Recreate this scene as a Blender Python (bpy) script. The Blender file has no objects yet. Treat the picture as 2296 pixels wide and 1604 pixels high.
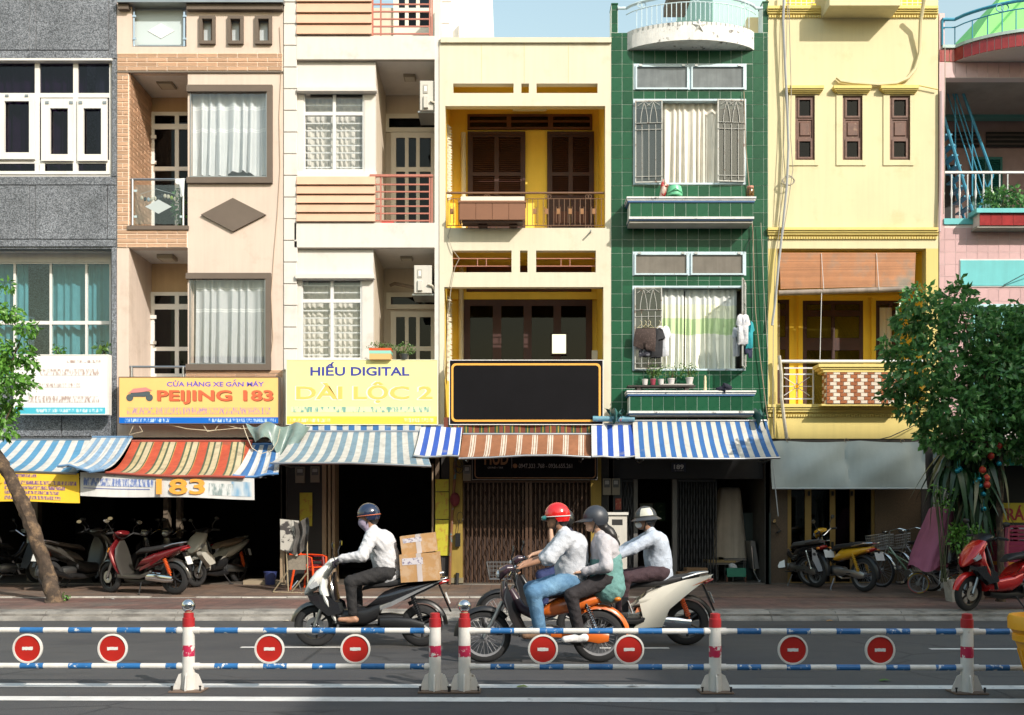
import bpy, math, random
import numpy as np
from mathutils import Vector, Matrix, noise as mnoise
random.seed(7)
R = math.radians
sc = bpy.context.scene
COL = sc.collection

# ------------------------------------------------------------------ camera
K, CX, CV, EYE, F = 2232.0, 1148.0, 1157.0, 1.57, 19.75   # focal (px of a 2296 px wide view), principal point, eye height, facade distance
cam = bpy.data.objects.new('camera', bpy.data.cameras.new('camera'))
COL.objects.link(cam)
cam.location = (0, 0, EYE); cam.rotation_euler = (R(90), 0, 0)
cam.data.sensor_width = 36.0; cam.data.lens = 36.0 * K / 2296.0
cam.data.shift_y = (CV - 802.0) / 2296.0
cam.data.clip_end = 600; cam.data.clip_start = .05
sc.camera = cam

# ------------------------------------------------------------------ light
SUNV = Vector((-0.88, 1.0, -0.92)).normalized()            # direction the light travels
sun = bpy.data.objects.new('sun', bpy.data.lights.new('sun', 'SUN'))
COL.objects.link(sun)
sun.data.energy = 3.35; sun.data.angle = R(.55); sun.data.color = (1.0, .93, .84)
sun.rotation_euler = SUNV.to_track_quat('-Z', 'Y').to_euler()
sun.location = (20, -20, 40)
w = bpy.data.worlds.new('World'); sc.world = w; w.use_nodes = True
wn = w.node_tree.nodes; wl = w.node_tree.links
sky = wn.new('ShaderNodeTexSky'); sky.sky_type = 'NISHITA'; sky.sun_disc = False
sky.sun_elevation = math.asin(-SUNV.z); sky.sun_rotation = math.atan2(-SUNV.x, -SUNV.y)
sky.air_density = 2.4; sky.dust_density = 2.4; sky.ozone_density = 1.6; sky.altitude = 0
wl.new(sky.outputs[0], wn['Background'].inputs[0]); wn['Background'].inputs[1].default_value = .15
sc.view_settings.view_transform = 'Standard'; sc.view_settings.look = 'None'
sc.view_settings.exposure = 0.66; sc.view_settings.gamma = 1.0; sc.view_settings.use_curve_mapping = False
sc.render.engine = 'CYCLES'
sc.cycles.use_denoising = True
sc.cycles.max_bounces = 8; sc.cycles.diffuse_bounces = 6; sc.cycles.glossy_bounces = 3
sc.cycles.transparent_max_bounces = 12; sc.cycles.transmission_bounces = 4
sc.cycles.caustics_reflective = False; sc.cycles.caustics_refractive = False
sc.cycles.sample_clamp_indirect = 6

# ------------------------------------------------------------------ pixel <-> metre at a known distance
def X(u, y=F): return (u - CX) * y / K
def Z(v, y=F): return EYE + (CV - v) * y / K
SC = F / K

# ------------------------------------------------------------------ objects
ORG = {}
def tag(o, label=None, cat=None, group=None, kind=None):
    if label: o['label'] = label
    if cat: o['category'] = cat
    if group: o['group'] = group
    if kind: o['kind'] = kind
    return o
def thing(name, label, cat, loc=(0, 0, 0), rz=0, group=None, local=False):
    o = bpy.data.objects.new(name, None); COL.objects.link(o)
    o.empty_display_size = .2
    o.location = loc; o.rotation_euler = (0, 0, rz)
    ORG[o] = Vector((0, 0, 0)) if local else Vector(loc)
    return tag(o, label, cat, group)
def copy_tree(o, parent=None):
    c = o.copy(); COL.objects.link(c); c.parent = parent
    for ch in list(o.children): copy_tree(ch, c)
    return c

class MB:
    def __init__(s): s.v = []; s.f = []; s.m = []; s.mi = 0
    def add(s, vs, fs):
        n = len(s.v); s.v += [tuple(p) for p in vs]
        s.f += [tuple(i + n for i in f) for f in fs]; s.m += [s.mi] * len(fs)
        return s
    def box(s, x0, y0, z0, x1, y1, z1):
        if x0 > x1: x0, x1 = x1, x0
        if y0 > y1: y0, y1 = y1, y0
        if z0 > z1: z0, z1 = z1, z0
        return s.add([(x0,y0,z0),(x1,y0,z0),(x1,y1,z0),(x0,y1,z0),(x0,y0,z1),(x1,y0,z1),(x1,y1,z1),(x0,y1,z1)],
              [(0,3,2,1),(4,5,6,7),(0,1,5,4),(1,2,6,5),(2,3,7,6),(3,0,4,7)])
    def cbox(s, x0, y0, z0, x1, y1, z1, c):            # front (low y) edges chamfered
        a = [(x0,y0+c,z0),(x1,y0+c,z0),(x1,y0+c,z1),(x0,y0+c,z1)]
        b = [(x0+c,y0,z0+c),(x1-c,y0,z0+c),(x1-c,y0,z1-c),(x0+c,y0,z1-c)]
        d = [(x0,y1,z0),(x1,y1,z0),(x1,y1,z1),(x0,y1,z1)]
        return s.add(a+b+d, [(4,5,6,7),(0,1,5,4),(1,2,6,5),(2,3,7,6),(3,0,4,7),(8,9,1,0),(9,10,2,1),(10,11,3,2),(11,8,0,3),(11,10,9,8)])
    def pb(s, u0, v0, u1, v1, y0=F, d=.05, c=0):       # box whose front face fills a pixel rectangle at distance y0
        a = (X(u0, y0), y0, Z(v1, y0), X(u1, y0), y0 + d, Z(v0, y0))
        return s.cbox(*a, c) if c else s.box(*a)
    def prism(s, poly, y0, y1, sc1=1.0):               # (x,z) polygon extruded along y
        n = len(poly)
        cx = sum(p[0] for p in poly)/n; cz = sum(p[1] for p in poly)/n
        A = [(p[0], y0, p[1]) for p in poly]
        B = [(cx+(p[0]-cx)*sc1, y1, cz+(p[1]-cz)*sc1) for p in poly]
        return s.add(A+B, [tuple(range(n-1, -1, -1)), tuple(range(n, 2*n))] + [(i, (i+1) % n, n+(i+1) % n, n+i) for i in range(n)])
    def prismz(s, poly, z0, z1):
        n = len(poly)
        return s.add([(p[0], p[1], z0) for p in poly]+[(p[0], p[1], z1) for p in poly],
              [tuple(range(n-1, -1, -1)), tuple(range(n, 2*n))] + [(i, (i+1) % n, n+(i+1) % n, n+i) for i in range(n)])
    def tube(s, pts, r, n=8, closed=False, cap=True, flat=1.0):
        pts = [Vector(p) for p in pts]; m = len(pts)
        rs = r if isinstance(r, (list, tuple)) else [r]*m
        vs = []; up = None
        for i, p in enumerate(pts):
            if closed: t = pts[(i+1) % m] - pts[i-1]
            else: t = pts[min(i+1, m-1)] - pts[max(i-1, 0)]
            if t.length < 1e-9: t = Vector((0, 0, 1))
            t.normalize()
            if up is None:
                up = Vector((0, 0, 1)) if abs(t.z) < .9 else Vector((1, 0, 0))
            a = t.cross(up)
            if a.length < 1e-4: a = t.orthogonal()
            a.normalize(); b = a.cross(t); b.normalize(); up = b
            for k in range(n):
                an = 2*math.pi*k/n
                vs.append(p + a*math.cos(an)*rs[i] + b*math.sin(an)*rs[i]*flat)
        fs = []
        for i in range(m if closed else m-1):
            j = (i+1) % m
            for k in range(n):
                l = (k+1) % n
                fs.append((i*n+k, i*n+l, j*n+l, j*n+k))
        if cap and not closed:
            fs.append(tuple(range(n-1, -1, -1))); fs.append(tuple((m-1)*n+k for k in range(n)))
        return s.add(vs, fs)
    def lathe(s, prof, c=(0, 0, 0), axis='z', n=20, cap=True, a0=0, a1=2*math.pi):
        vs = []; fs = []; full = abs(a1-a0-2*math.pi) < 1e-6
        nn = n if full else n+1
        for (r, h) in prof:
            for k in range(nn):
                a = a0+(a1-a0)*k/n; x, y = r*math.cos(a), r*math.sin(a)
                q = (x, y, h) if axis == 'z' else ((x, h, y) if axis == 'y' else (h, x, y))
                vs.append((c[0]+q[0], c[1]+q[1], c[2]+q[2]))
        for i in range(len(prof)-1):
            for k in range(n):
                l = (k+1) % nn
                fs.append((i*nn+k, i*nn+l, (i+1)*nn+l, (i+1)*nn+k))
        if cap and full:
            fs.append(tuple(range(n-1, -1, -1))); fs.append(tuple((len(prof)-1)*n+k for k in range(n)))
        return s.add(vs, fs)
    def ball(s, c, rx, ry=None, rz=None, n=16, m=10, p=None):
        ry = rx if ry is None else ry; rz = rx if rz is None else rz
        vs = []; fs = []
        for i in range(m+1):
            th = math.pi*i/m
            for k in range(n):
                a = 2*math.pi*k/n
                vs.append((c[0]+rx*math.sin(th)*math.cos(a), c[1]+ry*math.sin(th)*math.sin(a), c[2]+rz*math.cos(th)))
        for i in range(m):
            for k in range(n):
                l = (k+1) % n
                fs.append((i*n+k, (i+1)*n+k, (i+1)*n+l, i*n+l))
        return s.add(vs, fs)
    def grid(s, fn, nu, nv, thick=0):
        vs = [fn(i/nu, j/nv) for j in range(nv+1) for i in range(nu+1)]
        fs = [(j*(nu+1)+i, j*(nu+1)+i+1, (j+1)*(nu+1)+i+1, (j+1)*(nu+1)+i) for j in range(nv) for i in range(nu)]
        return s.add(vs, fs)
    def xf(s, mat, i0=0):
        for i in range(i0, len(s.v)): s.v[i] = tuple(mat @ Vector(s.v[i]))
        return s
    def build(s, name, mat, parent=None, smooth=False, loc=None, angle=None):
        off = ORG.get(parent, Vector((0, 0, 0))) if parent else Vector(loc or (0, 0, 0))
        me = bpy.data.meshes.new(name)
        me.from_pydata([(p[0]-off[0], p[1]-off[1], p[2]-off[2]) for p in s.v], [], s.f)
        ms = mat if isinstance(mat, (list, tuple)) else [mat]
        for m_ in ms: me.materials.append(m_)
        if len(ms) > 1: me.polygons.foreach_set('material_index', s.m)
        if smooth:
            me.polygons.foreach_set('use_smooth', [True]*len(me.polygons))
            if angle is not None or smooth is True:
                try: me.set_sharp_from_angle(angle=R(angle or 40))
                except Exception: pass
        me.validate(); me.update()
        o = bpy.data.objects.new(name, me); COL.objects.link(o)
        if parent: o.parent = parent; ORG[o] = off
        else:
            o.location = off; ORG[o] = Vector(off)
        return o

def part(parent, name, mat, *rects, c=0):
    m = MB()
    for r in rects: m.pb(*r, c=c)
    return m.build(name, mat, parent)
def inst(name, mesh_obj, parent, loc, rot=(0, 0, 0), scale=(1, 1, 1), mat=None):
    o = bpy.data.objects.new(name, mesh_obj if isinstance(mesh_obj, bpy.types.Mesh) else mesh_obj.data)
    COL.objects.link(o); o.parent = parent
    off = ORG.get(parent, Vector((0, 0, 0)))
    o.location = Vector(loc) - off; o.rotation_euler = rot; o.scale = scale
    ORG[o] = off
    if mat:
        o.material_slots[0].link = 'OBJECT'; o.material_slots[0].material = mat
    return o
def mesh_of(mb, name, mat):
    me = bpy.data.meshes.new(name); me.from_pydata(mb.v, [], mb.f)
    me.materials.append(mat); me.validate(); me.update(); return me
def wallholes(parent, name, mat, u0, v0, u1, v1, holes, y=F, th=.2):
    """one wall slab with rectangular openings (pixel rectangles at distance y)"""
    xs = sorted({X(u0, y), X(u1, y)} | {X(h[0], y) for h in holes} | {X(h[2], y) for h in holes})
    zs = sorted({Z(v0, y), Z(v1, y)} | {Z(h[1], y) for h in holes} | {Z(h[3], y) for h in holes})
    xs = [x for x in xs if X(u0, y)-1e-6 <= x <= X(u1, y)+1e-6]; zs = [z for z in zs if Z(v1, y)-1e-6 <= z <= Z(v0, y)+1e-6]
    H = [(X(h[0], y), Z(h[3], y), X(h[2], y), Z(h[1], y)) for h in holes]
    def solid(i, j):
        if not (0 <= i < len(xs)-1 and 0 <= j < len(zs)-1): return False
        cx, cz = (xs[i]+xs[i+1])/2, (zs[j]+zs[j+1])/2
        return not any(a < cx < c and b < cz < d for a, b, c, d in H)
    m = MB(); y2 = y+th
    for i in range(len(xs)-1):
        for j in range(len(zs)-1):
            if not solid(i, j): continue
            a, b, c, d = xs[i], xs[i+1], zs[j], zs[j+1]
            m.add([(a,y,c),(b,y,c),(b,y,d),(a,y,d)], [(0,1,2,3)])
            m.add([(a,y2,c),(b,y2,c),(b,y2,d),(a,y2,d)], [(3,2,1,0)])
            if not solid(i-1, j): m.add([(a,y,c),(a,y,d),(a,y2,d),(a,y2,c)], [(0,1,2,3)])
            if not solid(i+1, j): m.add([(b,y,c),(b,y2,c),(b,y2,d),(b,y,d)], [(0,1,2,3)])
            if not solid(i, j-1): m.add([(a,y,c),(a,y2,c),(b,y2,c),(b,y,c)], [(0,1,2,3)])
            if not solid(i, j+1): m.add([(a,y,d),(b,y,d),(b,y2,d),(a,y2,d)], [(0,1,2,3)])
    return m.build(name, mat, parent)
def window(parent, u0, v0, u1, v1, mat, pane, us=(), vs=(), y=F, fr=6, d=.08, name='window', panes=True, inset=.03):
    """frame with mullions / transoms given as pixel intervals; one pane per light as sub-part"""
    m = MB()
    m.pb(u0, v0, u0+fr, v1, y, d); m.pb(u1-fr, v0, u1, v1, y, d)
    e = .0015
    m.pb(u0+fr, v0, u1-fr, v0+fr, y+e, d-2*e); m.pb(u0+fr, v1-fr, u1-fr, v1, y+e, d-2*e)
    for a, b in vs: m.pb(u0+fr, a, u1-fr, b, y+e*2, d-4*e)
    cu = [u0+fr]+[q for t in us for q in t]+[u1-fr]; cv = [v0+fr]+[q for t in vs for q in t]+[v1-fr]
    for a, b in us:
        for j in range(0, len(cv), 2): m.pb(a, cv[j], b, cv[j+1], y+e*3, d-6*e)
    f = m.build(name, mat, parent)
    if panes:
        for i in range(0, len(cu), 2):
            for j in range(0, len(cv), 2):
                part(f, 'pane', pane, (cu[i], cv[j], cu[i+1], cv[j+1], y+inset, .006))
    return f
def text(parent, name, s, u0, v0, u1, v1, mat, y, bold=.025):
    cu = bpy.data.curves.new(name, 'FONT'); cu.body = s; cu.offset = bold
    cu.resolution_u = 3
    o = bpy.data.objects.new(name, cu); COL.objects.link(o)
    dg = bpy.context.evaluated_depsgraph_get()
    me = bpy.data.meshes.new_from_object(o.evaluated_get(dg))
    bpy.data.objects.remove(o); bpy.data.curves.remove(cu)
    vs = [Vector(q.co) for q in me.vertices]
    if not vs: return None
    a, b = min(q.x for q in vs), max(q.x for q in vs); c, d = min(q.y for q in vs), max(q.y for q in vs)
    x0, x1, z0, z1 = X(u0, y), X(u1, y), Z(v1, y), Z(v0, y)
    off = ORG.get(parent, Vector((0, 0, 0)))
    for q in me.vertices:
        x, z = q.co.x, q.co.y
        q.co = Vector((x0+(x-a)/(b-a)*(x1-x0), y, z0+(z-c)/(d-c)*(z1-z0)))-off
    me.name = name; me.materials.clear(); me.materials.append(mat)
    ob = bpy.data.objects.new(name, me); COL.objects.link(ob); ob.parent = parent; ORG[ob] = off
    return ob

# ------------------------------------------------------------------ materials
MATS = {}
def _nt(name):
    m = bpy.data.materials.new(name); m.use_nodes = True
    return m, m.node_tree.nodes, m.node_tree.links, m.node_tree.nodes['Principled BSDF']
def noise_n(N, L, co, scale, detail=4, rough=.6, sc3=None):
    n = N.new('ShaderNodeTexNoise'); n.inputs['Scale'].default_value = scale
    n.inputs['Detail'].default_value = detail; n.inputs['Roughness'].default_value = rough
    if sc3:
        mp = N.new('ShaderNodeMapping'); mp.inputs['Scale'].default_value = sc3
        L.new(co, mp.inputs[0]); L.new(mp.outputs[0], n.inputs[0])
    else: L.new(co, n.inputs[0])
    return n.outputs[0]
def rng(N, L, src, a, b, c, d):
    n = N.new('ShaderNodeMapRange'); n.inputs[1].default_value = a; n.inputs[2].default_value = b
    n.inputs[3].default_value = c; n.inputs[4].default_value = d; L.new(src, n.inputs[0]); return n.outputs[0]
def mixc(N, L, fac, a, b, mode='MIX'):
    n = N.new('ShaderNodeMix'); n.data_type = 'RGBA'; n.blend_type = mode
    for s, k in ((fac, 0), (a, 6), (b, 7)):
        if isinstance(s, (int, float)): n.inputs[k].default_value = s
        elif isinstance(s, tuple): n.inputs[k].default_value = (*s[:3], 1)
        else: L.new(s, n.inputs[k])
    return n.outputs[2]
def M(name, col, rough=.6, metal=0, var=.0, vs=2.5, streak=0, bump=0, bs=40, rnd=0, col2=None, c2s=3, c2r=(.5, .62), coat=0, spec=.5, stripes=None, per=.3, ax=0, wob=0, alpha=None, rvar=0, sheen=0, fine=0, trl=0, bd=.01):
    """general procedural surface: base colour (or stripes across an axis) + stains + streaks + fine speckle + bump"""
    if name in MATS: return MATS[name]
    m, N, L, P = _nt(name); MATS[name] = m
    tc = N.new('ShaderNodeTexCoord').outputs['Object']
    P.inputs['Roughness'].default_value = rough; P.inputs['Metallic'].default_value = metal
    P.inputs['Specular IOR Level'].default_value = spec
    if coat: P.inputs['Coat Weight'].default_value = coat; P.inputs['Coat Roughness'].default_value = .08
    if sheen: P.inputs['Sheen Weight'].default_value = sheen
    c = tuple(col)
    if stripes:
        if ax == 'fab':
            at = N.new('ShaderNodeAttribute'); at.attribute_name = 'fab'; q = at.outputs['Fac']
        else:
            sx = N.new('ShaderNodeSeparateXYZ'); L.new(tc, sx.inputs[0]); q = sx.outputs[ax]
        if wob:
            ns = noise_n(N, L, tc, 2.0, 2); ad = N.new('ShaderNodeMath'); ad.operation = 'MULTIPLY_ADD'
            L.new(ns, ad.inputs[0]); ad.inputs[1].default_value = wob; L.new(q, ad.inputs[2]); q = ad.outputs[0]
        dv = N.new('ShaderNodeMath'); dv.operation = 'DIVIDE'; L.new(q, dv.inputs[0]); dv.inputs[1].default_value = per
        fr = N.new('ShaderNodeMath'); fr.operation = 'FLOORED_MODULO'; L.new(dv.outputs[0], fr.inputs[0]); fr.inputs[1].default_value = 1
        cr = N.new('ShaderNodeValToRGB'); cr.color_ramp.interpolation = 'CONSTANT'; L.new(fr.outputs[0], cr.inputs[0])
        e = cr.color_ramp.elements; e[0].position = stripes[0][0]; e[0].color = (*stripes[0][1], 1)
        e[1].position = stripes[1][0]; e[1].color = (*stripes[1][1], 1)
        for p_, c_ in stripes[2:]:
            k = e.new(p_); k.color = (*c_, 1)
        c = cr.outputs[0]
    if col2:
        n = noise_n(N, L, tc, c2s, 6, .65)
        c = mixc(N, L, rng(N, L, n, c2r[0], c2r[1], 0, 1), c, col2)
    if var:
        n = noise_n(N, L, tc, vs, 5, .6)
        v = rng(N, L, n, .25, .75, 1-var, 1+var*.6)
        g = N.new('ShaderNodeCombineColor'); [L.new(v, g.inputs[i]) for i in range(3)]
        c = mixc(N, L, 1.0, c, g.outputs[0], 'MULTIPLY')
    if streak:
        n = noise_n(N, L, tc, 1.0, 5, .7, (7, 7, .35))
        v = rng(N, L, n, .42, .72, 1, 1-streak)
        g = N.new('ShaderNodeCombineColor'); [L.new(v, g.inputs[i]) for i in range(3)]
        c = mixc(N, L, 1.0, c, g.outputs[0], 'MULTIPLY')
    if fine:
        n = noise_n(N, L, tc, 130, 3, .7)
        v = rng(N, L, n, .3, .7, 1-fine, 1+fine)
        g = N.new('ShaderNodeCombineColor'); [L.new(v, g.inputs[i]) for i in range(3)]
        c = mixc(N, L, 1.0, c, g.outputs[0], 'MULTIPLY')
    if rnd:
        oi = N.new('ShaderNodeObjectInfo'); v = rng(N, L, oi.outputs['Random'], 0, 1, 1-rnd, 1+rnd)
        g = N.new('ShaderNodeCombineColor'); [L.new(v, g.inputs[i]) for i in range(3)]
        c = mixc(N, L, 1.0, c, g.outputs[0], 'MULTIPLY')
    if isinstance(c, tuple): P.inputs['Base Color'].default_value = (*c[:3], 1)
    else: L.new(c, P.inputs['Base Color'])
    if rvar:
        n = noise_n(N, L, tc, 6, 4); L.new(rng(N, L, n, .3, .7, max(.02, rough-rvar), min(1, rough+rvar)), P.inputs['Roughness'])
    if bump:
        n = noise_n(N, L, tc, bs, 4, .6); b = N.new('ShaderNodeBump')
        b.inputs['Strength'].default_value = bump; b.inputs['Distance'].default_value = bd
        L.new(n, b.inputs['Height']); L.new(b.outputs[0], P.inputs['Normal'])
    if trl:
        T = N.new('ShaderNodeBsdfTranslucent')
        if isinstance(c, tuple): T.inputs[0].default_value = (*c[:3], 1)
        else: L.new(c, T.inputs[0])
        mx = N.new('ShaderNodeMixShader'); mx.inputs[0].default_value = trl
        L.new(P.outputs[0], mx.inputs[1]); L.new(T.outputs[0], mx.inputs[2]); L.new(mx.outputs[0], N['Material Output'].inputs[0])
    return m
def GLASS(name, tint=(.9, .95, .97), refl=.12, rough=.02):
    if name in MATS: return MATS[name]
    m, N, L, P = _nt(name); MATS[name] = m; N.remove(P)
    t = N.new('ShaderNodeBsdfTransparent'); t.inputs[0].default_value = (*tint, 1)
    g = N.new('ShaderNodeBsdfGlossy'); g.inputs['Roughness'].default_value = rough
    fz = N.new('ShaderNodeLayerWeight'); fz.inputs[0].default_value = .5
    pw = N.new('ShaderNodeMath'); pw.operation = 'POWER'; L.new(fz.outputs['Facing'], pw.inputs[0]); pw.inputs[1].default_value = 4
    ad = N.new('ShaderNodeMath'); ad.operation = 'MULTIPLY_ADD'; ad.use_clamp = True; L.new(pw.outputs[0], ad.inputs[0]); ad.inputs[1].default_value = .7; ad.inputs[2].default_value = refl*.6
    mx = N.new('ShaderNodeMixShader'); L.new(ad.outputs[0], mx.inputs[0]); L.new(t.outputs[0], mx.inputs[1]); L.new(g.outputs[0], mx.inputs[2])
    L.new(mx.outputs[0], N['Material Output'].inputs[0]); return m

white = M('white_paint', (.68, .67, .65), .45, var=.06, streak=.10)
whitem = M('white_metal', (.66, .67, .67), .35, var=.05, streak=.12)
chrome = M('chrome', (.75, .76, .78), .12, 1)
steel = M('steel', (.42, .43, .44), .38, 1, var=.15)
black = M('black_plastic', (.012, .012, .013), .38)
blackm = M('black_matte', (.018, .017, .017), .75)
rubber = M('rubber', (.016, .016, .017), .8, bump=.2, bs=80, var=.2)
glass = GLASS('clear_glass', (.965, .97, .97), .09)
dglass = GLASS('dark_glass', (.16, .17, .19), .035)
wire = M('cable', (.33, .30, .24), .6)
wired = M('dark_cable', (.03, .03, .03), .5)

# ------------------------------------------------------------------ ground
def asphalt():
    m, N, L, P = _nt('asphalt')
    tc = N.new('ShaderNodeTexCoord').outputs['Object']
    big = noise_n(N, L, tc, .35, 5, .6); mid = noise_n(N, L, tc, 2.2, 5, .7, (.35, 1.6, 1)); fin = noise_n(N, L, tc, 95, 3, .8)
    c = mixc(N, L, rng(N, L, big, .35, .65, 0, 1), (.042, .042, .046), (.066, .064, .063))
    c = mixc(N, L, rng(N, L, mid, .5, .75, 0, .5), c, (.088, .082, .077))
    pt_ = noise_n(N, L, tc, .9, 3, .5, (.5, 2.2, 1)); c = mixc(N, L, rng(N, L, pt_, .60, .64, 0, .45), c, (.030, .030, .033))
    vo = N.new('ShaderNodeTexVoronoi'); vo.feature = 'DISTANCE_TO_EDGE'; vo.inputs['Scale'].default_value = .55; L.new(mixc(N, L, .16, tc, noise_n(N, L, tc, 3, 4)), vo.inputs[0])
    ck = N.new('ShaderNodeMath'); ck.operation = 'MULTIPLY'; L.new(rng(N, L, vo.outputs[0], .0, .012, 1, 0), ck.inputs[0]); L.new(rng(N, L, big, .48, .56, 0, .8), ck.inputs[1]); c = mixc(N, L, ck.outputs[0], c, (.014, .014, .014))
    v = rng(N, L, fin, .25, .75, .45, 1.6); g = N.new('ShaderNodeCombineColor'); [L.new(v, g.inputs[i]) for i in range(3)]
    c = mixc(N, L, 1., c, g.outputs[0], 'MULTIPLY')
    L.new(c, P.inputs['Base Color']); P.inputs['Roughness'].default_value = .78
    b = N.new('ShaderNodeBump'); b.inputs['Strength'].default_value = .6; b.inputs['Distance'].default_value = .012
    L.new(fin, b.inputs['Height']); L.new(b.outputs[0], P.inputs['Normal'])
    return m
def paving(name, a, b_, px, py, mortar, rot=0, bump=.5):
    m, N, L, P = _nt(name)
    tc = N.new('ShaderNodeTexCoord').outputs['Object']
    br = N.new('ShaderNodeTexBrick'); br.offset = 0; br.inputs['Scale'].default_value = 1
    br.inputs['Brick Width'].default_value = px; br.inputs['Row Height'].default_value = py; br.inputs['Mortar Size'].default_value = .006
    br.inputs['Mortar Smooth'].default_value = .3
    br.inputs['Color1'].default_value = (*a, 1); br.inputs['Color2'].default_value = (*b_, 1); br.inputs['Mortar'].default_value = (*mortar, 1)
    L.new(tc, br.inputs[0])
    n = noise_n(N, L, tc, 1.3, 6, .7); n2 = noise_n(N, L, tc, 60, 3, .7); n3 = noise_n(N, L, tc, .5, 4, .6, (1, 2.5, 1))
    c = mixc(N, L, rng(N, L, n, .42, .66, 0, .75), br.outputs[0], (.06, .052, .046))
    c = mixc(N, L, rng(N, L, n3, .5, .75, 0, .6), c, (.20, .175, .15))
    v = rng(N, L, n2, .25, .75, .6, 1.4); g = N.new('ShaderNodeCombineColor'); [L.new(v, g.inputs[i]) for i in range(3)]
    c = mixc(N, L, 1., c, g.outputs[0], 'MULTIPLY')
    L.new(c, P.inputs['Base Color'])
    L.new(rng(N, L, n, .3, .7, .45, .85), P.inputs['Roughness'])
    b = N.new('ShaderNodeBump'); b.inputs['Strength'].default_value = bump; b.inputs['Distance'].default_value = .01
    ad = N.new('ShaderNodeMath'); ad.operation = 'MULTIPLY_ADD'; L.new(br.outputs['Fac'], ad.inputs[0]); ad.inputs[1].default_value = -1.5; L.new(n2, ad.inputs[2])
    L.new(ad.outputs[0], b.inputs['Height']); L.new(b.outputs[0], P.inputs['Normal'])
    return m
concrete = M('concrete', (.26, .245, .22), .85, var=.25, vs=3, fine=.25, bump=.5, bs=60, col2=(.12, .11, .10), c2s=2.2, c2r=(.5, .7))
m = MB(); m.add([(-160, -60, 0), (160, -60, 0), (160, 14.9, 0), (-160, 14.9, 0)], [(0, 1, 2, 3)])
tag(m.build('road', asphalt()), kind='structure')
m = MB(); m.add([(-300, -300, -.03), (300, -300, -.03), (300, 400, -.03), (-300, 400, -.03)], [(0, 1, 2, 3)])
tag(m.build('ground', concrete), kind='structure')
# kerb stones: each a piece of its own under the kerb
kerb = tag(MB().box(-60, 14.96, -.02, 60, 15.42, .095).build('kerb', concrete), kind='structure')
kp = [(14.88, -.01), (14.90, .022), (15.05, .118), (15.08, .124), (15.44, .127), (15.44, -.01)]
rk = random.Random(3)
x = -13.0; kpool = []
for t in range(3):
    mm = MB(); L_ = .985
    mm.v = [(xx, y+rk.uniform(-.004, .004), z+rk.uniform(-.003, .003)) for xx in (0, L_) for y, z in kp]
    n_ = len(kp); mm.f = [tuple(range(n_)), tuple(range(2*n_-1, n_-1, -1))]+[(i, n_+i, n_+(i+1) % n_, (i+1) % n_) for i in range(n_)]
    kpool.append(mesh_of(mm, 'kerb_stone', M('kerb_concrete', (.25, .235, .21), .88, var=.3, vs=2.5, fine=.3, bump=.6, bs=50, rnd=.12, col2=(.10, .092, .082), c2s=1.6, c2r=(.52, .68))))
while x < 13:
    inst('kerb_stone', kpool[rk.randrange(3)], kerb, (x, rk.uniform(-.006, .006), rk.uniform(-.004, .004))); x += .994
# sidewalk, front strip and the slightly raised inner strip
pav = paving('pavement_tiles', (.145, .080, .066), (.185, .102, .084), .30, .30, (.05, .045, .04))
pav2 = paving('forecourt_tiles', (.15, .098, .072), (.19, .125, .09), .40, .40, (.06, .05, .045))
tag(MB().add([(-60, 15.40, .128), (60, 15.40, .128), (60, 17.32, .150), (-60, 17.32, .150)], [(0, 1, 2, 3)]).build('sidewalk', pav), kind='structure')
tag(MB().add([(-60, 17.30, .164), (60, 17.30, .164), (60, 19.9, .214), (-60, 19.9, .214), (-60, 17.30, .12), (60, 17.30, .12)], [(0, 1, 2, 3), (4, 5, 1, 0)]).build('forecourt', pav2), kind='structure')
edge = tag(MB().box(-11, 17.22, .10, 2.4, 17.30, .158).build('kerb', concrete), kind='structure')
x = -11; em = mesh_of(MB().cbox(0, 17.20, .11, .78, 17.32, .172, .012), 'kerb_stone', M('edge_concrete', (.36, .34, .30), .85, var=.35, vs=4, fine=.25, rnd=.15, bump=.5, col2=(.13, .12, .10), c2s=3, c2r=(.5, .68)))
while x < 2.3:
    if rk.random() > .1: inst('kerb_stone', em, edge, (x, rk.uniform(-.008, .008), rk.uniform(-.006, .003)))
    x += .79
# painted lines run very slightly askew, with the barrier between them
SK = -.014
def BY(x): return 8.92+SK*(x+3.0)
linepaint = M('road_paint', (.62, .61, .58), .7, var=.2, vs=5, fine=.12, col2=(.22, .21, .20), c2s=9, c2r=(.60, .70), bump=.2)
for i, (a, b) in enumerate(((9.10, 9.30), (8.43, 8.63))):
    a -= 8.92; b -= 8.92
    tag(MB().add([(-30, BY(-30)+a, .004), (30, BY(30)+a, .004), (30, BY(30)+b, .004), (-30, BY(-30)+b, .004)], [(0, 1, 2, 3)]).build('lane_line', linepaint), kind='structure')
for a, b, yy in ((540, 770, 11.87), (1345, 1500, 11.80), (2085, 2320, 11.72), (-420, -180, 11.9)):
    tag(MB().add([(X(a, yy), yy-.05, .004), (X(b, yy), yy-.05, .004), (X(b, yy), yy+.05, .004), (X(a, yy), yy+.05, .004)], [(0, 1, 2, 3)]).build('lane_dash', linepaint), kind='structure')

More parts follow.
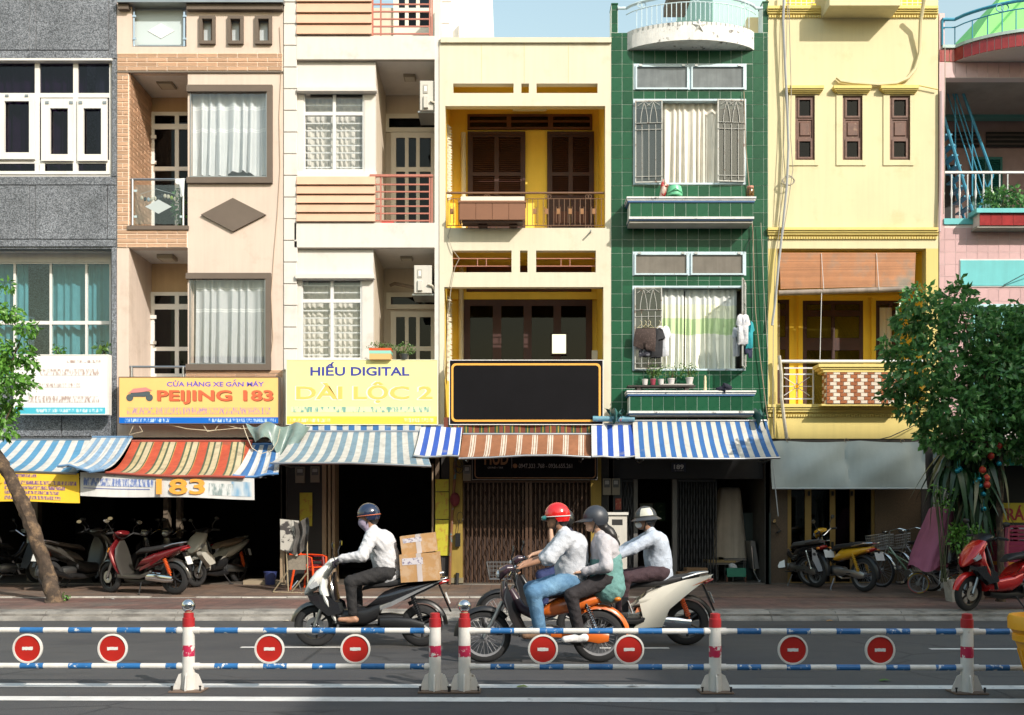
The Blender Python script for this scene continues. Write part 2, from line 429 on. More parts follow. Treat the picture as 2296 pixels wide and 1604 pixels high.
# ------------------------------------------------------------------ unseen row of blocks added behind the viewer, heights shaped to cast the shade
plast = [M('far_plaster_%s' % n, c, .8, var=.15, streak=.2) for n, c in (('cream', (.55, .5, .42)), ('grey', (.4, .4, .4)), ('blue', (.35, .42, .48)), ('white', (.62, .61, .58)))]
def block(x0, x1, y0, h, mat, label):
    t = thing('unseen_block', label, 'building', ((x0+x1)/2, y0, 0))
    MB().box(x0, y0-9, 0, x1, y0, h).build('wall', mat, t)
    MB().box(x0-.1, y0-9.1, h, x1+.1, y0+.15, h+.25).build('roof', concrete, t)
    fl = int(h//3.3); nx = max(2, int((x1-x0)//2.2))
    for f in range(fl):
        for k in range(nx):
            xa = x0+(k+.25)*(x1-x0)/nx; xb = x0+(k+.75)*(x1-x0)/nx
            fr = MB().box(xa, y0, f*3.3+1, xb, y0+.05, f*3.3+2.5).build('window', white, t)
            MB().box(xa+.07, y0+.05, f*3.3+1.07, xb-.07, y0+.056, f*3.3+2.43).build('pane', dglass, fr)
block(-16, -8, -5.5, 8.5, plast[0], 'unseen low cream block behind the viewer')
block(-8, 1.0, -5.5, 7.5, plast[3], 'unseen low white block behind the viewer')
block(1.0, 9.6, -5.5, 8.0, plast[2], 'unseen low blue grey block behind the viewer')
block(11.2, 20.4, -5.5, 13.2, plast[1], 'unseen four storey grey block added behind the viewer to cast shade')
block(20.4, 26.9, -5.5, 19.6, plast[0], 'unseen six storey cream block added behind the viewer to cast shade')
block(27.0, 36.0, -5.5, 26.0, plast[3], 'unseen eight storey white block added behind the viewer to cast shade')
block(36.0, 60.0, -5.5, 25.8, plast[1], 'unseen tall grey tower added behind the viewer to cast shade')
# ================================================================== houses
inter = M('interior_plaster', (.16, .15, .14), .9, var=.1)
def house(name, label, u0, u1, vtop, mat, depth=1.5, y=F, vbot=985):
    t = thing(name, label, 'house', (X((u0+u1)/2, y), y, 0))
    MB().box(X(u0, y)+.004, y+depth, Z(vbot), X(u1, y)-.004, y+11, Z(vtop, y)).build('main_block', mat, t)
    return t
def recess(h, u0, v0, u1, v1, d, side, back, ceil, y=F+.2, floor=None):
    x0, x1, z0, z1 = X(u0), X(u1), Z(v1), Z(v0)
    MB().box(x0-.06, y, z0-.06, x0, y+d, z1+.06).build('side_wall', side, h)
    MB().box(x1, y, z0-.06, x1+.06, y+d, z1+.06).build('side_wall', side, h)
    MB().box(x0, y, z1, x1, y+d, z1+.06).build('ceiling', ceil, h)
    MB().box(x0, y, z0-.06, x1, y+d, z0).build('balcony_floor', floor or side, h)
    return MB().box(x0-.06, y+d, z0-.06, x1+.06, y+d+.06, z1+.06).build('back_wall', back, h)
def curtain(u0, v0, u1, v1, y, n, amp, mat, label, seed=0, group=None, gather=0, nv=14, ragged=0):
    r = random.Random(seed); ph = [r.uniform(0, 6.3) for _ in range(6)]
    x0, x1, z0, z1 = X(u0, y), X(u1, y), Z(v1, y), Z(v0, y)
    def fn(a, b):
        q = a*n*2*math.pi
        w_ = .35+.65*b
        yy = y+amp*w_*(math.sin(q+1.3*math.sin(q*.31+ph[0]))+.35*math.sin(2.3*q+ph[1])*b)
        xx = x0+(x1-x0)*(a+.012*math.sin(q*.5+ph[2])*b)+gather*(b**2)*math.sin(a*3+ph[3])
        zz = z1+(z0-z1)*b+(ragged*max(0, math.sin(a*7+ph[4]))*(b**4))
        return (xx, yy, zz)
    m = MB().grid(fn, int(n*9), nv)
    o = m.build('curtain', mat, None, smooth=True, angle=180, loc=((x0+x1)/2, y, z0))
    return tag(o, label, 'curtain', group)
def ceiling_lamp(h, u, v, y, s=.16):
    x, z = X(u, y), Z(v, y)
    o = MB().box(x-s, y-s, z-.09, x+s, y+s, z).build('ceiling_lamp', M('lamp_metal', (.32, .28, .22), .4, .6), h)
    MB().box(x-s*.8, y-s*.8, z-.097, x+s*.8, y+s*.8, z-.09).build('diffuser', M('lamp_glass', (.5, .47, .4), .3), o)
def louvre(h, u0, v0, u1, v1, y, mat, name='shutter'):
    m = MB(); m.pb(u0, v0, u0+5, v1, y, .05); m.pb(u1-5, v0, u1, v1, y, .05)
    m.pb(u0+5, v0, u1-5, v0+6, y+.002, .046); m.pb(u0+5, v1-6, u1-5, v1, y+.002, .046)
    vm = v0+(v1-v0)*.62; m.pb(u0+5, vm-4, u1-5, vm+4, y+.002, .046)
    f = m.build(name, mat, h); s = MB()
    for a, b in ((v0+6, vm-4), (vm+4, v1-6)):
        k = max(2, int((b-a)/4.2))
        for i in range(k):
            va = a+(b-a)*i/k; xa, xb = X(u0+5, y), X(u1-5, y); z1 = Z(va+.3, y); z0 = Z(va+(b-a)/k-.2, y)
            s.add([(xa, y+.04, z1), (xb, y+.04, z1), (xb, y+.006, z0), (xa, y+.006, z0), (xa, y+.046, z1-.008), (xb, y+.046, z1-.008), (xb, y+.014, z0-.006), (xa, y+.014, z0-.006)],
                  [(0, 3, 2, 1), (4, 5, 6, 7), (2, 3, 7, 6), (0, 1, 5, 4)])
    s.pb(u0+5, v0+6, u1-5, v1-6, y+.049, .004)
    s.build('slats', mat, f); return f
def subtract(rc, hs):
    out = [rc]
    for h in hs:
        nx = []
        for (a, b, c, d) in out:
            if h[2] <= a or h[0] >= c or h[3] <= b or h[1] >= d: nx.append((a, b, c, d)); continue
            if h[1] > b: nx.append((a, b, c, h[1]))
            if h[3] < d: nx.append((a, h[3], c, d))
            bb, dd = max(b, h[1]), min(d, h[3])
            if h[0] > a: nx.append((a, bb, h[0], dd))
            if h[2] < c: nx.append((h[2], bb, c, dd))
        out = nx
    return [q for q in out if q[2]-q[0] > 2.5 and q[3]-q[1] > 2.5]
def tile_wall(h, name, mat, u0, v0, u1, v1, du, dv, holes, y=F, th=.005, gap=.35, uo=0, vo=0, bond=0, c=.001):
    """separate chamfered tiles laid on a wall; alike tiles share one mesh"""
    pool = {}; k = 0
    va = v0-((v0-vo) % dv if vo else 0); r_ = 0
    while va < v1:
        ua = u0-((u0-uo) % du if uo else 0)-(bond*du if r_ % 2 else 0)
        while ua < u1:
            rc = (max(ua, u0)+gap, max(va, v0)+gap, min(ua+du, u1)-gap, min(va+dv, v1)-gap)
            if rc[2]-rc[0] > 2 and rc[3]-rc[1] > 1.5:
                for q in subtract(rc, holes):
                    w_, hh = (q[2]-q[0])*y/K, (q[3]-q[1])*y/K; key = (round(w_, 3), round(hh, 3))
                    if key not in pool: pool[key] = mesh_of(MB().cbox(0, -th, 0, w_, 0, hh, c), name, mat)
                    inst(name, pool[key], h, (X(q[0], y), y+random.uniform(-.001, .0015), Z(q[3], y)), (random.uniform(-.004, .004), 0, random.uniform(-.004, .004))); k += 1
            ua += du
        va += dv; r_ += 1
    return k

# ------------------------------------------------------------------ 1 granite house (only its right half stands in view)
def granite_mat():
    m, N, L, P = _nt('granite')
    tc = N.new('ShaderNodeTexCoord').outputs['Object']
    v = N.new('ShaderNodeTexVoronoi'); v.inputs['Scale'].default_value = 62; L.new(tc, v.inputs[0])
    n = noise_n(N, L, tc, 38, 4, .7); big = noise_n(N, L, tc, 1.2, 4)
    sp = N.new('ShaderNodeSeparateColor'); L.new(v.outputs['Color'], sp.inputs[0])
    c = mixc(N, L, rng(N, L, sp.outputs[0], .1, .9, 0, 1), (.055, .062, .075), (.26, .28, .32))
    c = mixc(N, L, rng(N, L, n, .5, .66, 0, .8), c, (.06, .064, .07))
    g = N.new('ShaderNodeCombineColor'); vv = rng(N, L, big, .3, .7, .7, 1.15); [L.new(vv, g.inputs[i]) for i in range(3)]
    c = mixc(N, L, 1., c, g.outputs[0], 'MULTIPLY')
    oi = N.new('ShaderNodeObjectInfo'); vv = rng(N, L, oi.outputs['Random'], 0, 1, .9, 1.1); g = N.new('ShaderNodeCombineColor'); [L.new(vv, g.inputs[i]) for i in range(3)]
    c = mixc(N, L, 1., c, g.outputs[0], 'MULTIPLY')
    L.new(c, P.inputs['Base Color']); P.inputs['Roughness'].default_value = .42
    return m
gran = granite_mat()
h1 = house('granite_house', 'dark grey granite clad house with white framed windows and purple curtains', -130, 262, -60, gran, 1.2)
wallholes(h1, 'wall', gran, -130, -60, 261.6, 983, [(-125, 134, 251, 396), (-125, 558, 250, 862)])
# separate granite slabs
for (a, b, c_, d) in ((-40, -50, 66, 112), (81, -50, 243, 112), (-40, 416, 65, 536), (80, 416, 240, 536), (-60, 932, 137, 979), (139, 932, 243, 979)):
    part(h1, 'stone_panel', gran, (a, b, c_, d, F-.022, .022), c=.004)
for (a, b, c_, d, k) in ((67, -50, 80, 112, .014), (244.5, -50, 261, 131, .02), (-60, 114, 243, 131, .03), (-60, 398, 259, 414.5, .03), (66, 416, 79, 536, .012),
                      (-60, 538, 259, 553, .03), (241.5, 416, 260, 536, .022), (251, 135, 261, 396, .016), (250, 555, 261, 930, .016), (244.5, 932, 261, 979, .02)):
    part(h1, 'stone_trim', gran, (a, b, c_, d, F-k, k), c=.004)
for (a, b, c_, d) in ((-60, 864, 247, 928),):
    part(h1, 'stone_panel', gran, (a, b, c_, d, F-.01, .01))
part(h1, 'window_ledge', white, (-125, 131, 251, 135.5, F-.04, .2))
yw = F+.07
purple = M('purple_curtain', (.075, .02, .10), .8, var=.3, vs=4)
wf = window(h1, -120, 136, 250, 396, white, GLASS('plum_glass', (.50, .47, .55), .05), us=[(-20, -9), (78, 89), (164, 175)], vs=[(209, 219), (359, 367)], y=yw, fr=5)
for (a, b, p) in ((-8, 77, (10, 227, 65, 342)), (92, 163, (112, 243, 152, 346)), (173, 240, (187, 243, 226.5, 346))):
    s = MB(); y_ = yw-.05
    v0_, v1_ = (216, 357) if a < 0 else (221, 361)
    s.pb(a, v0_, p[0], v1_, y_, .05); s.pb(p[2], v0_, b, v1_, y_, .05); s.pb(p[0], v0_, p[2], p[1], y_+.001, .048); s.pb(p[0], p[3], p[2], v1_, y_+.001, .048)
    o = s.build('sash', white, wf)
part(wf, 'lower_panel', white, (89, 367, 100, 384, yw-.02, .02), (163.5, 367, 173, 384, yw-.02, .02), (238, 367, 246, 384, yw-.02, .02), (-9, 384, 246, 391, yw-.021, .021))
for u in (15, 59, 105, 159, 180, 234):
    part(wf, 'hinge', steel, (u-4, 212 if u < 80 else 227, u+4, 217 if u < 80 else 233, yw-.062, .012))
curtain(-110, 140, 84, 394, F+.28, 9, .05, purple, 'purple curtain behind the wide window pane of the granite house', 1, 'purple curtains')
curtain(92, 140, 196, 394, F+.28, 6, .05, purple, 'purple curtain behind the wide window pane of the granite house', 2, 'purple curtains')
curtain(214, 140, 252, 394, F+.28, 2, .05, M('slate_curtain', (.10, .13, .16), .8, var=.2), 'slate blue curtain at the edge of the granite house window', 3)
part(h1, 'soffit', white, (-125, 552.5, 249, 556, F+.01, .6))
teal = M('teal_curtain', (.16, .36, .40), .7, var=.2, vs=3, trl=.25)
wf = window(h1, -124, 588, 249, 862, white, GLASS('teal_window_glass', (.82, .93, .95), .09), us=[(-46, -41), (30, 35), (111, 116), (191, 196)], vs=[(720, 728)], y=F+.42, fr=4)
part(h1, 'window_head', white, (-124, 557, 249, 588, F+.40, .15))
for (a, b) in ((-30, 63), (112, 194), (196, 249)):
    curtain(a, 590, b, 860, F+.62, max(2, int((b-a)/17)), .05, teal, 'pale teal curtain hanging in the lower window of the granite house', a, 'teal curtains')

# ------------------------------------------------------------------ 2 beige house with ribbed brick tiles
beige = M('beige_plaster', (.59, .49, .42), .85, col2=(.48, .38, .31), c2s=1.7, c2r=(.56, .78), var=.07, vs=1.2, streak=.10, fine=.05, bump=.15, bs=90)
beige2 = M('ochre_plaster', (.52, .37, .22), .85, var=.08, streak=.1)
taupe = M('taupe_trim', (.125, .098, .078), .8, var=.12, bump=.2)
upvc = M('pvc_white', (.72, .71, .68), .35, var=.04)
h2 = house('beige_house', 'narrow beige house with ribbed orange brick tiles and two corner bay windows', 262, 635, -40, beige, 1.5)
wallholes(h2, 'wall', beige, 262.4, -40, 634.6, 981, [(289, 160, 421, 506), (426, 205, 598, 397), (289, 556, 421, 846), (425, 625, 595, 816),
      (296, 5, 418, 105), (452, 41, 476, 92), (516, 41, 539, 92), (578, 41, 603, 92)], th=.2)
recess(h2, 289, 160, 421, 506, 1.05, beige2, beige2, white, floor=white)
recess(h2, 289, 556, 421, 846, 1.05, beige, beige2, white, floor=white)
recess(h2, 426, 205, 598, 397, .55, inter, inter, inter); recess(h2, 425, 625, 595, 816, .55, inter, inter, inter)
btile = M('ribbed_tile', (.60, .40, .27), .6, var=.1, vs=8, rnd=.14, bump=.1)
grout = M('tile_grout', (.72, .66, .60), .9)
def ribbed(w_, hh):
    m = MB(); k = 3
    for i in range(k):
        z0 = hh*i/k+.003; z1 = hh*(i+1)/k-.003; m.cbox(0, -.016, z0, w_, 0, z1, .004)
    return mesh_of(m, 'brick_tile', btile)
_rp = {}
def brick_rows(h, u0, v0, u1, v1, rows, du, y=F, side=None):
    """rows of ribbed tiles; side=(x, y0, y1): laid on a wall that runs back from the street"""
    dv = (v1-v0)/rows
    for r_ in range(rows):
        va = v0+dv*r_
        if side: a, b = side[1], side[2]; step = du*SC; q = a-(step*.5 if r_ % 2 else 0)
        else: a, b = X(u0, y), X(u1, y); step = du*SC; q = a-(step*.5 if r_ % 2 else 0)
        zz = Z(va+dv, F)+.006; hh = dv*SC-.012
        while q < b-.02:
            p0, p1 = max(q, a)+.007, min(q+step, b)-.007
            if p1-p0 > .03:
                key = (round(p1-p0, 3), round(hh, 3))
                if key not in _rp: _rp[key] = ribbed(*key)
                if side: inst('brick_tile', _rp[key], h, (side[0], p0, zz), (0, 0, R(90)))
                else: inst('brick_tile', _rp[key], h, (p0, y, zz))
            q += step
part(h2, 'tile_bed', grout, (262.6, 120, 634.4, 160, F-.006, .006), (262.6, 160.3, 288.7, 515, F-.006, .006), (262.6, 515.2, 420.5, 556, F-.006, .006))
brick_rows(h2, 262.8, 120, 634.2, 160, 4, 45, F-.006)
brick_rows(h2, 262.8, 160.5, 288.6, 515, 36, 26, F-.006)
brick_rows(h2, 262.8, 515.5, 420, 556, 4, 45, F-.006)
brick_rows(h2, 0, 162, 0, 504, 34, 45, side=(X(289)+.003, F+.01, F+1.24))
brick_rows(h2, 416, 829.6, 634, 846, 2, 45, F-.004)
part(h2, 'band_edge', taupe, (262, 160, 634.5, 163, F-.03, .03))
# windows with taupe frames
for (o, i, vv) in (((418, 190, 610, 410), (426, 205, 598, 397), 0), ((416, 612, 606.5, 830), (425, 625, 595, 816.5), 1)):
    m = MB(); y_ = F-.07
    m.pb(o[0], o[1], o[2], i[1], y_, .10); m.pb(o[0], i[3], o[2], o[3], y_, .10); m.pb(i[2], i[1], o[2], i[3], y_+.002, .098)
    f = m.build('window', taupe, h2)
    part(f, 'pane', GLASS('bay_glass', (.95, .965, .97), .10), (i[0], i[1], i[2], i[3], F-.01, .008))
    part(f, 'glazing_bar', steel, (i[0], i[1], i[0]+1.5, i[3], F-.016, .02), (i[2]-2, i[1], i[2], i[3], F-.02, .03), (i[0]+1.5, i[3]-2, i[2]-2, i[3], F-.018, .03))
def banded(n, c, b, p, q): return M(n, c, .32, var=.08, stripes=((0, c), (p, b), (p+.012, c), (p+.02, b), (p+.032, c), (q, b), (q+.012, c), (q+.02, b), (q+.032, c)), per=2, ax=2, sheen=.2, trl=.15)
satin = banded('satin_curtain', (.68, .70, .72), (.86, .87, .88), .44, .66)
curtain(432, 207, 598, 396, F+.13, 7, .07, satin, 'pale blue satin curtain bunched at its hem in the upper bay window', 11, nv=20, gather=.02, ragged=.10)
curtain(440, 628, 597, 815, F+.13, 7.5, .07, banded('silver_curtain', (.57, .58, .60), (.84, .84, .84), .51, .72), 'straight silver grey curtain in the lower bay window', 12, nv=18)
# diamond plaque and small framed windows
m = MB().prism([(X(452), Z(483)), (X(523.5), Z(520.7)), (X(597), Z(483)), (X(523.5), Z(445.6))], F-.05, F)
m.build('diamond_plaque', taupe, h2)
for (a, b, i0, i1) in ((446, 482, 453, 475.5), (510, 545, 516.5, 538.5), (571, 609, 578.5, 602.5)):
    m = MB(); y_ = F-.06
    m.pb(a, 35, b, 42, y_, .08); m.pb(a, 91, b, 98, y_, .08); m.pb(a, 42, i0, 91, y_+.002, .076); m.pb(i1, 42, b, 91, y_+.002, .076)
    f = m.build('window', taupe, h2)
    part(f, 'pane', M('frosted_pane', (.42, .47, .50), .2), (i0, 42, i1, 91, F+.10, .01))
    part(f, 'frame', M('wood_dark', (.12, .075, .045), .6), (i0, 42, i0+2.5, 91, F+.05, .05), (i1-2.5, 42, i1, 91, F+.05, .05), (i0+2.5, 42, i1-2.5, 45, F+.05, .05))
part(h2, 'cornice', taupe, (418, 9, 633, 21, F-.10, .1)); part(h2, 'cornice', taupe, (264, 9, 288, 20, F-.10, .1))
part(h2, 'roof_edge', steel, (262, -6, 635, 5, F-.16, .3))
frost = M('etched_glass', (.40, .45, .46), .25)
def balustrade(u0, v0, u1, v1, y, full=True):
    b = MB()
    for u in (u0+2.5, u1-5):
        b.tube([(X(u, y), y, Z(v1, y)), (X(u, y), y, Z(v0+1, y))], .026, 8)
    b.tube([(X(u0-5, y), y, Z(v0+2, y)), (X(u1+1, y), y, Z(v0+2, y))], .024, 8)
    o = b.build('railing', steel, h2, smooth=True)
    if full:
        part(o, 'pane', GLASS('rail_glass', (.90, .95, .96), .10), (u0+8, v0+14, u1-10, v1-3, y-.005, .01))
        cx, cz = (u0+u1)/2, v0+.6*(v1-v0)
        MB().prism([(X(cx-30, y), Z(cz, y)), (X(cx, y), Z(cz+16, y)), (X(cx+30, y), Z(cz, y)), (X(cx, y), Z(cz-16, y))], y-.008, y-.006).build('etched_diamond', frost, o)
        for u in (u0+7, u1-11):
            for v in (v0+27, v1-20): part(o, 'clamp', chrome, (u-2, v-2.5, u+5, v+2.5, y-.02, .03))
balustrade(295, 401, 416, 506, F+.04); balustrade(293, 821, 416, 850, F+.04, False)
part(h2, 'balcony_edge', taupe, (285, 506, 422, 515, F-.05, .25))
f = window(h2, 298, 6, 417, 104, steel, M('frosted_door', (.48, .56, .58), .25), us=[], vs=[], y=F+.08, fr=3, d=.04)
MB().prism([(X(327), Z(64)), (X(357), Z(81)), (X(387), Z(64)), (X(357), Z(47))], F+.1, F+.105).build('etched_diamond', M('etched_white', (.75, .78, .78), .4), f)
for u in (298, 411):
    part(f, 'post', chrome, (u, 5, u+4, 104, F+.03, .03))
    for v in (36, 87): part(f, 'clamp', chrome, (u-1, v-2, u+7, v+2, F+.01, .03))
yb = F+1.24
for (v0, v1) in ((247, 520), (651, 846)):
    d = window(h2, 338, v0+4, 452, v1, upvc, dglass, us=[(392, 401)], vs=[(v0+31, v0+43), (v0+127, v0+136)], y=yb-.05, fr=8, d=.05, name='door')
    part(d, 'hinge', upvc, (337, v0+56, 350, v0+64, yb-.08, .03), (337, v0+114, 350, v0+121, yb-.08, .03))
ceiling_lamp(h2, 374, 184, F+.62); ceiling_lamp(h2, 375, 573, F+.62)
for v0 in (247, 651):
    curtain(349, v0+30, 452, v0+240, yb+.0, 6, .012, M('door_drape', (.30, .32, .34), .7, var=.2), 'grey drape behind the glazed balcony door of the beige house', v0, 'door drapes')
MB().box(X(320), F+1.31, Z(520), X(460), F+1.36, Z(240)).box(X(320), F+1.31, Z(850), X(460), F+1.36, Z(640)).build('door_backing', inter, h2)

# ------------------------------------------------------------------ 3 white house with timber-look boards
cream = M('cream_plaster', (.63, .605, .57), .85, col2=(.50, .465, .42), c2s=1.7, c2r=(.56, .78), var=.05, vs=1.3, streak=.05, fine=.05, bump=.12, bs=90)
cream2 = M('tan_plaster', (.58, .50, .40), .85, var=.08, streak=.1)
board = M('apricot_board', (.60, .385, .27), .7, var=.08, vs=3, rnd=.05, bump=.1)
redm = M('red_oxide_steel', (.42, .15, .11), .5, var=.12)
h3 = house('white_house', 'narrow white house with corbelled bay windows apricot boards and red oxide railings', 635, 975, -60, cream, 2.0)
part(h3, 'pier', cream, (635.4, -60, 664, 985, F+.02, .9))
for k in range(-2, 20):
    v0 = 5+48.6*k
    if v0 > 800: break
    part(h3, 'quoin_block', cream, (636, v0+.8, 665+(k % 2)*1.5, v0+47.8, F-.02, .04), c=.008)
part(h3, 'pier', cream, (974.5, -60, 985, 985, F+.02, 1.6))
for (v0, v1) in ((81, 133), (500, 555), (950, 985)):
    o = part(h3, 'floor_slab', cream, (660 if v0 > 400 else 665, v0, 974.6, v1, F-.02, 1.7))
    part(o, 'drip_edge', M('stained_edge', (.25, .22, .18), .9, var=.3), (662, v1-.2, 974.4, v1+2, F-.015, .06))
yb = F+.06                                  # bay front
bayr = 842
for k, (v0, vt, vb, va) in enumerate(((142, 205, 384, 397), (561, 625, 806, 810))):
    z0, z1 = Z(500 if k == 0 else 952), Z(133 if k == 0 else 555)
    wallholes(h3, 'bay_wall', cream, 666-k*3, v0-8, bayr-k*5, 500 if k == 0 else 952, [(681-k*5, vt, 817-k*5, vb)], y=yb, th=.12)
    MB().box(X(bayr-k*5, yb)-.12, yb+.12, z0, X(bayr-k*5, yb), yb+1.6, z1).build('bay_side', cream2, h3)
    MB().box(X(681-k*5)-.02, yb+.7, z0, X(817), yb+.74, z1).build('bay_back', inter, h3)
    part(h3, 'corbel', cream, (666-k*4, vt-9-k, bayr+2-k*5, vt-1, yb-.14, .14), (666-k*4, vt-14, bayr+1-k*5, vt-9-k, yb-.05, .05))
    wf = window(h3, 680-k*5, vt, 817-k*5, vb, whitem, glass, us=[(746-k*5, 753-k*5)], vs=[(vt+46, vt+54)], y=yb+.02, fr=4, d=.07)
    g = MB()
    for v in [vt+14, vt+30]+[vt+54+16.5*i for i in range(1, 8)]:
        if v < vb-4: g.pb(683-k*5, v, 744-k*5, v+3, yb+.1, .012); g.pb(754-k*5, v, 815-k*5, v+3, yb+.1, .012)
    g.build('security_bars', whitem, wf)
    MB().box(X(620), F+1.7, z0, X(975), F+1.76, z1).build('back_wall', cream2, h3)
    curtain(683-k*5, vt+16, 747-k*5, vb-2, yb+.22, 4.5, .035, M('ivory_curtain', (.62, .60, .55), .8, var=.1), 'ivory curtain behind the barred window of the white house', k*7+3, 'ivory curtains')
    curtain(752-k*5, vt+16, 815-k*5, vb-2, yb+.22, 4.5, .035, M('ivory_curtain', (.62, .60, .55), .8), 'ivory curtain behind the barred window of the white house', k*7+5, 'ivory curtains')
    yd = F+1.66
    d = window(h3, (868, 872)[k]-6, (255, 656)[k], 1002, (296, 693)[k], M('cream_wood', (.68, .63, .53), .55, var=.06), dglass, us=[], vs=[], y=yd, fr=10, d=.05, name='fanlight')
    dv0, dv1 = (297, 520) if k == 0 else (699, 830)
    d = window(h3, 876, dv0, 978, dv1, MATS['cream_wood'], dglass, us=[(908, 916), (933, 941)], vs=[(dv0+78, dv0+88)], y=yd-.03, fr=12, d=.06, name='door')
    ceiling_lamp(h3, (919, 912)[k], (168, 573)[k], F+.75, .12)
part(h3, 'sill', white, (664, 384, bayr+2, 396.5, yb-.05, .08))
for (va, vb, n) in ((-16, 81, 4), (397, 500, 5)):
    for k in range(n):
        a = va+(vb-va)*k/n; b = va+(vb-va)*(k+1)/n
        zz0, zz1 = Z(b), Z(a); x0, x1 = X(666), X(842 if va > 0 else 834)
        m = MB(); y0 = F-.02
        m.add([(x0, y0-.045, zz0+.016), (x1, y0-.045, zz0+.016), (x1, y0-.004, zz1), (x0, y0-.004, zz1), (x0, y0+.06, zz0+.016), (x1, y0+.06, zz0+.016), (x1, y0+.06, zz1), (x0, y0+.06, zz1)],
              [(0, 1, 2, 3), (4, 0, 3, 7), (1, 5, 6, 2), (0, 4, 5, 1), (3, 2, 6, 7)])
        m.build('board', board, h3)
part(h3, 'parapet', cream, (666, -20, 834, 81, F+.045, .1), )
for (v0, v1) in ((-30, 81), (391, 500)):
    y_ = F+.0; m = MB()
    m.pb(829, v0, 971, v0+5, y_-.02, .06)
    for u in (832, 852, 962, 967): m.pb(u, v0+5, u+(5 if u == 832 else 3.2), v1, y_, .035)
    for i in range(1, 7):
        v = v0+5+i*(v1-v0-5)/6.4; m.pb(837, v, 962, v+3, y_+.006, .022)
    m.build('railing', redm, h3)
d = window(h3, 882, -60, 978, 81, MATS['cream_wood'], dglass, us=[(908, 916), (933, 941)], vs=[(18, 28), (62, 70)], y=F+1.63, fr=12, d=.06, name='door')
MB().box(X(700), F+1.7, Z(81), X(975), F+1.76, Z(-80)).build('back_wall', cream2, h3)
# the white upper block that rises behind the yellow house roof
m = MB(); m.box(X(975), F+.7, Z(94), X(1103, F+.7), F+8, Z(-80)); o = m.build('upper_block', M('bright_plaster', (.80, .80, .79), .85, var=.04, streak=.06), h3)
for k in range(-1, 3): part(o, 'quoin_block', cream, (988, 5+48.6*k, 1008+(k % 2)*4, 5+48.6*k+47.5, F+.68, .02), c=.006)
part(o, 'chimney_breast', MATS['bright_plaster'], (1029, 47, 1040, 95, F+.55, .15))

# ------------------------------------------------------------------ 4 yellow house with black sign
yel = M('butter_plaster', (.64, .59, .46), .85, col2=(.54, .48, .34), c2s=1.7, c2r=(.56, .78), var=.05, vs=1.1, streak=.08, fine=.04, bump=.12, bs=90)
yelin = M('mustard_plaster', (.84, .60, .09), .8, var=.06, streak=.06)
brownw = M('dark_brown_wood', (.050, .016, .012), .6, var=.25, vs=6)
brownr = M('reddish_wood', (.10, .030, .016), .6, var=.25, vs=6)
h4 = house('yellow_house', 'butter yellow house with brown louvred shutters and slotted parapet', 985, 1370, 88, yel, 1.75)
slots1 = [(1016, 187.6, 1151.5, 209), (1169, 187.6, 1186, 209), (1203, 187.6, 1340, 209)]
slots2 = [(1014.5, 562, 1147, 611), (1166, 562, 1183, 611), (1202, 562, 1336, 611)]
wallholes(h4, 'wall', yel, 985.2, 88, 1369.8, 985, slots1+slots2+[(998.5, 238, 1357, 511.5), (996, 644, 1353, 950)], th=.16)
part(h4, 'coping', yel, (988, 84, 1371, 95, F-.05, .4))
for u in (1079, 1175, 1274): part(h4, 'plaster_joint', M('joint_line', (.62, .50, .24), .9), (u, 96, u+.9, 186, F-.002, .003))  # thin joint lines in a deeper yellow
recess(h4, 998.5, 160, 1357, 511.5, 1.4, yelin, yelin, yelin, y=F+.16)
recess(h4, 996, 540, 1353, 950, 1.4, yelin, yelin, yelin, y=F+.16)
yb = F+1.56
m = window(h4, 1048, 256, 1328, 290, brownr, brownw, us=[(1136, 1146), (1229, 1240)], vs=[(270, 274)], y=yb-.05, fr=5, d=.05, name='fanlight', panes=False)
part(m, 'pane', dglass, (1053, 261, 1323, 286, yb-.02, .005)); part(m, 'backing', blackm, (1050, 258, 1326, 288, yb-.012, .01))
for (u0, u1) in ((1049, 1178), (1227, 1332)):
    part(h4, 'door_frame', brownw, (u0, 295, u0+6, 530, yb-.07, .07), (u1-6, 295, u1, 530, yb-.07, .07), (u0+6, 295, u1-6, 302, yb-.068, .066))
    um = (u0+u1)/2
    louvre(h4, u0+6, 302, um, 445, yb-.05, brownw); louvre(h4, um, 302, u1-6, 445, yb-.052, brownw)
    for (a, b) in ((u0+6, um-.5), (um+.5, u1-6)):
        o = part(h4, 'door_panel', brownw, (a, 445.5, b, 530, yb-.05, .045))
        part(o, 'panel_field', brownr, (a+7, 474, b-7, 500, yb-.06, .01), c=.004)
m = MB(); m.tube([(X(1039, yb-.12), yb-.12, Z(530)), (X(1039, yb-.12), yb-.12, Z(236))], .055, 10); m.build('drain_pipe', yel, h4, smooth=True)
o = MB().tube([(X(1150, yb-.2), yb-.15, Z(245, yb-.2)), (X(1225, yb-.2), yb-.15, Z(245, yb-.2))], .025, 8).build('tube_lamp', M('tube_glass', (.7, .7, .62), .4), h4)
part(o, 'fitting', M('lamp_metal2', (.35, .33, .28), .5), (1148, 242, 1227, 245, yb-.13, .06))
# breeze block screens on the left side of both balconies
for (v0, v1) in ((262, 430), (655, 850)):
    b = MB(); y0 = F+.45; n = int((v1-v0)/12.5)
    for j in range(n):
        for i in range(2):
            yy = y0+i*.16; z = Z(v0+12.5*j+6); x = X(999)
            for s in (-1, 1):
                b.add([(x, yy, z), (x, yy+.15, z+s*.052), (x+.10, yy+.075, z+s*.03), (x, yy, z+s*.09)], [(0, 1, 2), (0, 2, 3), (1, 3, 2)])
    b.build('breeze_block_screen', yel, h4)
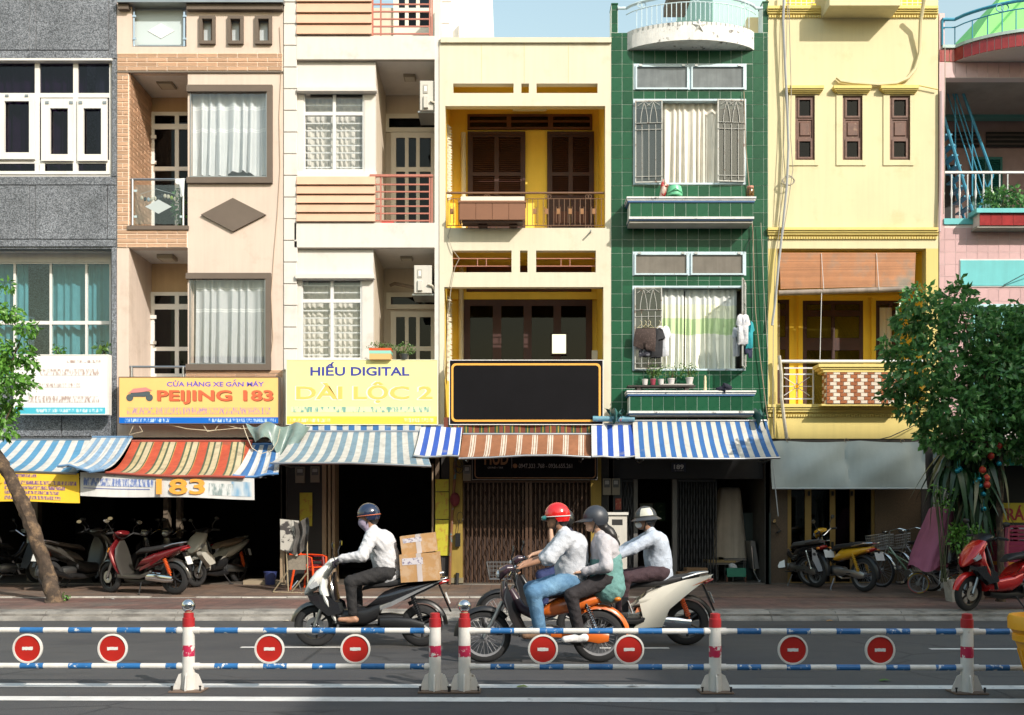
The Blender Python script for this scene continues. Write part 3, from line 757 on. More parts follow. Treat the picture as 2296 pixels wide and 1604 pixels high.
# railing with patterned panels and the brown planter box on it
m = MB(); y_ = F+.06
m.tube([(X(1000), y_, Z(431)), (X(1355), y_, Z(431))], .022, 8)
m.tube([(X(1002), y_, Z(444)), (X(1354), y_, Z(444))], .008, 6); m.tube([(X(1002), y_, Z(504)), (X(1354), y_, Z(504))], .008, 6)
for i in range(30):
    u = 1004+i*11.9; m.tube([(X(u), y_, Z(505)), (X(u), y_, Z(444))], .0065, 5)
rl = m.build('railing', M('railing_brown', (.16, .085, .05), .5), h4, smooth=True)
for i in range(13):
    u = 1010+i*26.5
    m = MB(); m.pb(u, 468, u+7, 480, y_-.012, .02); m.build('railing_plate', M('copper_plate', (.26, .125, .05), .45, .3), rl)
    m = MB(); m.tube([(X(u-1), y_, Z(462)), (X(u+8), y_, Z(462)), (X(u+8), y_, Z(498)), (X(u-1), y_, Z(498))], .006, 5, closed=True); m.build('railing_loop', MATS['railing_brown'], rl)
for u in (1092, 1229, 1320):
    for v in (439, 508):
        for s in (-3, 3): MB().tube([(X(u+s)+.035*math.cos(a), y_, Z(v)+.035*math.sin(a)) for a in [2*math.pi*k/12 for k in range(12)]], .006, 5, closed=True).build('railing_ring', MATS['railing_brown'], rl)
t = thing('rail_planter', 'long brown planter box with cream lining hung on the yellow house balcony rail', 'planter', (X(1104), F-.15, Z(502)))
br2 = M('brown_board', (.20, .085, .042), .55, var=.1)
part(t, 'box', br2, (1029, 452, 1178, 494, F-.36, .02), (1029, 452, 1033, 494, F-.339, .3), (1174, 452, 1178, 494, F-.339, .3))
for k in range(4): part(t, 'board', br2, (1030+37*k, 455, 1066+37*k, 493, F-.37, .012), c=.003)
part(t, 'rim', br2, (1027, 450, 1180, 454.5, F-.385, .36))
part(t, 'liner', M('cream_liner', (.72, .66, .52), .7), (1033, 441, 1176, 451, F-.30, .27))
part(t, 'base', brownw, (1036, 494, 1172, 498, F-.33, .3), (1072, 498, 1092, 506, F-.2, .2), (1142, 498, 1160, 506, F-.2, .2))
for (a, _, c_, _2) in slots2[::2]:
    m = MB()
    for v in (578, 595): m.tube([(X(a), F+.08, Z(v)), (X(c_), F+.08, Z(v))], .01, 6)
    for q in (.42, .57): m.tube([(X(a+(c_-a)*q), F+.08, Z(578)), (X(a+(c_-a)*q), F+.08, Z(595))], .008, 6)
    m.build('slot_bars', M('pinkish_steel', (.45, .2, .15), .5), h4)
d = window(h4, 1040, 672, 1328, 960, brownw, dglass, us=[(1105, 1124), (1174, 1192), (1241, 1258)], vs=[], y=yb-.06, fr=14, d=.06, name='door')
part(h4, 'door_lintel', yelin, (1000, 655, 1353, 671, yb-.1, .1))
part(h4, 'fanlight', brownr, (1046, 596, 1326, 654, yb-.04, .04))
MB().box(X(1046), yb+.01, Z(960), X(1330), yb+.02, Z(672)).build('door_backing', blackm, h4)
m = MB(); m.tube([(X(1034, yb-.12), yb-.12, Z(900)), (X(1034, yb-.12), yb-.12, Z(560))], .055, 10); m.build('drain_pipe', yel, h4, smooth=True)
part(h4, 'socket_box', upvc, (1327, 786, 1340, 806, F+1.2, .05))
t = thing('wall_mirror', 'small framed mirror hung on the dark glazed doors of the yellow house', 'mirror', (X(1253), yb-.1, Z(797)))
part(t, 'frame', brownw, (1235, 747, 1272, 796, yb-.10, .02)); part(t, 'glass', M('mirror', (.8, .85, .9), .03, 1), (1238, 750, 1269, 793, yb-.105, .005))
MB().tube([(X(1324), F, Z(521)), (X(1323), F-.16, Z(522))], .018, 8).build('drain_spout', steel, h4)

# ------------------------------------------------------------------ 5 green tiled house
gtile = M('green_tile', (.011, .078, .037), .3, var=.16, vs=5, rnd=.18, rvar=.08, bump=.05, bs=12, spec=.22)
gbed = M('pale_grout', (.66, .72, .66), .9, var=.1)
sky_paint = M('pale_blue_paint', (.50, .62, .68), .5, var=.12, vs=8, col2=(.20, .11, .06), c2s=14, c2r=(.64, .70))
h5 = house('green_tiled_house', 'narrow green tiled house with curved white top balcony and two window ledges', 1370, 1722, 74, gbed, 1.0)
holes5 = [(1421, 143, 1674, 201.6), (1420, 222, 1673, 414), (1418.6, 564.6, 1673, 618), (1418, 641, 1672, 831)]
wallholes(h5, 'wall', gbed, 1370.2, 74, 1721.8, 985, holes5, th=.18)
tile_wall(h5, 'tile', gtile, 1370.4, 74, 1721.6, 942, 24.42, 30.3, holes5, uo=1370.4, vo=53.3, gap=.34)
for (a, b, v0) in ((1371, 1385.5, 10), (1710, 1724, 6)):
    part(h5, 'pylon', gbed, (a, v0, b, 74, F+.01, .35)); part(h5, 'pylon_cap', gtile, (a-.5, v0-3, b+.5, v0, F-.005, .36))
    tile_wall(h5, 'tile', gtile, a+.4, v0+.5, b-.4, 73.5, 24, 30.3, [], y=F+.01, vo=53.3)
# curved balcony
def arc(u0, u1, bulge, n=28, y=F):
    x0, x1 = X(u0, y), X(u1, y); return [(x0+(x1-x0)*i/n, y-bulge*(1-(2*i/n-1)**2)**.75 if 0 < i < n else y) for i in range(n+1)]
A = arc(1406, 1691, .44); poly = A+[(A[-1][0], F+.3), (A[0][0], F+.3)]
peel = M('peeling_whitewash', (.72, .72, .70), .85, var=.15, vs=6, streak=.2, col2=(.16, .15, .14), c2s=5, c2r=(.60, .66), bump=.3)
bal = MB().prismz(poly, Z(113), Z(73)).build('balcony_band', peel, h5)
sx, sz = X(1558), Z(83); st = []
for k in range(10):
    a = R(90+36*k); r_ = .145 if k % 2 == 0 else .06; st.append((sx+r_*math.cos(a), sz+r_*math.sin(a)))
yy = F-.44
m = MB(); n_ = len(st); m.add([(p[0], yy, p[1]) for p in st]+[(sx, yy-.05, sz)], [((i+1) % n_, i, n_) for i in range(n_)]); m.build('star_relief', peel, bal)
rp = M('pale_blue_rail', (.55, .68, .74), .45, var=.1)
m = MB(); A2 = arc(1404, 1695, .50, 28); zt = Z(19)
m.tube([(X(1385), F, zt)]+[(p[0], p[1], zt+.0) for p in A2]+[(X(1710), F, zt)], .03, 8); m.tube([(p[0], p[1], zt-.13) for p in A2], .010, 6)
m.build('balcony_rail', rp, h5, smooth=True)
for i in range(2, 27, 1): MB().tube([(A2[i][0], A2[i][1], Z(74)), (A2[i][0], A2[i][1], zt-.13)], .0085, 6).build('baluster', rp, h5)
for u in (1440, 1553, 1663):
    i = min(range(29), key=lambda q: abs(A2[q][0]-X(u)))
    for s in (-.035, .035): MB().tube([(A2[i][0]+s+.045*math.cos(a), A2[i][1]-.01, zt-.066+.045*math.sin(a)) for a in [2*math.pi*k/12 for k in range(12)]], .008, 5, closed=True).build('rail_ring', rp, h5)
t = thing('roof_canopy', 'dark canopy on a thin post behind the curved top balcony', 'canopy', (X(1553), F+1.6, Z(74)))
MB().box(X(1525), F+1.2, Z(-3, F+1.4), X(1578), F+2.2, Z(-25, F+1.4)).build('roof', M('canopy_dark', (.08, .055, .04), .7), t)
MB().tube([(X(1553, F+1.6), F+1.6, Z(74)), (X(1551, F+1.6), F+1.6, Z(-3))], .02, 8).build('post', steel, t)
milky = M('dusty_glass', (.16, .18, .19), .18, var=.35, vs=3, streak=.25)
milky2 = M('dusty_brown_glass', (.17, .15, .13), .25, var=.3, vs=3, streak=.25)
for (a, b, c_, d, um, gm) in ((1421, 143, 1674, 201.6, 1547, milky), (1418.6, 564.6, 1673, 618, 1546, milky2)):
    f = window(h5, a, b, c_, d, sky_paint, gm, us=[(um-3, um+3)], vs=[], y=F-.015, fr=4, d=.07, panes=False)
    for (p, q) in ((a+4, um-3), (um+3, c_-4)):
        s = window(f, p, b+3.5, q, d-1.5, sky_paint, gm, y=F-.04, fr=3.5, d=.05, name='sash', panes=False)
        part(f, 'pane', gm, (p+3, b+6.5, q-3, d-4.5, F-.005, .006))
        part(f, 'hinge', steel, (p+8, b+1, p+15, b+5, F-.055, .02), (q-15, b+1, q-8, b+5, F-.055, .02))
for (a, b, c_, d) in ((1420, 222, 1673, 414), (1418, 641, 1672, 831)):
    window(h5, a, b, c_, d, sky_paint, glass, y=F-.02, fr=4, d=.1, panes=False)
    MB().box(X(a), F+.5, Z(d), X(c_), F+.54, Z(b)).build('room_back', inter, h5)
rust = M('rusty_white_steel', (.46, .46, .43), .5, var=.15, vs=9, col2=(.16, .075, .035), c2s=9, c2r=(.56, .66))
rustglass = GLASS('leaf_glass', (.62, .65, .66), .14, .15)
def leaf(w_, hh, flip=False):
    """open casement leaf in local coordinates: x 0..w, z 0..h, with arched grille"""
    f = MB(); t = .022
    for (a, b, c, d) in ((0, 0, t, hh), (w_-t, 0, w_, hh), (t, 0, w_-t, t), (t, hh-t, w_-t, hh)): f.box(a, 0, b, c, .03, d)
    g = MB(); r_ = .0065; zs = (hh*.07, hh*.64, hh*.72)
    for z in zs: g.tube([(0, -.012, z), (w_, -.012, z)], r_, 5)
    for k in range(1, 4): g.tube([(w_*k/4, -.02, hh*.02), (w_*k/4, -.02, hh*.7)], r_, 5)
    for k in (0, 1):
        x0, x1 = w_*(.20+.34*k), w_*(.46+.34*k); zb = hh*.72; xm = (x0+x1)/2; H_ = hh*.25
        g.tube([(x0, -.015, zb)]+[(x0+(xm-x0)*(q**1.8), -.015, zb+H_*q) for q in (.3, .5, .7, .85, .95, 1)], r_, 5)
        g.tube([(x1, -.015, zb)]+[(x1+(xm-x1)*(q**1.8), -.015, zb+H_*q) for q in (.3, .5, .7, .85, .95, 1)], r_, 5)
        g.tube([(x0-w_*.1, -.015, hh*.93), (xm, -.015, hh*.985), (x1+w_*.1, -.015, hh*.93)], r_, 5)
    return f, g
def put_leaf(u0, v0, u1, v1, y, rz=0, hinge_right=False, w_=None):
    ww = w_ or (u1-u0)*y/K; hh = (v1-v0)*y/K; f, g = leaf(ww, hh)
    p = MB().box(.022, .012, .022, ww-.022, .017, hh-.022)
    x = X(u1 if hinge_right else u0, y)
    mt = Matrix.Translation((x, y, Z(v1, y))) @ Matrix.Rotation(rz, 4, 'Z') @ Matrix.Translation((-ww if hinge_right else 0, 0, 0))
    o = f.xf(mt).build('casement', rust, h5); g.xf(mt).build('grille', rust, o); p.xf(mt).build('pane', rustglass, o)
put_leaf(1424, 226, 1485, 410, F-.07, R(-4)); put_leaf(1608, 224, 1670, 408, F-.07, R(4), True)
put_leaf(1423, 645, 1484, 828, F-.07, R(-5)); put_leaf(1642, 636, 1672, 829, F-.04, R(72), True, .52)
curtain(1484, 232, 1612, 413, F+.13, 9, .05, M('stained_ivory_curtain', (.72, .68, .60), .8, var=.12, vs=4, col2=(.50, .28, .12), c2s=4.5, c2r=(.70, .74)), 'ivory curtain with rusty stains between the open upper casements', 21, nv=12)
curtain(1484, 648, 1534, 829, F+.13, 4, .04, M('green_cream_curtain', (.72, .72, .60), .8, var=.1, stripes=((0, (.74, .75, .66)), (.35, (.50, .64, .36)), (.5, (.72, .74, .58)), (.62, (.66, .68, .66))), per=2.2, ax=2, wob=.15), 'narrow half of the cream and green curtain in the lower green house window', 22)
curtain(1536, 650, 1652, 829, F+.15, 8, .045, MATS['green_cream_curtain'], 'wide half of the cream and green curtain in the lower green house window', 23)
def ledge(v0, v1, v2, v3):
    """tiled window ledge: top moulding v0..v1, tiled face v1..v2, foot moulding v2..v3"""
    pr = .42; y_ = F-pr
    t = MB(); s = F/y_
    zz = lambda v: Z(v, y_)
    def slab(ua, ub, za, zb, p): t.box(X(ua, y_), F-p, za, X(ub, y_), F-.013, zb)
    slab(1405, 1695, zz(v0+4), zz(v0), pr+.03); slab(1406, 1694, zz(v0+8), zz(v0+5.4), pr+.01)
    slab(1410, 1690, zz(v2+5), zz(v2), pr+.03)
    lg = t.build('ledge', peel, h5)
    b = MB(); b.box(X(1405.5, y_), F-pr-.015, zz(v0+5.4), X(1694.5, y_), F-.013, zz(v0+4)); b.box(X(1408, y_), F-pr-.005, zz(v0+12), X(1692, y_), F-.013, zz(v0+8)); b.box(X(1411, y_), F-pr-.012, zz(v2+7.5), X(1689, y_), F-.013, zz(v2+5))
    b.build('blue_moulding', M('blue_trim', (.03, .10, .24), .5, var=.2), lg)
    MB().box(X(1412, y_), F-pr+.02, zz(v2), X(1689, y_), F-.013, zz(v0+12)).build('ledge_core', gbed, lg)
    MB().box(X(1412, y_), F-pr+.02, zz(v3), X(1688, y_), F-.013, zz(v2+7.5)).build('soffit', M('soffit_grime', (.42, .40, .36), .9, var=.25), lg)
    tile_wall(lg, 'tile', gtile, 1412.4, v0+12.3, 1688.6, v2-.3, 25.1, 60, [], y=F-pr+.02, uo=1412.4)
ledge(442, 0, 487, 499.5); ledge(876, 0, 922, 933)

# ------------------------------------------------------------------ 6 tall yellow house with dentil cornices
yel6 = M('lemon_plaster', (.67, .595, .37), .85, col2=(.57, .49, .27), c2s=1.7, c2r=(.56, .78), var=.05, vs=1.0, streak=.07, fine=.04, bump=.12, bs=90)
yel6d = M('lemon_trim', (.70, .56, .19), .8, var=.06, streak=.06)
yel6i = M('deep_yellow_plaster', (.82, .57, .05), .75, var=.05)
h6 = house('lemon_house', 'lemon yellow house with dentil cornices and three slender wooden windows', 1722, 2104, -60, yel6, 1.75)
win6 = [(1783, 215, 1827, 359), (1889.5, 215, 1934, 359), (1995, 215, 2041, 359)]
wallholes(h6, 'wall', yel6, 1722.4, -60, 2103.6, 557.6, [tuple(q) for q in win6]+[(1760, -60, 2075, 12)], th=.2)
wallholes(h6, 'wall', M('shaded_yellow_plaster', (.66, .53, .19), .85, var=.06, vs=1.0, streak=.08, fine=.04, bump=.12, bs=90), 1722.4, 557.6, 2103.6, 984, [(1743, 557.6, 2076.5, 906)], th=.2)  # same wall as above, its colour deepened to carry the shaded look
def cornice(v0, v1, n=64, top=True):
    hh = (v1-v0)
    o = part(h6, 'cornice', yel6d, (1722, v0, 2104, v0+hh*.22, F-.10, .10), (1722, v0+hh*.24, 2104, v0+hh*.40, F-.075, .075), (1722, v0+hh*.42, 2104, v0+hh*.60, F-.05, .05), (1722, v0+hh*.6, 2104, v0+hh*.66, F-.035, .035))
    me = mesh_of(MB().box(0, -.035, 0, .032, 0, .045), 'dentil', yel6d)
    for i in range(n): inst('dentil', me, o, (X(1724)+i*.0522, F, Z(v1)))
    return o
cornice(13, 41); cornice(510, 537); cornice(907, 935)
woodw = M('worn_red_wood', (.115, .045, .026), .55, var=.35, vs=9, col2=(.28, .17, .10), c2s=12, c2r=(.58, .72), bump=.2)
for (a, b, c_, d) in win6:
    m = MB(); y_ = F-.02
    m.pb(a-14, 212, a, 371, y_, .02); m.pb(c_, 212, c_+8, 371, y_, .02); m.pb(a, 359.5, c_, 371, y_+.002, .018); m.build('window_surround', yel6, h6)
    cu = (a+c_)/2
    o = part(h6, 'window_cornice', yel6d, (cu-42, 191.5, cu+43, 198, F-.12, .12), (cu-40, 198.3, cu+41, 202, F-.10, .10), (cu-37, 202.3, cu+38, 206, F-.075, .075), (cu-34, 206.3, cu+35, 210, F-.05, .05))
    f = window(h6, a, b, c_, d, woodw, dglass, vs=[(b+49, b+54), (b+95, b+99)], y=F+.02, fr=6, d=.06, panes=False)
    for (p, q) in ((b+6, b+48), (b+99, d-4)): part(f, 'pane', dglass, (a+6, p, c_-6, q, F+.045, .005)); part(f, 'backing', blackm, (a+6, p, c_-6, q, F+.12, .005))
    for (p, q) in ((b+5, b+49), (b+98, d-3)):
        part(f, 'sash', woodw, (a+5.5, p, a+9.5, q, F+.005, .03), (c_-9.5, p, c_-5.5, q, F+.005, .03), (a+9.5, p, c_-9.5, p+4, F+.006, .028), (a+9.5, q-4, c_-9.5, q, F+.006, .028))
    part(f, 'panel', woodw, (a+6, b+54, c_-6, b+95, F+.04, .03)); part(f, 'panel_field', woodw, (a+10, b+59, c_-10, b+90, F+.02, .02), c=.012)
# balcony above the frame
part(h6, 'upper_back_wall', yel6i, (1740, -60, 2090, 13, F+1.2, .1))
m = MB(); xa, xb = X(1842), X(1997); z0, z1 = Z(12.5, F-.5), Z(-30, F-.5)
m.add([(xa, F-.5, z0), (xb, F-.5, z0), (xb, F-.5, z1), (xa, F-.5, z1), (xa, F, z0), (xb, F, z0), (xb+.15, F, z1), (xa-.15, F, z1)], [(0, 1, 2, 3), (4, 0, 3, 7), (1, 5, 6, 2), (5, 4, 7, 6), (0, 4, 5, 1), (3, 2, 6, 7)])
m.build('balcony_box', yel6, h6)
m = MB()
for u in range(1762, 1842, 12): m.tube([(X(u), F+.05, Z(12)), (X(u), F+.05, Z(-40))], .008, 5)
for u in range(2000, 2075, 12): m.tube([(X(u), F+.05, Z(12)), (X(u), F+.05, Z(-40))], .008, 5)
m.tube([(X(1760), F+.05, Z(4)), (X(2075), F+.05, Z(4))], .01, 6); m.build('upper_railing', whitem, h6)
# loggia
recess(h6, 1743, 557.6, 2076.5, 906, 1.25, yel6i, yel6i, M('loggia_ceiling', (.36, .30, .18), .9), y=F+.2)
yb = F+1.45
part(h6, 'upper_lintel', yel6i, (1745, 560, 2075, 566, F+.21, .05))
for (a, c_, v0) in ((1718, 1770, 672), (1800, 1936, 674), (1964, 2030, 674)):
    o = MB(); o.pb(a-10, v0-10, c_+10, v0, yb-.05, .05); o.pb(a-10, v0, a, 960, yb-.048, .048); o.pb(c_, v0, c_+10, 960, yb-.048, .048)
    o.pb(a-14, v0-12, c_+14, v0-8, yb-.07, .07); o.build('door_surround', yel6i, h6)
    d = window(h6, a, v0, c_, 960, brownw, dglass, us=[((a+c_)/2-4, (a+c_)/2+4)], vs=[(v0+22, v0+36), (v0+84, v0+112)], y=yb-.03, fr=9, d=.04, name='door')
    part(d, 'backing', blackm, (a, v0, c_, 960, yb+.012, .01))
curtain(1722, 680, 1748, 830, yb-.06, 2, .02, MATS['ivory_curtain'], 'tied ivory curtain at the side door of the lemon house loggia', 31)
curtain(1972, 690, 2000, 860, yb-.06, 2, .02, MATS['ivory_curtain'], 'tied ivory curtain behind the tree in the lemon house loggia', 33)
m = MB(); y_ = F+.05
m.tube([(X(1745), y_, Z(810)), (X(2076), y_, Z(810))], .034, 10); m.build('handrail', whitem, h6, smooth=True)
m = MB(); u0, u1, v0, v1 = 1758, 1822, 825, 902
m.pb(u0, 824, u1+4, 827, y_, .02); m.pb(u0, 838, u1+2, 841, y_+.002, .016); m.pb(u0, 893, u1+2, 896, y_+.002, .016); m.pb(u1, 824, u1+3, 906, y_-.002, .024)
cx, cz = X(1788), Z(866)
m.tube([(cx+.05*math.cos(a), y_, cz+.05*math.sin(a)) for a in [2*math.pi*k/14 for k in range(14)]], .008, 6, closed=True)
for k in range(8):
    a = k*math.pi/4; L1 = .30 if k % 2 == 0 else .36
    m.tube([(cx+.05*math.cos(a), y_, cz+.05*math.sin(a)), (cx+L1*math.cos(a), y_, cz+L1*math.sin(a)*.72)], .0085, 6)
m.build('railing', whitem, h6)
pm = MB(); yp = F-.34; zb = lambda v: Z(v, yp)
pm.box(X(1853, yp), yp, zb(906), X(2031, yp), F-.1, zb(835)).build('planter_body', M('mortar_white', (.66, .62, .56), .9), h6)
pbody = h6.children[-1]
part(pbody, 'planter_rim', yel6d, (1836, 816, 2040, 823, F-.40, .4), (1840, 823.2, 2036, 828, F-.375, .38), (1846, 828.2, 2034, 834.6, F-.355, .36))
part(pbody, 'planter_foot', yel6d, (1842, 906, 2031, 910, F-.33, .33))
cb, bb = M('cream_brick', (.66, .56, .45), .6, rnd=.08, var=.05), M('rust_brick', (.30, .085, .018), .5, rnd=.1, var=.1)
rowh = (906-835.5)/8.6
for r_ in range(9):
    va = 832.2+r_*rowh; ua = 1853-(7.7 if r_ % 2 else 0); k = 0
    while ua < 2031:
        rc = (max(ua, 1853.2)+.5, max(va, 835)+.5, min(ua+15.4, 2030.8)-.5, min(va+rowh, 905.5)-.5)
        if rc[2]-rc[0] > 1.5 and rc[3]-rc[1] > 1:
            mt = bb if (k % 2 == 0) else cb
            o = part(pbody, 'brick', mt, (*rc, yp-.012, .012), c=.003)
        ua += 15.4; k += 1
for r_ in range(9):           # left flank of the planter
    va = 832.2+r_*rowh
    for k in range(2):
        z0, z1 = zb(min(va+rowh, 905.5)-.5), zb(max(va, 835)+.5); y0 = yp+.005+k*.12
        m = MB(); m.box(X(1853, yp)-.012, y0, z0, X(1853, yp), y0+.11, z1); m.build('brick', bb if (r_+k) % 2 else cb, pbody)
MB().tube([(X(2058), F, Z(928)), (X(2056), F-.15, Z(928))], .02, 8).build('drain_spout', yel6d, h6)
# bamboo blind hung in the loggia opening
t = thing('bamboo_blind', 'weathered orange bamboo blind half rolled in the lemon house loggia', 'blind', (X(1900), F+.1, Z(656)))
bam = M('bamboo', (.46, .20, .085), .6, var=.28, vs=1.6, fine=.15, col2=(.26, .21, .16), c2s=1.4, c2r=(.5, .68), rnd=.15)
n = 30
for k in range(n):
    a = 567+k*(646-567)/n; dr = 8*(k/n)
    z0 = Z(a+(646-567)/n-.25, F+.06); z1 = Z(a+.2, F+.06)
    MB().add([(X(1749+k*.1), F+.055, z0-.02*k/n), (X(2056-k*.1), F+.055, z0+.04*k/n), (X(2056-k*.1), F+.055, z1+.04*k/n), (X(1749+k*.1), F+.055, z1-.02*k/n),
              (X(1749+k*.1), F+.066, z0-.02*k/n), (X(2056-k*.1), F+.066, z0+.04*k/n), (X(2056-k*.1), F+.066, z1+.04*k/n), (X(1749+k*.1), F+.066, z1-.02*k/n)],
             [(0, 1, 2, 3), (7, 6, 5, 4), (3, 2, 6, 7), (4, 5, 1, 0)]).build('slat', bam, t)
MB().tube([(X(1747), F+.06, Z(656)), (X(1850), F+.06, Z(653)), (X(2055), F+.06, Z(646))], .055, 10).build('roll', M('grey_bamboo', (.27, .22, .18), .7, var=.3, vs=5, streak=.3), t, smooth=True)
m = MB()
for u in (1843, 1967): m.tube([(X(u), F+.04, Z(567)), (X(u+4), F+.0, Z(650))], .006, 5)
m.tube([(X(1843), F+.02, Z(650)), (X(1839), F+.02, Z(812))], .007, 5); m.build('cord', whitem, t)

# ------------------------------------------------------------------ 7 pink house (left edge of it in view)
pink = M('pink_tile', (.56, .36, .36), .3, var=.1, vs=6, rnd=.07, bump=.1, bs=60)
pinkb = M('pink_grout', (.66, .58, .56), .9)
redt = M('crimson_tile', (.30, .022, .024), .22, var=.25, vs=9, rnd=.1)
cyanp = M('cyan_paint', (.12, .48, .50), .6, var=.1, streak=.12)
h7 = house('pink_house', 'pink tiled house with red tiled curved balcony blue ladder and turquoise trim', 2106, 2520, 90, pinkb, 2.3)
wallholes(h7, 'wall', pinkb, 2106, 165, 2520, 985, [(2118, 175, 2520, 495), (2180, 684, 2520, 960)], th=.2)
tile_wall(h7, 'tile', pink, 2106.4, 511, 2330, 690, 24.2, 27.5, [(2152, 583, 2400, 642), (2180, 684, 2520, 960)], uo=2118, vo=511)
tile_wall(h7, 'tile', pink, 2106.4, 690, 2180, 985, 24.2, 27.5, [(2180, 684, 2520, 960)], uo=2118, vo=511)
tile_wall(h7, 'tile', pink, 2106.4, 140, 2330, 175, 24.2, 34.5, [], uo=2118)
part(h7, 'corner_pier', pink, (2106, 30, 2118, 510, F-.004, .18))
part(h7, 'turquoise_panel', cyanp, (2154, 584, 2400, 641, F-.03, .03)); part(h7, 'panel_trim', white, (2152, 582, 2400, 584.5, F-.02, .02), (2152, 641, 2400, 643.5, F-.02, .02), (2152, 584.5, 2154, 641, F-.02, .02))
part(h7, 'lintel', M('pale_turquoise', (.40, .62, .66), .6), (2178, 682, 2520, 688, F-.04, .1))
wf = window(h7, 2180, 690, 2520, 960, M('turquoise_frame', (.16, .42, .44), .6), dglass, us=[(2245, 2252), (2330, 2336)], vs=[(760, 766)], y=F+.06, fr=6, d=.06)
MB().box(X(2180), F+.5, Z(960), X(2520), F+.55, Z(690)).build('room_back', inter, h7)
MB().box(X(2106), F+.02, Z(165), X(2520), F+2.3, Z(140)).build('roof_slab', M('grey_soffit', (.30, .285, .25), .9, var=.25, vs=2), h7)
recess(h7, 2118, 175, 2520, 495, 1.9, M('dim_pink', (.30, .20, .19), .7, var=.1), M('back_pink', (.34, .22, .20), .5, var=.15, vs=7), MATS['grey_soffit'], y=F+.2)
A = arc(2140, 2520, .75, 30); poly = A+[(A[-1][0], F+.2), (A[0][0], F+.2)]
rb = MB().prismz(poly, Z(139), Z(110)).build('balcony_band', pinkb, h7)
for i in range(0, 22):
    p, q = A[i], A[i+1]; dx, dy = q[0]-p[0], q[1]-p[1]; Ln = math.hypot(dx, dy)
    nrm = (dy/Ln*.012, -dx/Ln*.012)
    e = .006/Ln; z0, z1 = Z(138.6), Z(111)
    a = (p[0]+dx*e, p[1]+dy*e); b = (q[0]-dx*e, q[1]-dy*e)
    MB().add([(a[0], a[1], z0), (b[0], b[1], z0), (b[0], b[1], z1), (a[0], a[1], z1)]+[(k_[0]+nrm[0], k_[1]+nrm[1], z_) for k_, z_ in ((a, z0), (b, z0), (b, z1), (a, z1))],
             [(4, 5, 6, 7), (0, 1, 5, 4), (1, 2, 6, 5), (2, 3, 7, 6), (3, 0, 4, 7)]).build('tile', redt, rb)
for k in range(3): part(rb, 'tile', redt, (2107+11.3*k, 111, 2117.6+11.3*k, 138.6, F-.012, .012), c=.003)
poly2 = [(p[0], p[1]-.05) for p in A]+[(A[-1][0], F+.2), (A[0][0]-.25, F+.2), (A[0][0]-.25, F-.05)]
MB().prismz(poly2, Z(110)+.002, Z(103)).build('balcony_lip', M('lip_mint', (.42, .55, .52), .7, var=.2), h7)
bl = M('blue_rail_paint', (.04, .26, .40), .45, var=.15)
m = MB(); zt = Z(45); pts = [(X(2112), F-.02, zt)]+[(p[0], p[1]-.02, zt+.04*min(1, i/8)) for i, p in enumerate(A)]
m.tube(pts, .034, 8); m.tube([(p[0], p[1], p[2]-.16) for p in pts], .012, 6)
m.build('balcony_rail', bl, h7, smooth=True)
for i in range(0, 30, 2): MB().tube([(A[i][0], A[i][1]-.02, Z(103)), (A[i][0], A[i][1]-.02, zt-.14)], .011, 6).build('baluster', bl, h7)
MB().tube([(X(2112), F-.02, Z(103)), (X(2112), F-.02, zt)], .02, 6).build('baluster', bl, h7)
for s in (-.05, .05): MB().tube([(A[6][0]+s+.07*math.cos(a), A[6][1]-.03, zt-.05+.07*math.sin(a)) for a in [2*math.pi*k/14 for k in range(14)]], .01, 5, closed=True).build('rail_ring', bl, h7)
# loggia of the pink house: back wall, vents, green shutters, railing, planter
yb = F+2.04
part(h7, 'turquoise_beam', M('dull_turquoise', (.10, .28, .25), .7), (2120, 238, 2420, 264, F+1.8, .2))
for (a, b) in ((2136, 2196), (2212, 2380)):
    o = part(h7, 'vent', blackm, (a, 296, b, 330, yb, .03)); m = MB()
    for k in range(3): m.pb(a, 301+k*10, b, 304+k*10, yb-.03, .03)
    m.build('vent_slats', M('vent_slat', (.10, .08, .07), .8), o)
gsh = M('green_shutter', (.012, .12, .10), .5, var=.15)
for (a, b) in ((2180, 2213), (2214, 2248)): louvre(h7, a, 352, b, 482, yb-.05, gsh)
part(h7, 'doorway', blackm, (2112, 370, 2142, 510, yb-.01, .03))
m = MB(); y_ = F+.05
o = m.pb(2117, 384, 2330, 388.5, y_-.02, .05).build('railing', whitem, h7)
for u in range(2118, 2270, 18): MB().lathe([(.014, Z(492)), (.012, Z(445)), (.026, Z(432)), (.012, Z(420)), (.014, Z(389))], (X(u), y_, 0), n=8).build('baluster', whitem, o, smooth=True)
part(h7, 'balcony_kerb', cyanp, (2117, 490, 2204, 503, F-.03, .1))
t2 = part(h7, 'flower_trough', pinkb, (2196, 477, 2420, 506, F-.30, .3)); part(t2, 'trough_rim', cyanp, (2190, 467, 2420, 476.8, F-.36, .36)); part(t2, 'trough_foot', MATS['grey_soffit'], (2192, 506, 2420, 511, F-.29, .29))
for k in range(6): part(t2, 'tile', redt, (2197+25*k, 477.5, 2221.4+25*k, 505.5, F-.312, .012), c=.003)
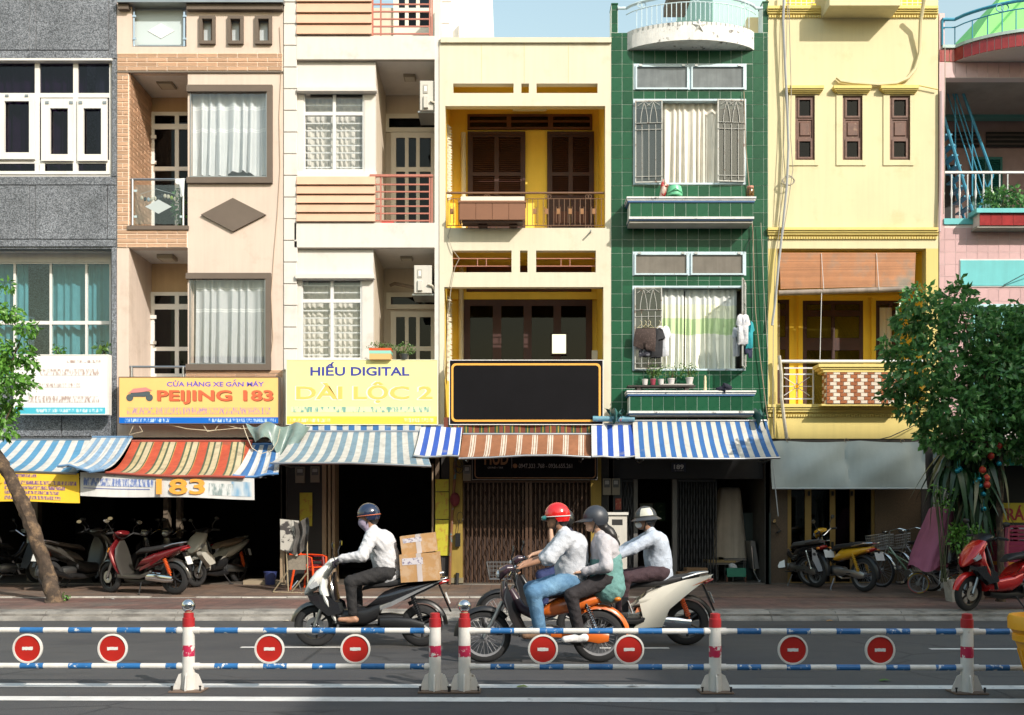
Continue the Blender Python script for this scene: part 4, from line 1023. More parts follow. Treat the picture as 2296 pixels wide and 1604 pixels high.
# blue steel stair inside the loggia
st_ = MB(); ys = F+.75
def seg(u0, v0, u1, v1, r_, y0=ys, y1=None): st_.tube([(X(u0, y0), y0, Z(v0, y0)), (X(u1, y1 or y0), y1 or y0, Z(v1, y1 or y0))], r_, 6)
lad = thing('steel_stair', 'blue painted steel stair with long handrails inside the pink house loggia', 'stair', (X(2190), ys, Z(492)))
seg(2150, 183, 2226, 395, .028); seg(2226, 395, 2192, 476, .024)
for k, (a, b) in enumerate(((2136, 2215), (2128, 2209), (2116, 2202))): seg(a, 183, b, 430+12*k, .012)
seg(2142, 183, 2142, 370, .014); seg(2180, 265, 2180, 440, .014)
st_.build('handrail', bl, lad)
st_ = MB(); seg(2116, 262, 2182, 480, .03, F+.55); seg(2116, 340, 2162, 492, .03, F+1.1); st_.build('stringer', bl, lad)
for k in range(9):
    v = 300+k*23; u = 2114+(v-262)*.30
    MB().box(X(u-5, F+.55), F+.55, Z(v+4, F+.55), X(u+3, F+.55)+.06, F+1.1, Z(v, F+.55)).build('tread', bl, lad)
# things behind the roofs
t = thing('mint_building', 'pale mint rendered building rising behind the green tiled house', 'building', (X(1650, 27), 27, 0))
MB().box(X(1598, 27), 27, 6, X(1722, 27), 33, 20).build('wall', M('mint_plaster', (.36, .60, .54), .85, var=.05), t)
t = thing('green_gable_building', 'bright green gabled building rising behind the pink house', 'building', (X(2290, 26), 26, 0))
yy = 26
MB().prism([(X(2160, yy), Z(120, yy)), (X(2520, yy), Z(120, yy)), (X(2520, yy), Z(-60, yy)), (X(2290, yy), Z(-60, yy)), (X(2238, yy), Z(5, yy))], yy, yy+4).build('wall', M('apple_plaster', (.22, .62, .20), .8, var=.06), t)
MB().tube([(X(2190, yy), yy-.03, Z(112, yy)), (X(2310, yy), yy-.03, Z(-20, yy))], .03, 6).build('roof_pipe', M('apple_pipe', (.10, .40, .12), .7), t)
# ================================================================== ground floors
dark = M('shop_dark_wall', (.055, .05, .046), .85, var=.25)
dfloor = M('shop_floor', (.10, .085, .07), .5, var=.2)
tanm = M('tan_metal', (.30, .22, .14), .55, var=.15)
ZC = Z(984)
def shop(h, u0, u1, d=6.0, wall=dark, ceil=dark, zf=.235):
    x0, x1 = X(u0), X(u1)
    MB().box(x0-.05, F+.02, 0, x0+.05, F+d, ZC).build('party_wall', wall, h)
    MB().box(x1-.05, F+.02, 0, x1+.05, F+d, ZC).build('party_wall', wall, h)
    MB().box(x0+.05, F+d-.1, 0, x1-.05, F+d, ZC).build('shop_back_wall', wall, h)
    MB().box(x0+.05, F+.02, ZC-.06, x1-.05, F+d-.1, ZC-.002).build('shop_ceiling', ceil, h)
    MB().box(x0+.05, F-.02, .0, x1-.05, F+d-.1, zf).build('shop_floor', dfloor, h)
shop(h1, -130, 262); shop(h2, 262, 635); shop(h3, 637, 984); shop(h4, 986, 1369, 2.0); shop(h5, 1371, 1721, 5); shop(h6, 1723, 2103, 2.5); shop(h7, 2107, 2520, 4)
for (a, b, y_) in ((366, 377, F+1.5), (395, 405, F+1.7), (60, 84, F+.8)): part(h2 if a > 200 else h1, 'pillar', M('shop_pillar', (.16, .125, .09), .7, var=.1), (a, 985, b, 1320, y_, .2))
part(h2, 'door_step', M('step_tile', (.32, .26, .18), .6, var=.15), (545, 1302, 640, 1316, F-.06, .5))
# --- white house shop front
part(h3, 'pier_base', blackm, (637, 985, 727, 1312, F+.03, .5))
for (a, b, y_) in ((722, 731, F+.02), (735, 741, F+.06), (744, 751, F+.10), (968, 973, F+.05)):
    part(h3, 'door_leaf', tanm, (a, 1040, b, 1311, y_, .45 if a > 740 else .3), c=.006)
part(h3, 'door_jamb', M('jamb', (.12, .085, .055), .6), (976, 985, 985, 1312, F+.0, .2))
# --- yellow house shop front: pillars, folding gate
y4 = M('mustard_pillar', (.34, .235, .045), .75, var=.2, streak=.25)
part(h4, 'pillar', y4, (1008, 985, 1037, 1300, F+.0, .3)); part(h4, 'pillar', y4, (1325, 985, 1348, 1300, F+.0, .3))
part(h4, 'pillar_base', M('pillar_base', (.22, .19, .12), .8, var=.2), (1007, 1296, 1038.5, 1316, F-.02, .34), (1324, 1296, 1349, 1316, F-.02, .34))
part(h4, 'pier_base', blackm, (986, 985, 1008, 1314, F+.03, .3)); part(h4, 'pier_base', blackm, (1348, 985, 1370, 1314, F+.03, .3))
gatem = M('gate_brown_steel', (.105, .058, .036), .45, .3, var=.25)
def gate(h, u0, u1, v0, v1, y, n, mat):
    t = part(h, 'folding_gate', mat, (u0, v0, u1, v0+4, y-.03, .08)); part(t, 'bottom_track', mat, (u0, v1-3, u1, v1, y-.03, .08))
    for i in range(n+1):
        u = u0+(u1-u0)*i/n
        part(t, 'bar', mat, (u-1.3, v0+4, u+1.3, v1-3, y+.0, .022))
    du = (u1-u0)/n; dv = 22.; j = 0; v = v0+6
    lat = MB()
    while v+dv < v1-4:
        for i in range(n):
            ua, ub = u0+du*i, u0+du*(i+1)
            if (i+j) % 2 == 0: p, q = (ua, v), (ub, v+dv)
            else: p, q = (ua, v+dv), (ub, v)
            lat.tube([(X(p[0], y), y-.014, Z(p[1], y)), (X(q[0], y), y-.014, Z(q[1], y))], .010, 4, flat=.4)
        v += dv; j += 1
    tag(lat.build('lattice', mat, t), kind='stuff')
    return t
gate(h4, 1040, 1324, 1078, 1311, F+.10, 30, gatem)
part(h4, 'gate_lock_post', gatem, (1178, 1082, 1184, 1306, F+.06, .03), (1187, 1082, 1193, 1306, F+.06, .03))
MB().box(X(1036), F+.3, .2, X(1326), F+.32, ZC).build('gate_backing', M('gate_backing', (.04, .022, .016), .8), h4)
part(h4, 'gate_step', concrete, (1030, 1311, 1350, 1324, F-.10, .4))
# --- green house shop front
gdark = M('gate_dark_steel', (.05, .05, .052), .5, .4, var=.2)
gate(h5, 1394, 1424, 1076, 1309, F+.25, 8, gdark); gate(h5, 1520, 1606, 1076, 1309, F+.25, 14, gdark)
part(h5, 'door_post', M('post_grey', (.12, .115, .11), .6, var=.2), (1421, 1075, 1430, 1310, F+.2, .1), (1508, 1075, 1518, 1310, F+.2, .1))
part(h5, 'door_head', M('head_black', (.016, .016, .018), .6), (1372, 1030, 1720, 1074, F+.15, .2))
part(h5, 'pier_base', M('black_stone', (.02, .02, .022), .35), (1372, 1074, 1394, 1314, F+.05, .3))
t = thing('certificate', 'framed pale certificate hung in the dark doorway of the green tiled house', 'certificate', (X(1460, F+2), F+2, Z(1160, F+2)))
part(t, 'frame', tanm, (1434, 1128, 1464, 1166, F+2, .02)); part(t, 'sheet', M('cert_paper', (.45, .50, .42), .7, col2=(.5, .12, .12), c2s=14, c2r=(.66, .70)), (1435.5, 1129.5, 1462.5, 1164.5, F+1.994, .005))
part(h5, 'inner_window', M('garden_green', (.05, .10, .05), .8, col2=(.2, .26, .14), c2s=8, c2r=(.55, .65)), (1466, 1127, 1492, 1168, F+2.2, .02))
# --- lemon house shop front: gold framed glazed doors in speckled stone
pebble = M('pebble_stone', (.085, .055, .032), .55, var=.3, vs=30, fine=.5)
gold = M('gold_aluminium', (.34, .22, .075), .4, .6, var=.1)
part(h6, 'stone_front', pebble, (1727, 985, 1766, 1316, F+.03, .2)); part(h6, 'stone_front', pebble, (1962, 985, 2066, 1316, F+.03, .2))
d = window(h6, 1766, 1040, 1962, 1313, gold, dglass, us=[(1805, 1819), (1861, 1873), (1906, 1916)], vs=[], y=F+.06, fr=8, d=.06, name='glazed_doors')
part(d, 'mesh_film', M('teal_mesh_film', (.012, .085, .10), .5, var=.3, vs=3), (1774, 1172, 1953, 1293, F+.10, .01))
part(d, 'backing', blackm, (1770, 1040, 1958, 1312, F+.6, .02))
for u in (1815, 1868, 1911):
    part(d, 'handle', black, (u-3, 1215, u+1.5, 1235, F+.02, .04), (u-3, 1102, u+1.5, 1112, F+.03, .03))
part(h6, 'side_pier', M('dark_side', (.05, .045, .045), .7), (2066, 985, 2104, 1314, F+.02, .3))

# ================================================================== awnings
def set_fab(o, vals):
    a = o.data.attributes.new('fab', 'FLOAT', 'POINT'); a.data.foreach_set('value', vals)
def awning(label, b0, b1, yb, vb, f0, f1, yf, vf, mat, seed=0, sag=.05, vf1=None, bar=steel, nu=40, nv=12, wr=.012, arms=True, bulge=0, barr=.022):
    """cloth awning: back edge pixels b0..b1 at (yb, vb), front edge f0..f1 at (yf, vf)"""
    r = random.Random(seed); ph = [r.uniform(0, 6) for _ in range(5)]
    xb0, xb1, xf0, xf1 = X(b0, yb), X(b1, yb), X(f0, yf), X(f1, yf); zb, zf0 = Z(vb, yb), Z(vf, yf); zf1 = Z(vf1 if vf1 else vf, yf)
    t = thing('awning', label, 'awning', ((xb0+xb1)/2, yb, zb))
    W = max(abs(xb1-xb0), abs(xf1-xf0))
    def fn(a, b):
        s = sag*math.sin(math.pi*b)+bulge*math.sin(math.pi*a)*b
        w_ = wr*(math.sin(a*23+ph[0]+b*2)*b+.6*math.sin(a*57+b*5+ph[1])*b*(1-b)*2)+wr*1.5*math.sin(a*6+ph[2])*b
        x0 = xb0+(xf0-xb0)*b; x1 = xb1+(xf1-xb1)*b; zf = zf0+(zf1-zf0)*a
        return (x0+(x1-x0)*a, yb+(yf-yb)*b, zb+(zf-zb)*b-s+w_)
    m = MB().grid(fn, nu, nv); vals = [i/nu*W for j in range(nv+1) for i in range(nu+1)]
    n0 = len(m.v)
    m.add([(p[0], p[1]+.002, p[2]-.004) for p in m.v[:n0]], [tuple(reversed(f)) for f in m.f[:]])
    o = m.build('canopy', mat, t, smooth=True, angle=180); set_fab(o, vals+vals)
    MB().tube([fn(0, 1), fn(.25, 1), fn(.5, 1), fn(.75, 1), fn(1, 1)], barr, 8).build('front_bar', bar, t, smooth=True)
    if arms:
        for a in (.06, .94):
            p = fn(a, 1); MB().tube([(p[0], p[1]+.02, p[2]-.03), (p[0], (yf+yb)/2+.1, zf0-.05), (p[0], yb, zf0+.0)], .014, 6).build('arm', steel, t)
    MB().tube([fn(0, 0), fn(1, 0)], .03, 8).build('roller', bar, t)
    return t
BW = (.62, .62, .60)
def bw(name, blue, per=.235, w_=BW, gr=.2, c2=None, k=.5): return M(name, BW, .65, stripes=((0, w_), (k, blue)), per=per, ax='fab', var=.12, vs=2.5, streak=gr, col2=c2 or (.32, .30, .26), c2s=2.5, c2r=(.60, .80), trl=.12, bump=.15, bs=25)
awning('pale blue and white striped awning over the granite house shop', -90, 207, F-.12, 987, -235, 172, 17.45, 1061, bw('aw_sky', (.10, .30, .50), .30), 1, .10)
awning('loose blue and white awning flap between the granite and beige houses', 207, 297, F-.14, 981, 129, 233, 17.1, 1052, bw('aw_pale', (.22, .36, .52), .19, gr=.3), 2, .12, wr=.03, arms=False, bar=M('aw_bar_blue', (.10, .2, .34), .6))
awning('red yellow and green striped awning over the motorbike shop', 296, 566, F-.2, 990, 236, 548, 17.4, 1061, M('aw_red', (.5, .08, .04), .75, stripes=((0, (.50, .085, .04)), (.36, (.08, .11, .065)), (.44, (.52, .43, .24)), (.62, (.08, .11, .065)), (.70, (.54, .46, .30)), (.92, (.08, .11, .065)), (.97, (.50, .30, .08))), per=.46, ax='fab', var=.25, vs=1.8, streak=.25, col2=(.12, .085, .06), c2s=2.2, c2r=(.56, .76), trl=.08), 3, .16, vf1=1074, bar=M('aw_bar_red', (.3, .06, .04), .6))
awning('small blue and white awning beside the tattered plastic sheet', 564, 629, F-.25, 997, 522, 624, 17.6, 1068, bw('aw_mid', (.045, .17, .42), .235), 4, .06, wr=.02, arms=False, bar=M('aw_bar_blue2', (.08, .2, .42), .6))
awning('long faded blue and white awning over the white house shop', 661, 950, F-.3, 968, 606, 967, 17.85, 1036, bw('aw_faded', (.16, .26, .34), .24, (.52, .52, .50), .3), 5, .10, vf1=1043)
part_ = MB(); tv = thing('awning_valance', 'blue and white striped cloth strip under the yellow painted sign', 'awning', (X(805), F-.3, Z(968)))
o = part_.grid(lambda a, b: (X(660+288*a, F-.3), F-.31-.01*math.sin(a*30), Z(952+17*b, F-.3)), 40, 2).build('cloth', MATS['aw_mid'], tv, smooth=True); set_fab(o, [i/40*2.5 for j in range(3) for i in range(41)])
awning('deep blue and white awning next to the brown one', 944, 1037, F-.25, 955, 927, 1029, 18.35, 1023, bw('aw_deep', (.025, .09, .42), .205, (.66, .66, .65), .1), 6, .04, arms=False)
awning('brown awning with thin white stripes under the black sign', 1037.5, 1325, F-.3, 974, 1027, 1325, 18.4, 1026, M('aw_brown', (.3, .12, .05), .75, stripes=((0, (.30, .125, .06)), (.55, (.62, .56, .47)), (.61, (.30, .125, .06)), (.66, (.62, .56, .47)), (.78, (.30, .125, .06)), (.83, (.62, .56, .47)), (.90, (.30, .125, .06))), per=.30, ax='fab', var=.2, streak=.2, trl=.08), 7, .10, bulge=-.02)
awning('short deep blue and white awning between the brown and the long one', 1326, 1418, F-.28, 952, 1327, 1424, 18.4, 1026, MATS['aw_deep'], 8, .03, arms=False)
awning('long blue and white awning sagging over the green tiled house door', 1418.5, 1718, F-.3, 944, 1424, 1749, 18.45, 1028, bw('aw_long', (.035, .14, .38), .195, (.60, .58, .52), .18), 9, .06, wr=.008)
tv = thing('striped_cloth', 'green red and yellow striped cloth strip between black sign and brown awning', 'cloth', (X(1180), F-.28, Z(978)))
o = MB().grid(lambda a, b: (X(995+333*a, F-.3), F-.29-.02*math.sin(a*19), Z(936+43*b+(10*math.sin(a*9)*b*.3), F-.3)), 50, 4).build('cloth', M('plaid_cloth', (.1, .1, .05), .8, stripes=((0, (.16, .04, .02)), (.3, (.02, .06, .03)), (.42, (.30, .22, .03)), (.5, (.02, .06, .03)), (.62, (.20, .05, .03)), (.85, (.03, .08, .04)), (.93, (.32, .24, .04))), per=.30, ax='fab', var=.2), tv, smooth=True); set_fab(o, [i/50*2.9 for j in range(5) for i in range(51)])
# grey tarpaulin over the lemon house doors
t = thing('tarpaulin', 'grey green tarpaulin hung on hooks below the lemon house balcony', 'tarpaulin', (X(1900, F-.3), F-.3, Z(1097, F-.3)))
def tf(a, b):
    u = 1728+346*a; drape = 0
    for c in (.08, .50, .92): drape += math.exp(-((a-c)/.035)**2)*.035*(1-b)
    sw = .085*math.sin(math.pi*((a*2) % 1))*math.sin(math.pi*b)+.024*math.sin((a*2 % 1)*9+b*7)*(1-abs(b-.4))
    vt = 988+3.5*math.sin(math.pi*((a*2-.16) % 1))
    return (X(u, F-.3), F-.24-.16*b-sw+drape, Z(vt+(1096-vt)*b, F-.3))
MB().grid(tf, 70, 26).build('sheet', M('tarp_grey', (.40, .46, .45), .6, var=.08, streak=.08, bump=.1, bs=20), t, smooth=True)
MB().tube([tf(0, 1), tf(.5, 1), tf(1, 1)], .016, 8).build('hem_bar', M('tarp_hem', (.42, .47, .48), .5), t)
for a in (.12, .5, .86):
    p = tf(a, 0); MB().tube([(p[0]+.04*math.cos(q), p[1]-.01, p[2]+.02+.04*math.sin(q)) for q in [k*math.pi/6 for k in range(10)]], .006, 5).build('hook', tanm, t)
# plastic sheets bunched at the awning joints
def rag(label, u, v, w_, hh, y, mat, seed):
    r = random.Random(seed); P_ = [r.uniform(0, 6) for _ in range(8)]
    def fn(a, b):
        dx = .12*math.sin(3*b+P_[0])*(a-.5); dz = .10*math.sin(7*a+P_[1])*b+.05*math.sin(15*a+P_[2])
        return (X(u, y)+(a-.5)*w_*(1-.25*b)+dx, y-.25*b+.10*math.sin(9*a+P_[3]+2*b)+.04*math.sin(21*a+P_[4]), Z(v, y)-hh*b*(.6+.5*math.sin(2.5*a+P_[5])**2)+dz)
    return tag(MB().grid(fn, 30, 14).build('plastic_sheet', mat, None, smooth=True, angle=180, loc=(X(u, y), y, Z(v, y))), label, 'plastic sheet')
ragm = M('printed_plastic', (.17, .24, .22), .35, var=.3, vs=4, col2=(.10, .17, .16), c2s=7, c2r=(.55, .62))
rag('crumpled green printed plastic sheet bunched beside the yellow painted sign', 622, 952, 1.15, .55, F-.5, ragm, 4)
rag('torn teal plastic strip beside the black sign and green ledge', 1378, 921, .40, .22, F-.25, M('teal_plastic', (.03, .11, .105), .4, var=.3), 9)
rag('torn teal plastic strip at the corner of the green and lemon houses', 1700, 921, .26, .26, F-.3, MATS['teal_plastic'], 12)
tag(MB().tube([(X(1326), F-.33, Z(943)), (X(1418), F-.33, Z(944))], .055, 10).build('rolled_sheet', M('rolled_print', (.12, .28, .36), .4, var=.3, vs=8, col2=(.5, .08, .09), c2s=9, c2r=(.62, .66)), None, loc=(X(1370), F-.33, Z(948))), 'rolled teal printed sheet lying on top of a short awning', 'plastic sheet')

# ================================================================== signs
def blurprint(name, bg, ink, sx=26, lo=.45, hi=.6):
    """flat print whose letters cannot be made out: smeared vertical strokes"""
    m, N, L, P = _nt(name); tc = N.new('ShaderNodeTexCoord').outputs['Object']
    n = noise_n(N, L, tc, 1.0, 3, .6, (sx, 1, sx*.32))
    L.new(mixc(N, L, rng(N, L, n, lo, hi, 0, 1), bg, ink), P.inputs['Base Color']); P.inputs['Roughness'].default_value = .5
    MATS[name] = m; return m
yS = F-.32
def signbox(name, label, u0, v0, u1, v1, face, edge, y=yS, d=.16, fr=1.6):
    t = thing(name, label, 'sign', (X((u0+u1)/2, y), y, Z(v1, y)))
    part(t, 'panel', face, (u0+fr, v0+fr, u1-fr, v1-fr, y-.004, d-.01))
    m = MB(); m.pb(u0, v0, u0+fr, v1, y-.012, d); m.pb(u1-fr, v0, u1, v1, y-.012, d); m.pb(u0+fr, v0, u1-fr, v0+fr, y-.011, d-.002); m.pb(u0+fr, v1-fr, u1-fr, v1, y-.011, d-.002)
    m.build('frame', edge, t)
    for u in (u0+(u1-u0)*.1, u1-(u1-u0)*.1): part(t, 'bracket', steel, (u-2, v0+10, u+2, v0+16, y+d-.01, -y-d+.01+F-.02))
    return t
def flat(t, name, mat, u0, v0, u1, v1, y=yS, k=.008): return part(t, name, mat, (u0, v0, u1, v1, y-k, .003))
s1 = signbox('shop_sign', 'white shop sign with smeared brown lines and teal foot on the granite house', 30, 795, 243, 930, M('sign_white', (.72, .72, .71), .45, var=.05), upvc)
pb1 = blurprint('print_brown', (.70, .69, .68), (.36, .26, .23))
for (a, b, c_, d) in ((150, 808, 226, 814), (90, 828, 222, 842), (72, 860, 180, 869), (64, 888, 222, 903)): flat(s1, 'print_line', pb1, a, b, c_, d)
flat(s1, 'print_band', M('teal_band', (.06, .42, .55), .45), 32, 914, 236, 928.5); flat(s1, 'print_line', blurprint('print_pale', (.10, .45, .58), (.55, .70, .76)), 80, 917, 230, 925, k=.012)
amber = M('sign_amber', (.84, .49, .17), .5, var=.06)
s2 = signbox('shop_sign', 'amber motorbike shop sign with red name and blue foot band', 265.6, 845, 625.5, 951, amber, M('sign_edge_dark', (.10, .08, .07), .6))
ink2 = M('ink_violet', (.13, .11, .48), .5); ink3 = M('ink_red', (.74, .12, .05), .5)
text(s2, 'lettering', 'CỬA HÀNG XE GẮN MÁY', 374, 851, 592, 867, ink2, yS-.008)
text(s2, 'lettering', 'PEIJING 183', 352, 875, 612, 906, ink3, yS-.010); text(s2, 'lettering_shadow', 'PEIJING 183', 354, 877.5, 614, 908, M('ink_shadow', (.22, .10, .03), .6), yS-.0065)
flat(s2, 'print_line', blurprint('print_violet', (.86, .46, .12), (.34, .23, .36), 30), 285, 914, 606, 929)
flat(s2, 'print_band', M('sign_blue', (.0, .12, .52), .45), 267, 936, 624, 949.5)
pb2 = blurprint('print_white_on_blue', (.01, .14, .52), (.45, .62, .82), 30)
flat(s2, 'print_line', pb2, 280, 939, 380, 947, k=.012); flat(s2, 'print_line', pb2, 468, 939, 618, 947, k=.012)
# little motorbike picture printed on the sign
m = MB()
def disc(m, u, v, r_, y): m.prism([(X(u, y)+r_*math.cos(a), Z(v, y)+r_*math.sin(a)) for a in [2*math.pi*k/20 for k in range(20)]], y-.002, y)
disc(m, 291, 892, .07, yS-.008); disc(m, 335, 892, .07, yS-.008)
m.prism([(X(290, yS), Z(890, yS)), (X(334, yS), Z(890, yS)), (X(338, yS), Z(880, yS)), (X(318, yS), Z(876, yS)), (X(296, yS), Z(878, yS))], yS-.012, yS-.008); m.build('motorbike_picture', M('print_dark', (.07, .09, .10), .5), s2)
m = MB(); m.prism([(X(288, yS), Z(882, yS)), (X(316, yS), Z(880, yS)), (X(342, yS), Z(876, yS)), (X(328, yS), Z(869, yS)), (X(300, yS), Z(872, yS))], yS-.0165, yS-.0125); m.build('motorbike_picture', M('print_rose', (.62, .22, .20), .5), s2)
lem = M('sign_lemon', (.82, .77, .32), .5, var=.05)
s3 = signbox('shop_sign', 'lemon yellow painted sign with blue heading and orange lettering on the white house', 641, 806.5, 981.5, 953, lem, M('sign_edge_cream', (.75, .73, .55), .6))
ink4 = M('ink_navy', (.03, .04, .30), .5); ink5 = M('ink_orange', (.86, .50, .12), .5)
text(s3, 'lettering', 'HIẾU DIGITAL', 696, 812, 918, 843, ink4, yS-.008)
text(s3, 'lettering', 'DÀI LỘC 2', 664, 856, 970, 904, ink5, yS-.010); text(s3, 'lettering_outline', 'DÀI LỘC 2', 661.5, 855, 969, 906, M('ink_white', (.80, .80, .72), .5), yS-.0068, .045)
flat(s3, 'print_line', blurprint('print_green', (.80, .80, .42), (.16, .34, .30), 16), 652, 912, 966, 925)
flat(s3, 'print_band', M('sign_orange', (.90, .55, .06), .5), 643, 934, 980, 951)
flat(s3, 'print_line', blurprint('print_peach', (.90, .56, .10), (.86, .68, .50), 24), 650, 939, 740, 947, k=.012); flat(s3, 'print_line', MATS['print_peach'], 905, 938, 972, 947, k=.012)
s4 = signbox('shop_sign', 'large blank black sign with rounded orange border on the yellow house', 1007, 807, 1353, 953, M('sign_black', (.005, .0045, .006), .55, var=.3, vs=2, spec=.12), M('sign_edge_white', (.72, .70, .68), .5))
def rrect(u0, v0, u1, v1, r_, y, n=6):
    P_ = []
    for (cu, cv, a0) in ((u1-r_, v0+r_, 0), (u0+r_, v0+r_, 90), (u0+r_, v1-r_, 180), (u1-r_, v1-r_, 270)):
        for k in range(n+1):
            a = R(a0+90*k/n); P_.append((cu+r_*math.cos(a), cv-r_*math.sin(a)))
    return [(X(p[0], y), Z(p[1], y)) for p in P_]
def rring(t, name, mat, u0, v0, u1, v1, r_, w_, y):
    A_, B_ = rrect(u0, v0, u1, v1, r_, y), rrect(u0+w_, v0+w_, u1-w_, v1-w_, r_-w_*.5, y); n = len(A_)
    MB().add([(p[0], y, p[1]) for p in A_]+[(p[0], y, p[1]) for p in B_], [(i, (i+1) % n, n+(i+1) % n, n+i) for i in range(n)]).build(name, mat, t)
rring(s4, 'border_line', M('sign_gold', (.78, .38, .06), .5), 1012, 815, 1347, 946, 10, 4.5, yS-.009)
yt = F-.06
s7 = signbox('shop_sign', 'small black cafe sign with phone numbers above the folding gate', 1058, 990, 1340, 1076.5, MATS['sign_black'], M('sign_edge_grey', (.25, .24, .23), .5), y=yt, d=.05)
cop = M('ink_copper', (.30, .155, .075), .5); gry = M('ink_grey', (.33, .33, .34), .5)
rring(s7, 'border_line', cop, 1064, 994, 1336, 1073, 8, 2.2, yt-.009)
text(s7, 'lettering', 'HUD', 1086, 1012, 1140, 1043, cop, yt-.009); text(s7, 'lettering', 'CÀ PHÊ ▪ TRÀ', 1093, 1046, 1128, 1051, gry, yt-.009)
text(s7, 'lettering', '0947.333 .768 - 0936.655.261', 1163, 1040, 1283, 1050, gry, yt-.009, .01)
part(s7, 'divider', gry, (1147, 1024, 1148, 1050, yt-.009, .003)); m = MB(); disc(m, 1155, 1045, .045, yt-.007); m.build('phone_mark', cop, s7)
t = thing('house_number_plate', 'dark blue house number plate reading 189 over the green house door', 'sign', (X(1522), F+.13, Z(1060)))
part(t, 'plate', M('plate_navy', (.02, .024, .05), .4), (1506, 1038, 1538, 1058, F+.13, .02)); text(t, 'lettering', '189', 1511, 1042, 1533, 1052.5, M('plate_white', (.62, .62, .64), .5), F+.126)
flat(t, 'print_line', blurprint('print_tiny', (.02, .02, .04), (.3, .3, .32), 60), 1511, 1054, 1534, 1056.5, y=F+.13)
# banners hanging below the left awnings
yn = 17.45
def banner(name, label, q, mat, y=yn):
    t = thing(name, label, 'banner', (X((q[0]+q[2])/2, y), y, Z(max(q[5], q[7]), y)))
    (u0, v0, u1, v1, u2, v2, u3, v3) = q           # tl, tr, br, bl
    def fn(a, b):
        tu, tv_ = u0+(u1-u0)*a, v0+(v1-v0)*a; bu, bv = u3+(u2-u3)*a, v3+(v2-v3)*a
        return (X(tu+(bu-tu)*b, y), y-.02*math.sin(a*11)*b, Z(tv_+(bv-tv_)*b+1.5*math.sin(a*8)*b, y))
    MB().grid(fn, 40, 4).build('sheet', mat, t, smooth=True); return t, fn
t, fn = banner('yellow_banner', 'yellow cloth banner with smeared purple lines below the granite house awning', (-140, 1056, 177, 1062, 178, 1127, -140, 1124), M('banner_yellow', (.84, .55, .035), .6, var=.06))
def bline(t, fn, mat, a0, b0, a1, b1, k=.006):
    P_ = [fn(a0+(a1-a0)*i/12, b) for b in (b0, b1) for i in range(13)]
    MB().add([(p[0], p[1]-k, p[2]) for p in P_], [(i, i+1, 14+i, 13+i) for i in range(12)]).build('print_line', mat, t)
pv = blurprint('print_purple', (.72, .48, .10), (.20, .10, .24), 34, .42, .55)
for (b0, b1, a1) in ((.06, .16, .70), (.28, .41, .98), (.46, .58, .90), (.63, .74, .86), (.80, .92, .87)): bline(t, fn, pv, .47, b0, a1, b1)
t, fn = banner('white_banner', 'white cloth banner with blue print and orange number 183 over the motorbike shop', (180, 1059, 570, 1073, 570, 1120, 180, 1112), M('banner_white', (.62, .62, .61), .6, var=.08, streak=.15))
bline(t, fn, blurprint('print_blue', (.58, .60, .62), (.12, .18, .42), 26, .40, .56), .02, .22, .42, .55); bline(t, fn, M('ink_line_blue', (.10, .13, .36), .5), .02, .64, .40, .67)
bline(t, fn, blurprint('print_dim', (.58, .6, .6), (.22, .28, .28), 14), .74, .30, .88, .85); bline(t, fn, blurprint('print_sky', (.55, .60, .63), (.20, .36, .52), 3, .45, .55), .87, .18, .985, .85)
text(t, 'lettering', '183', 350, 1074, 460, 1109, M('ink_tangerine', (.80, .34, .05), .5), yn-.035)
# ================================================================== motorbikes (local: x forward, y left, z up)
def loft(m, secs, n=16, e=2.6):
    vs = []
    for (x, z, hw, hh, t) in secs:
        c, s_ = math.cos(R(t)), math.sin(R(t))
        for k in range(n):
            a = 2*math.pi*k/n; ca, sa = math.cos(a), math.sin(a)
            yy = hw*math.copysign(abs(ca)**(2/e), ca); nn = hh*math.copysign(abs(sa)**(2/e), sa)
            vs.append((x-s_*nn, yy, z+c*nn))
    fs = []
    for i in range(len(secs)-1):
        for k in range(n):
            l = (k+1) % n; fs.append((i*n+k, i*n+l, (i+1)*n+l, (i+1)*n+k))
    fs.append(tuple(range(n-1, -1, -1))); fs.append(tuple((len(secs)-1)*n+k for k in range(n)))
    return m.add(vs, fs)
def arcband(m, cx, cz, r_, w_, a0, a1, n=14, crown=.018, lip=.03):
    """mudguard: band wrapped round a wheel"""
    prof = [(-1, -lip), (-.85, 0), (-.5, crown*.8), (0, crown), (.5, crown*.8), (.85, 0), (1, -lip)]
    vs = []
    for i in range(n+1):
        a = R(a0+(a1-a0)*i/n); tp = 1-.35*abs(2*i/n-1)**3
        for (q, dr) in prof: vs.append((cx+(r_+dr)*math.cos(a), q*w_*tp, cz+(r_+dr)*math.sin(a)))
    k = len(prof); fs = [(i*k+j, i*k+j+1, (i+1)*k+j+1, (i+1)*k+j) for i in range(n) for j in range(k-1)]
    return m.add(vs, fs)
def mxf(cx, cz, rz, tilt=0):
    """steering: turn about the steering head axis through (cx,cz)"""
    ax = Vector((-math.sin(R(26)), 0, math.cos(R(26))))
    return Matrix.Translation((cx, 0, cz)) @ Matrix.Rotation(rz, 4, ax) @ Matrix.Translation((-cx, 0, -cz))
spoke = M('spoke_steel', (.20, .20, .21), .5)
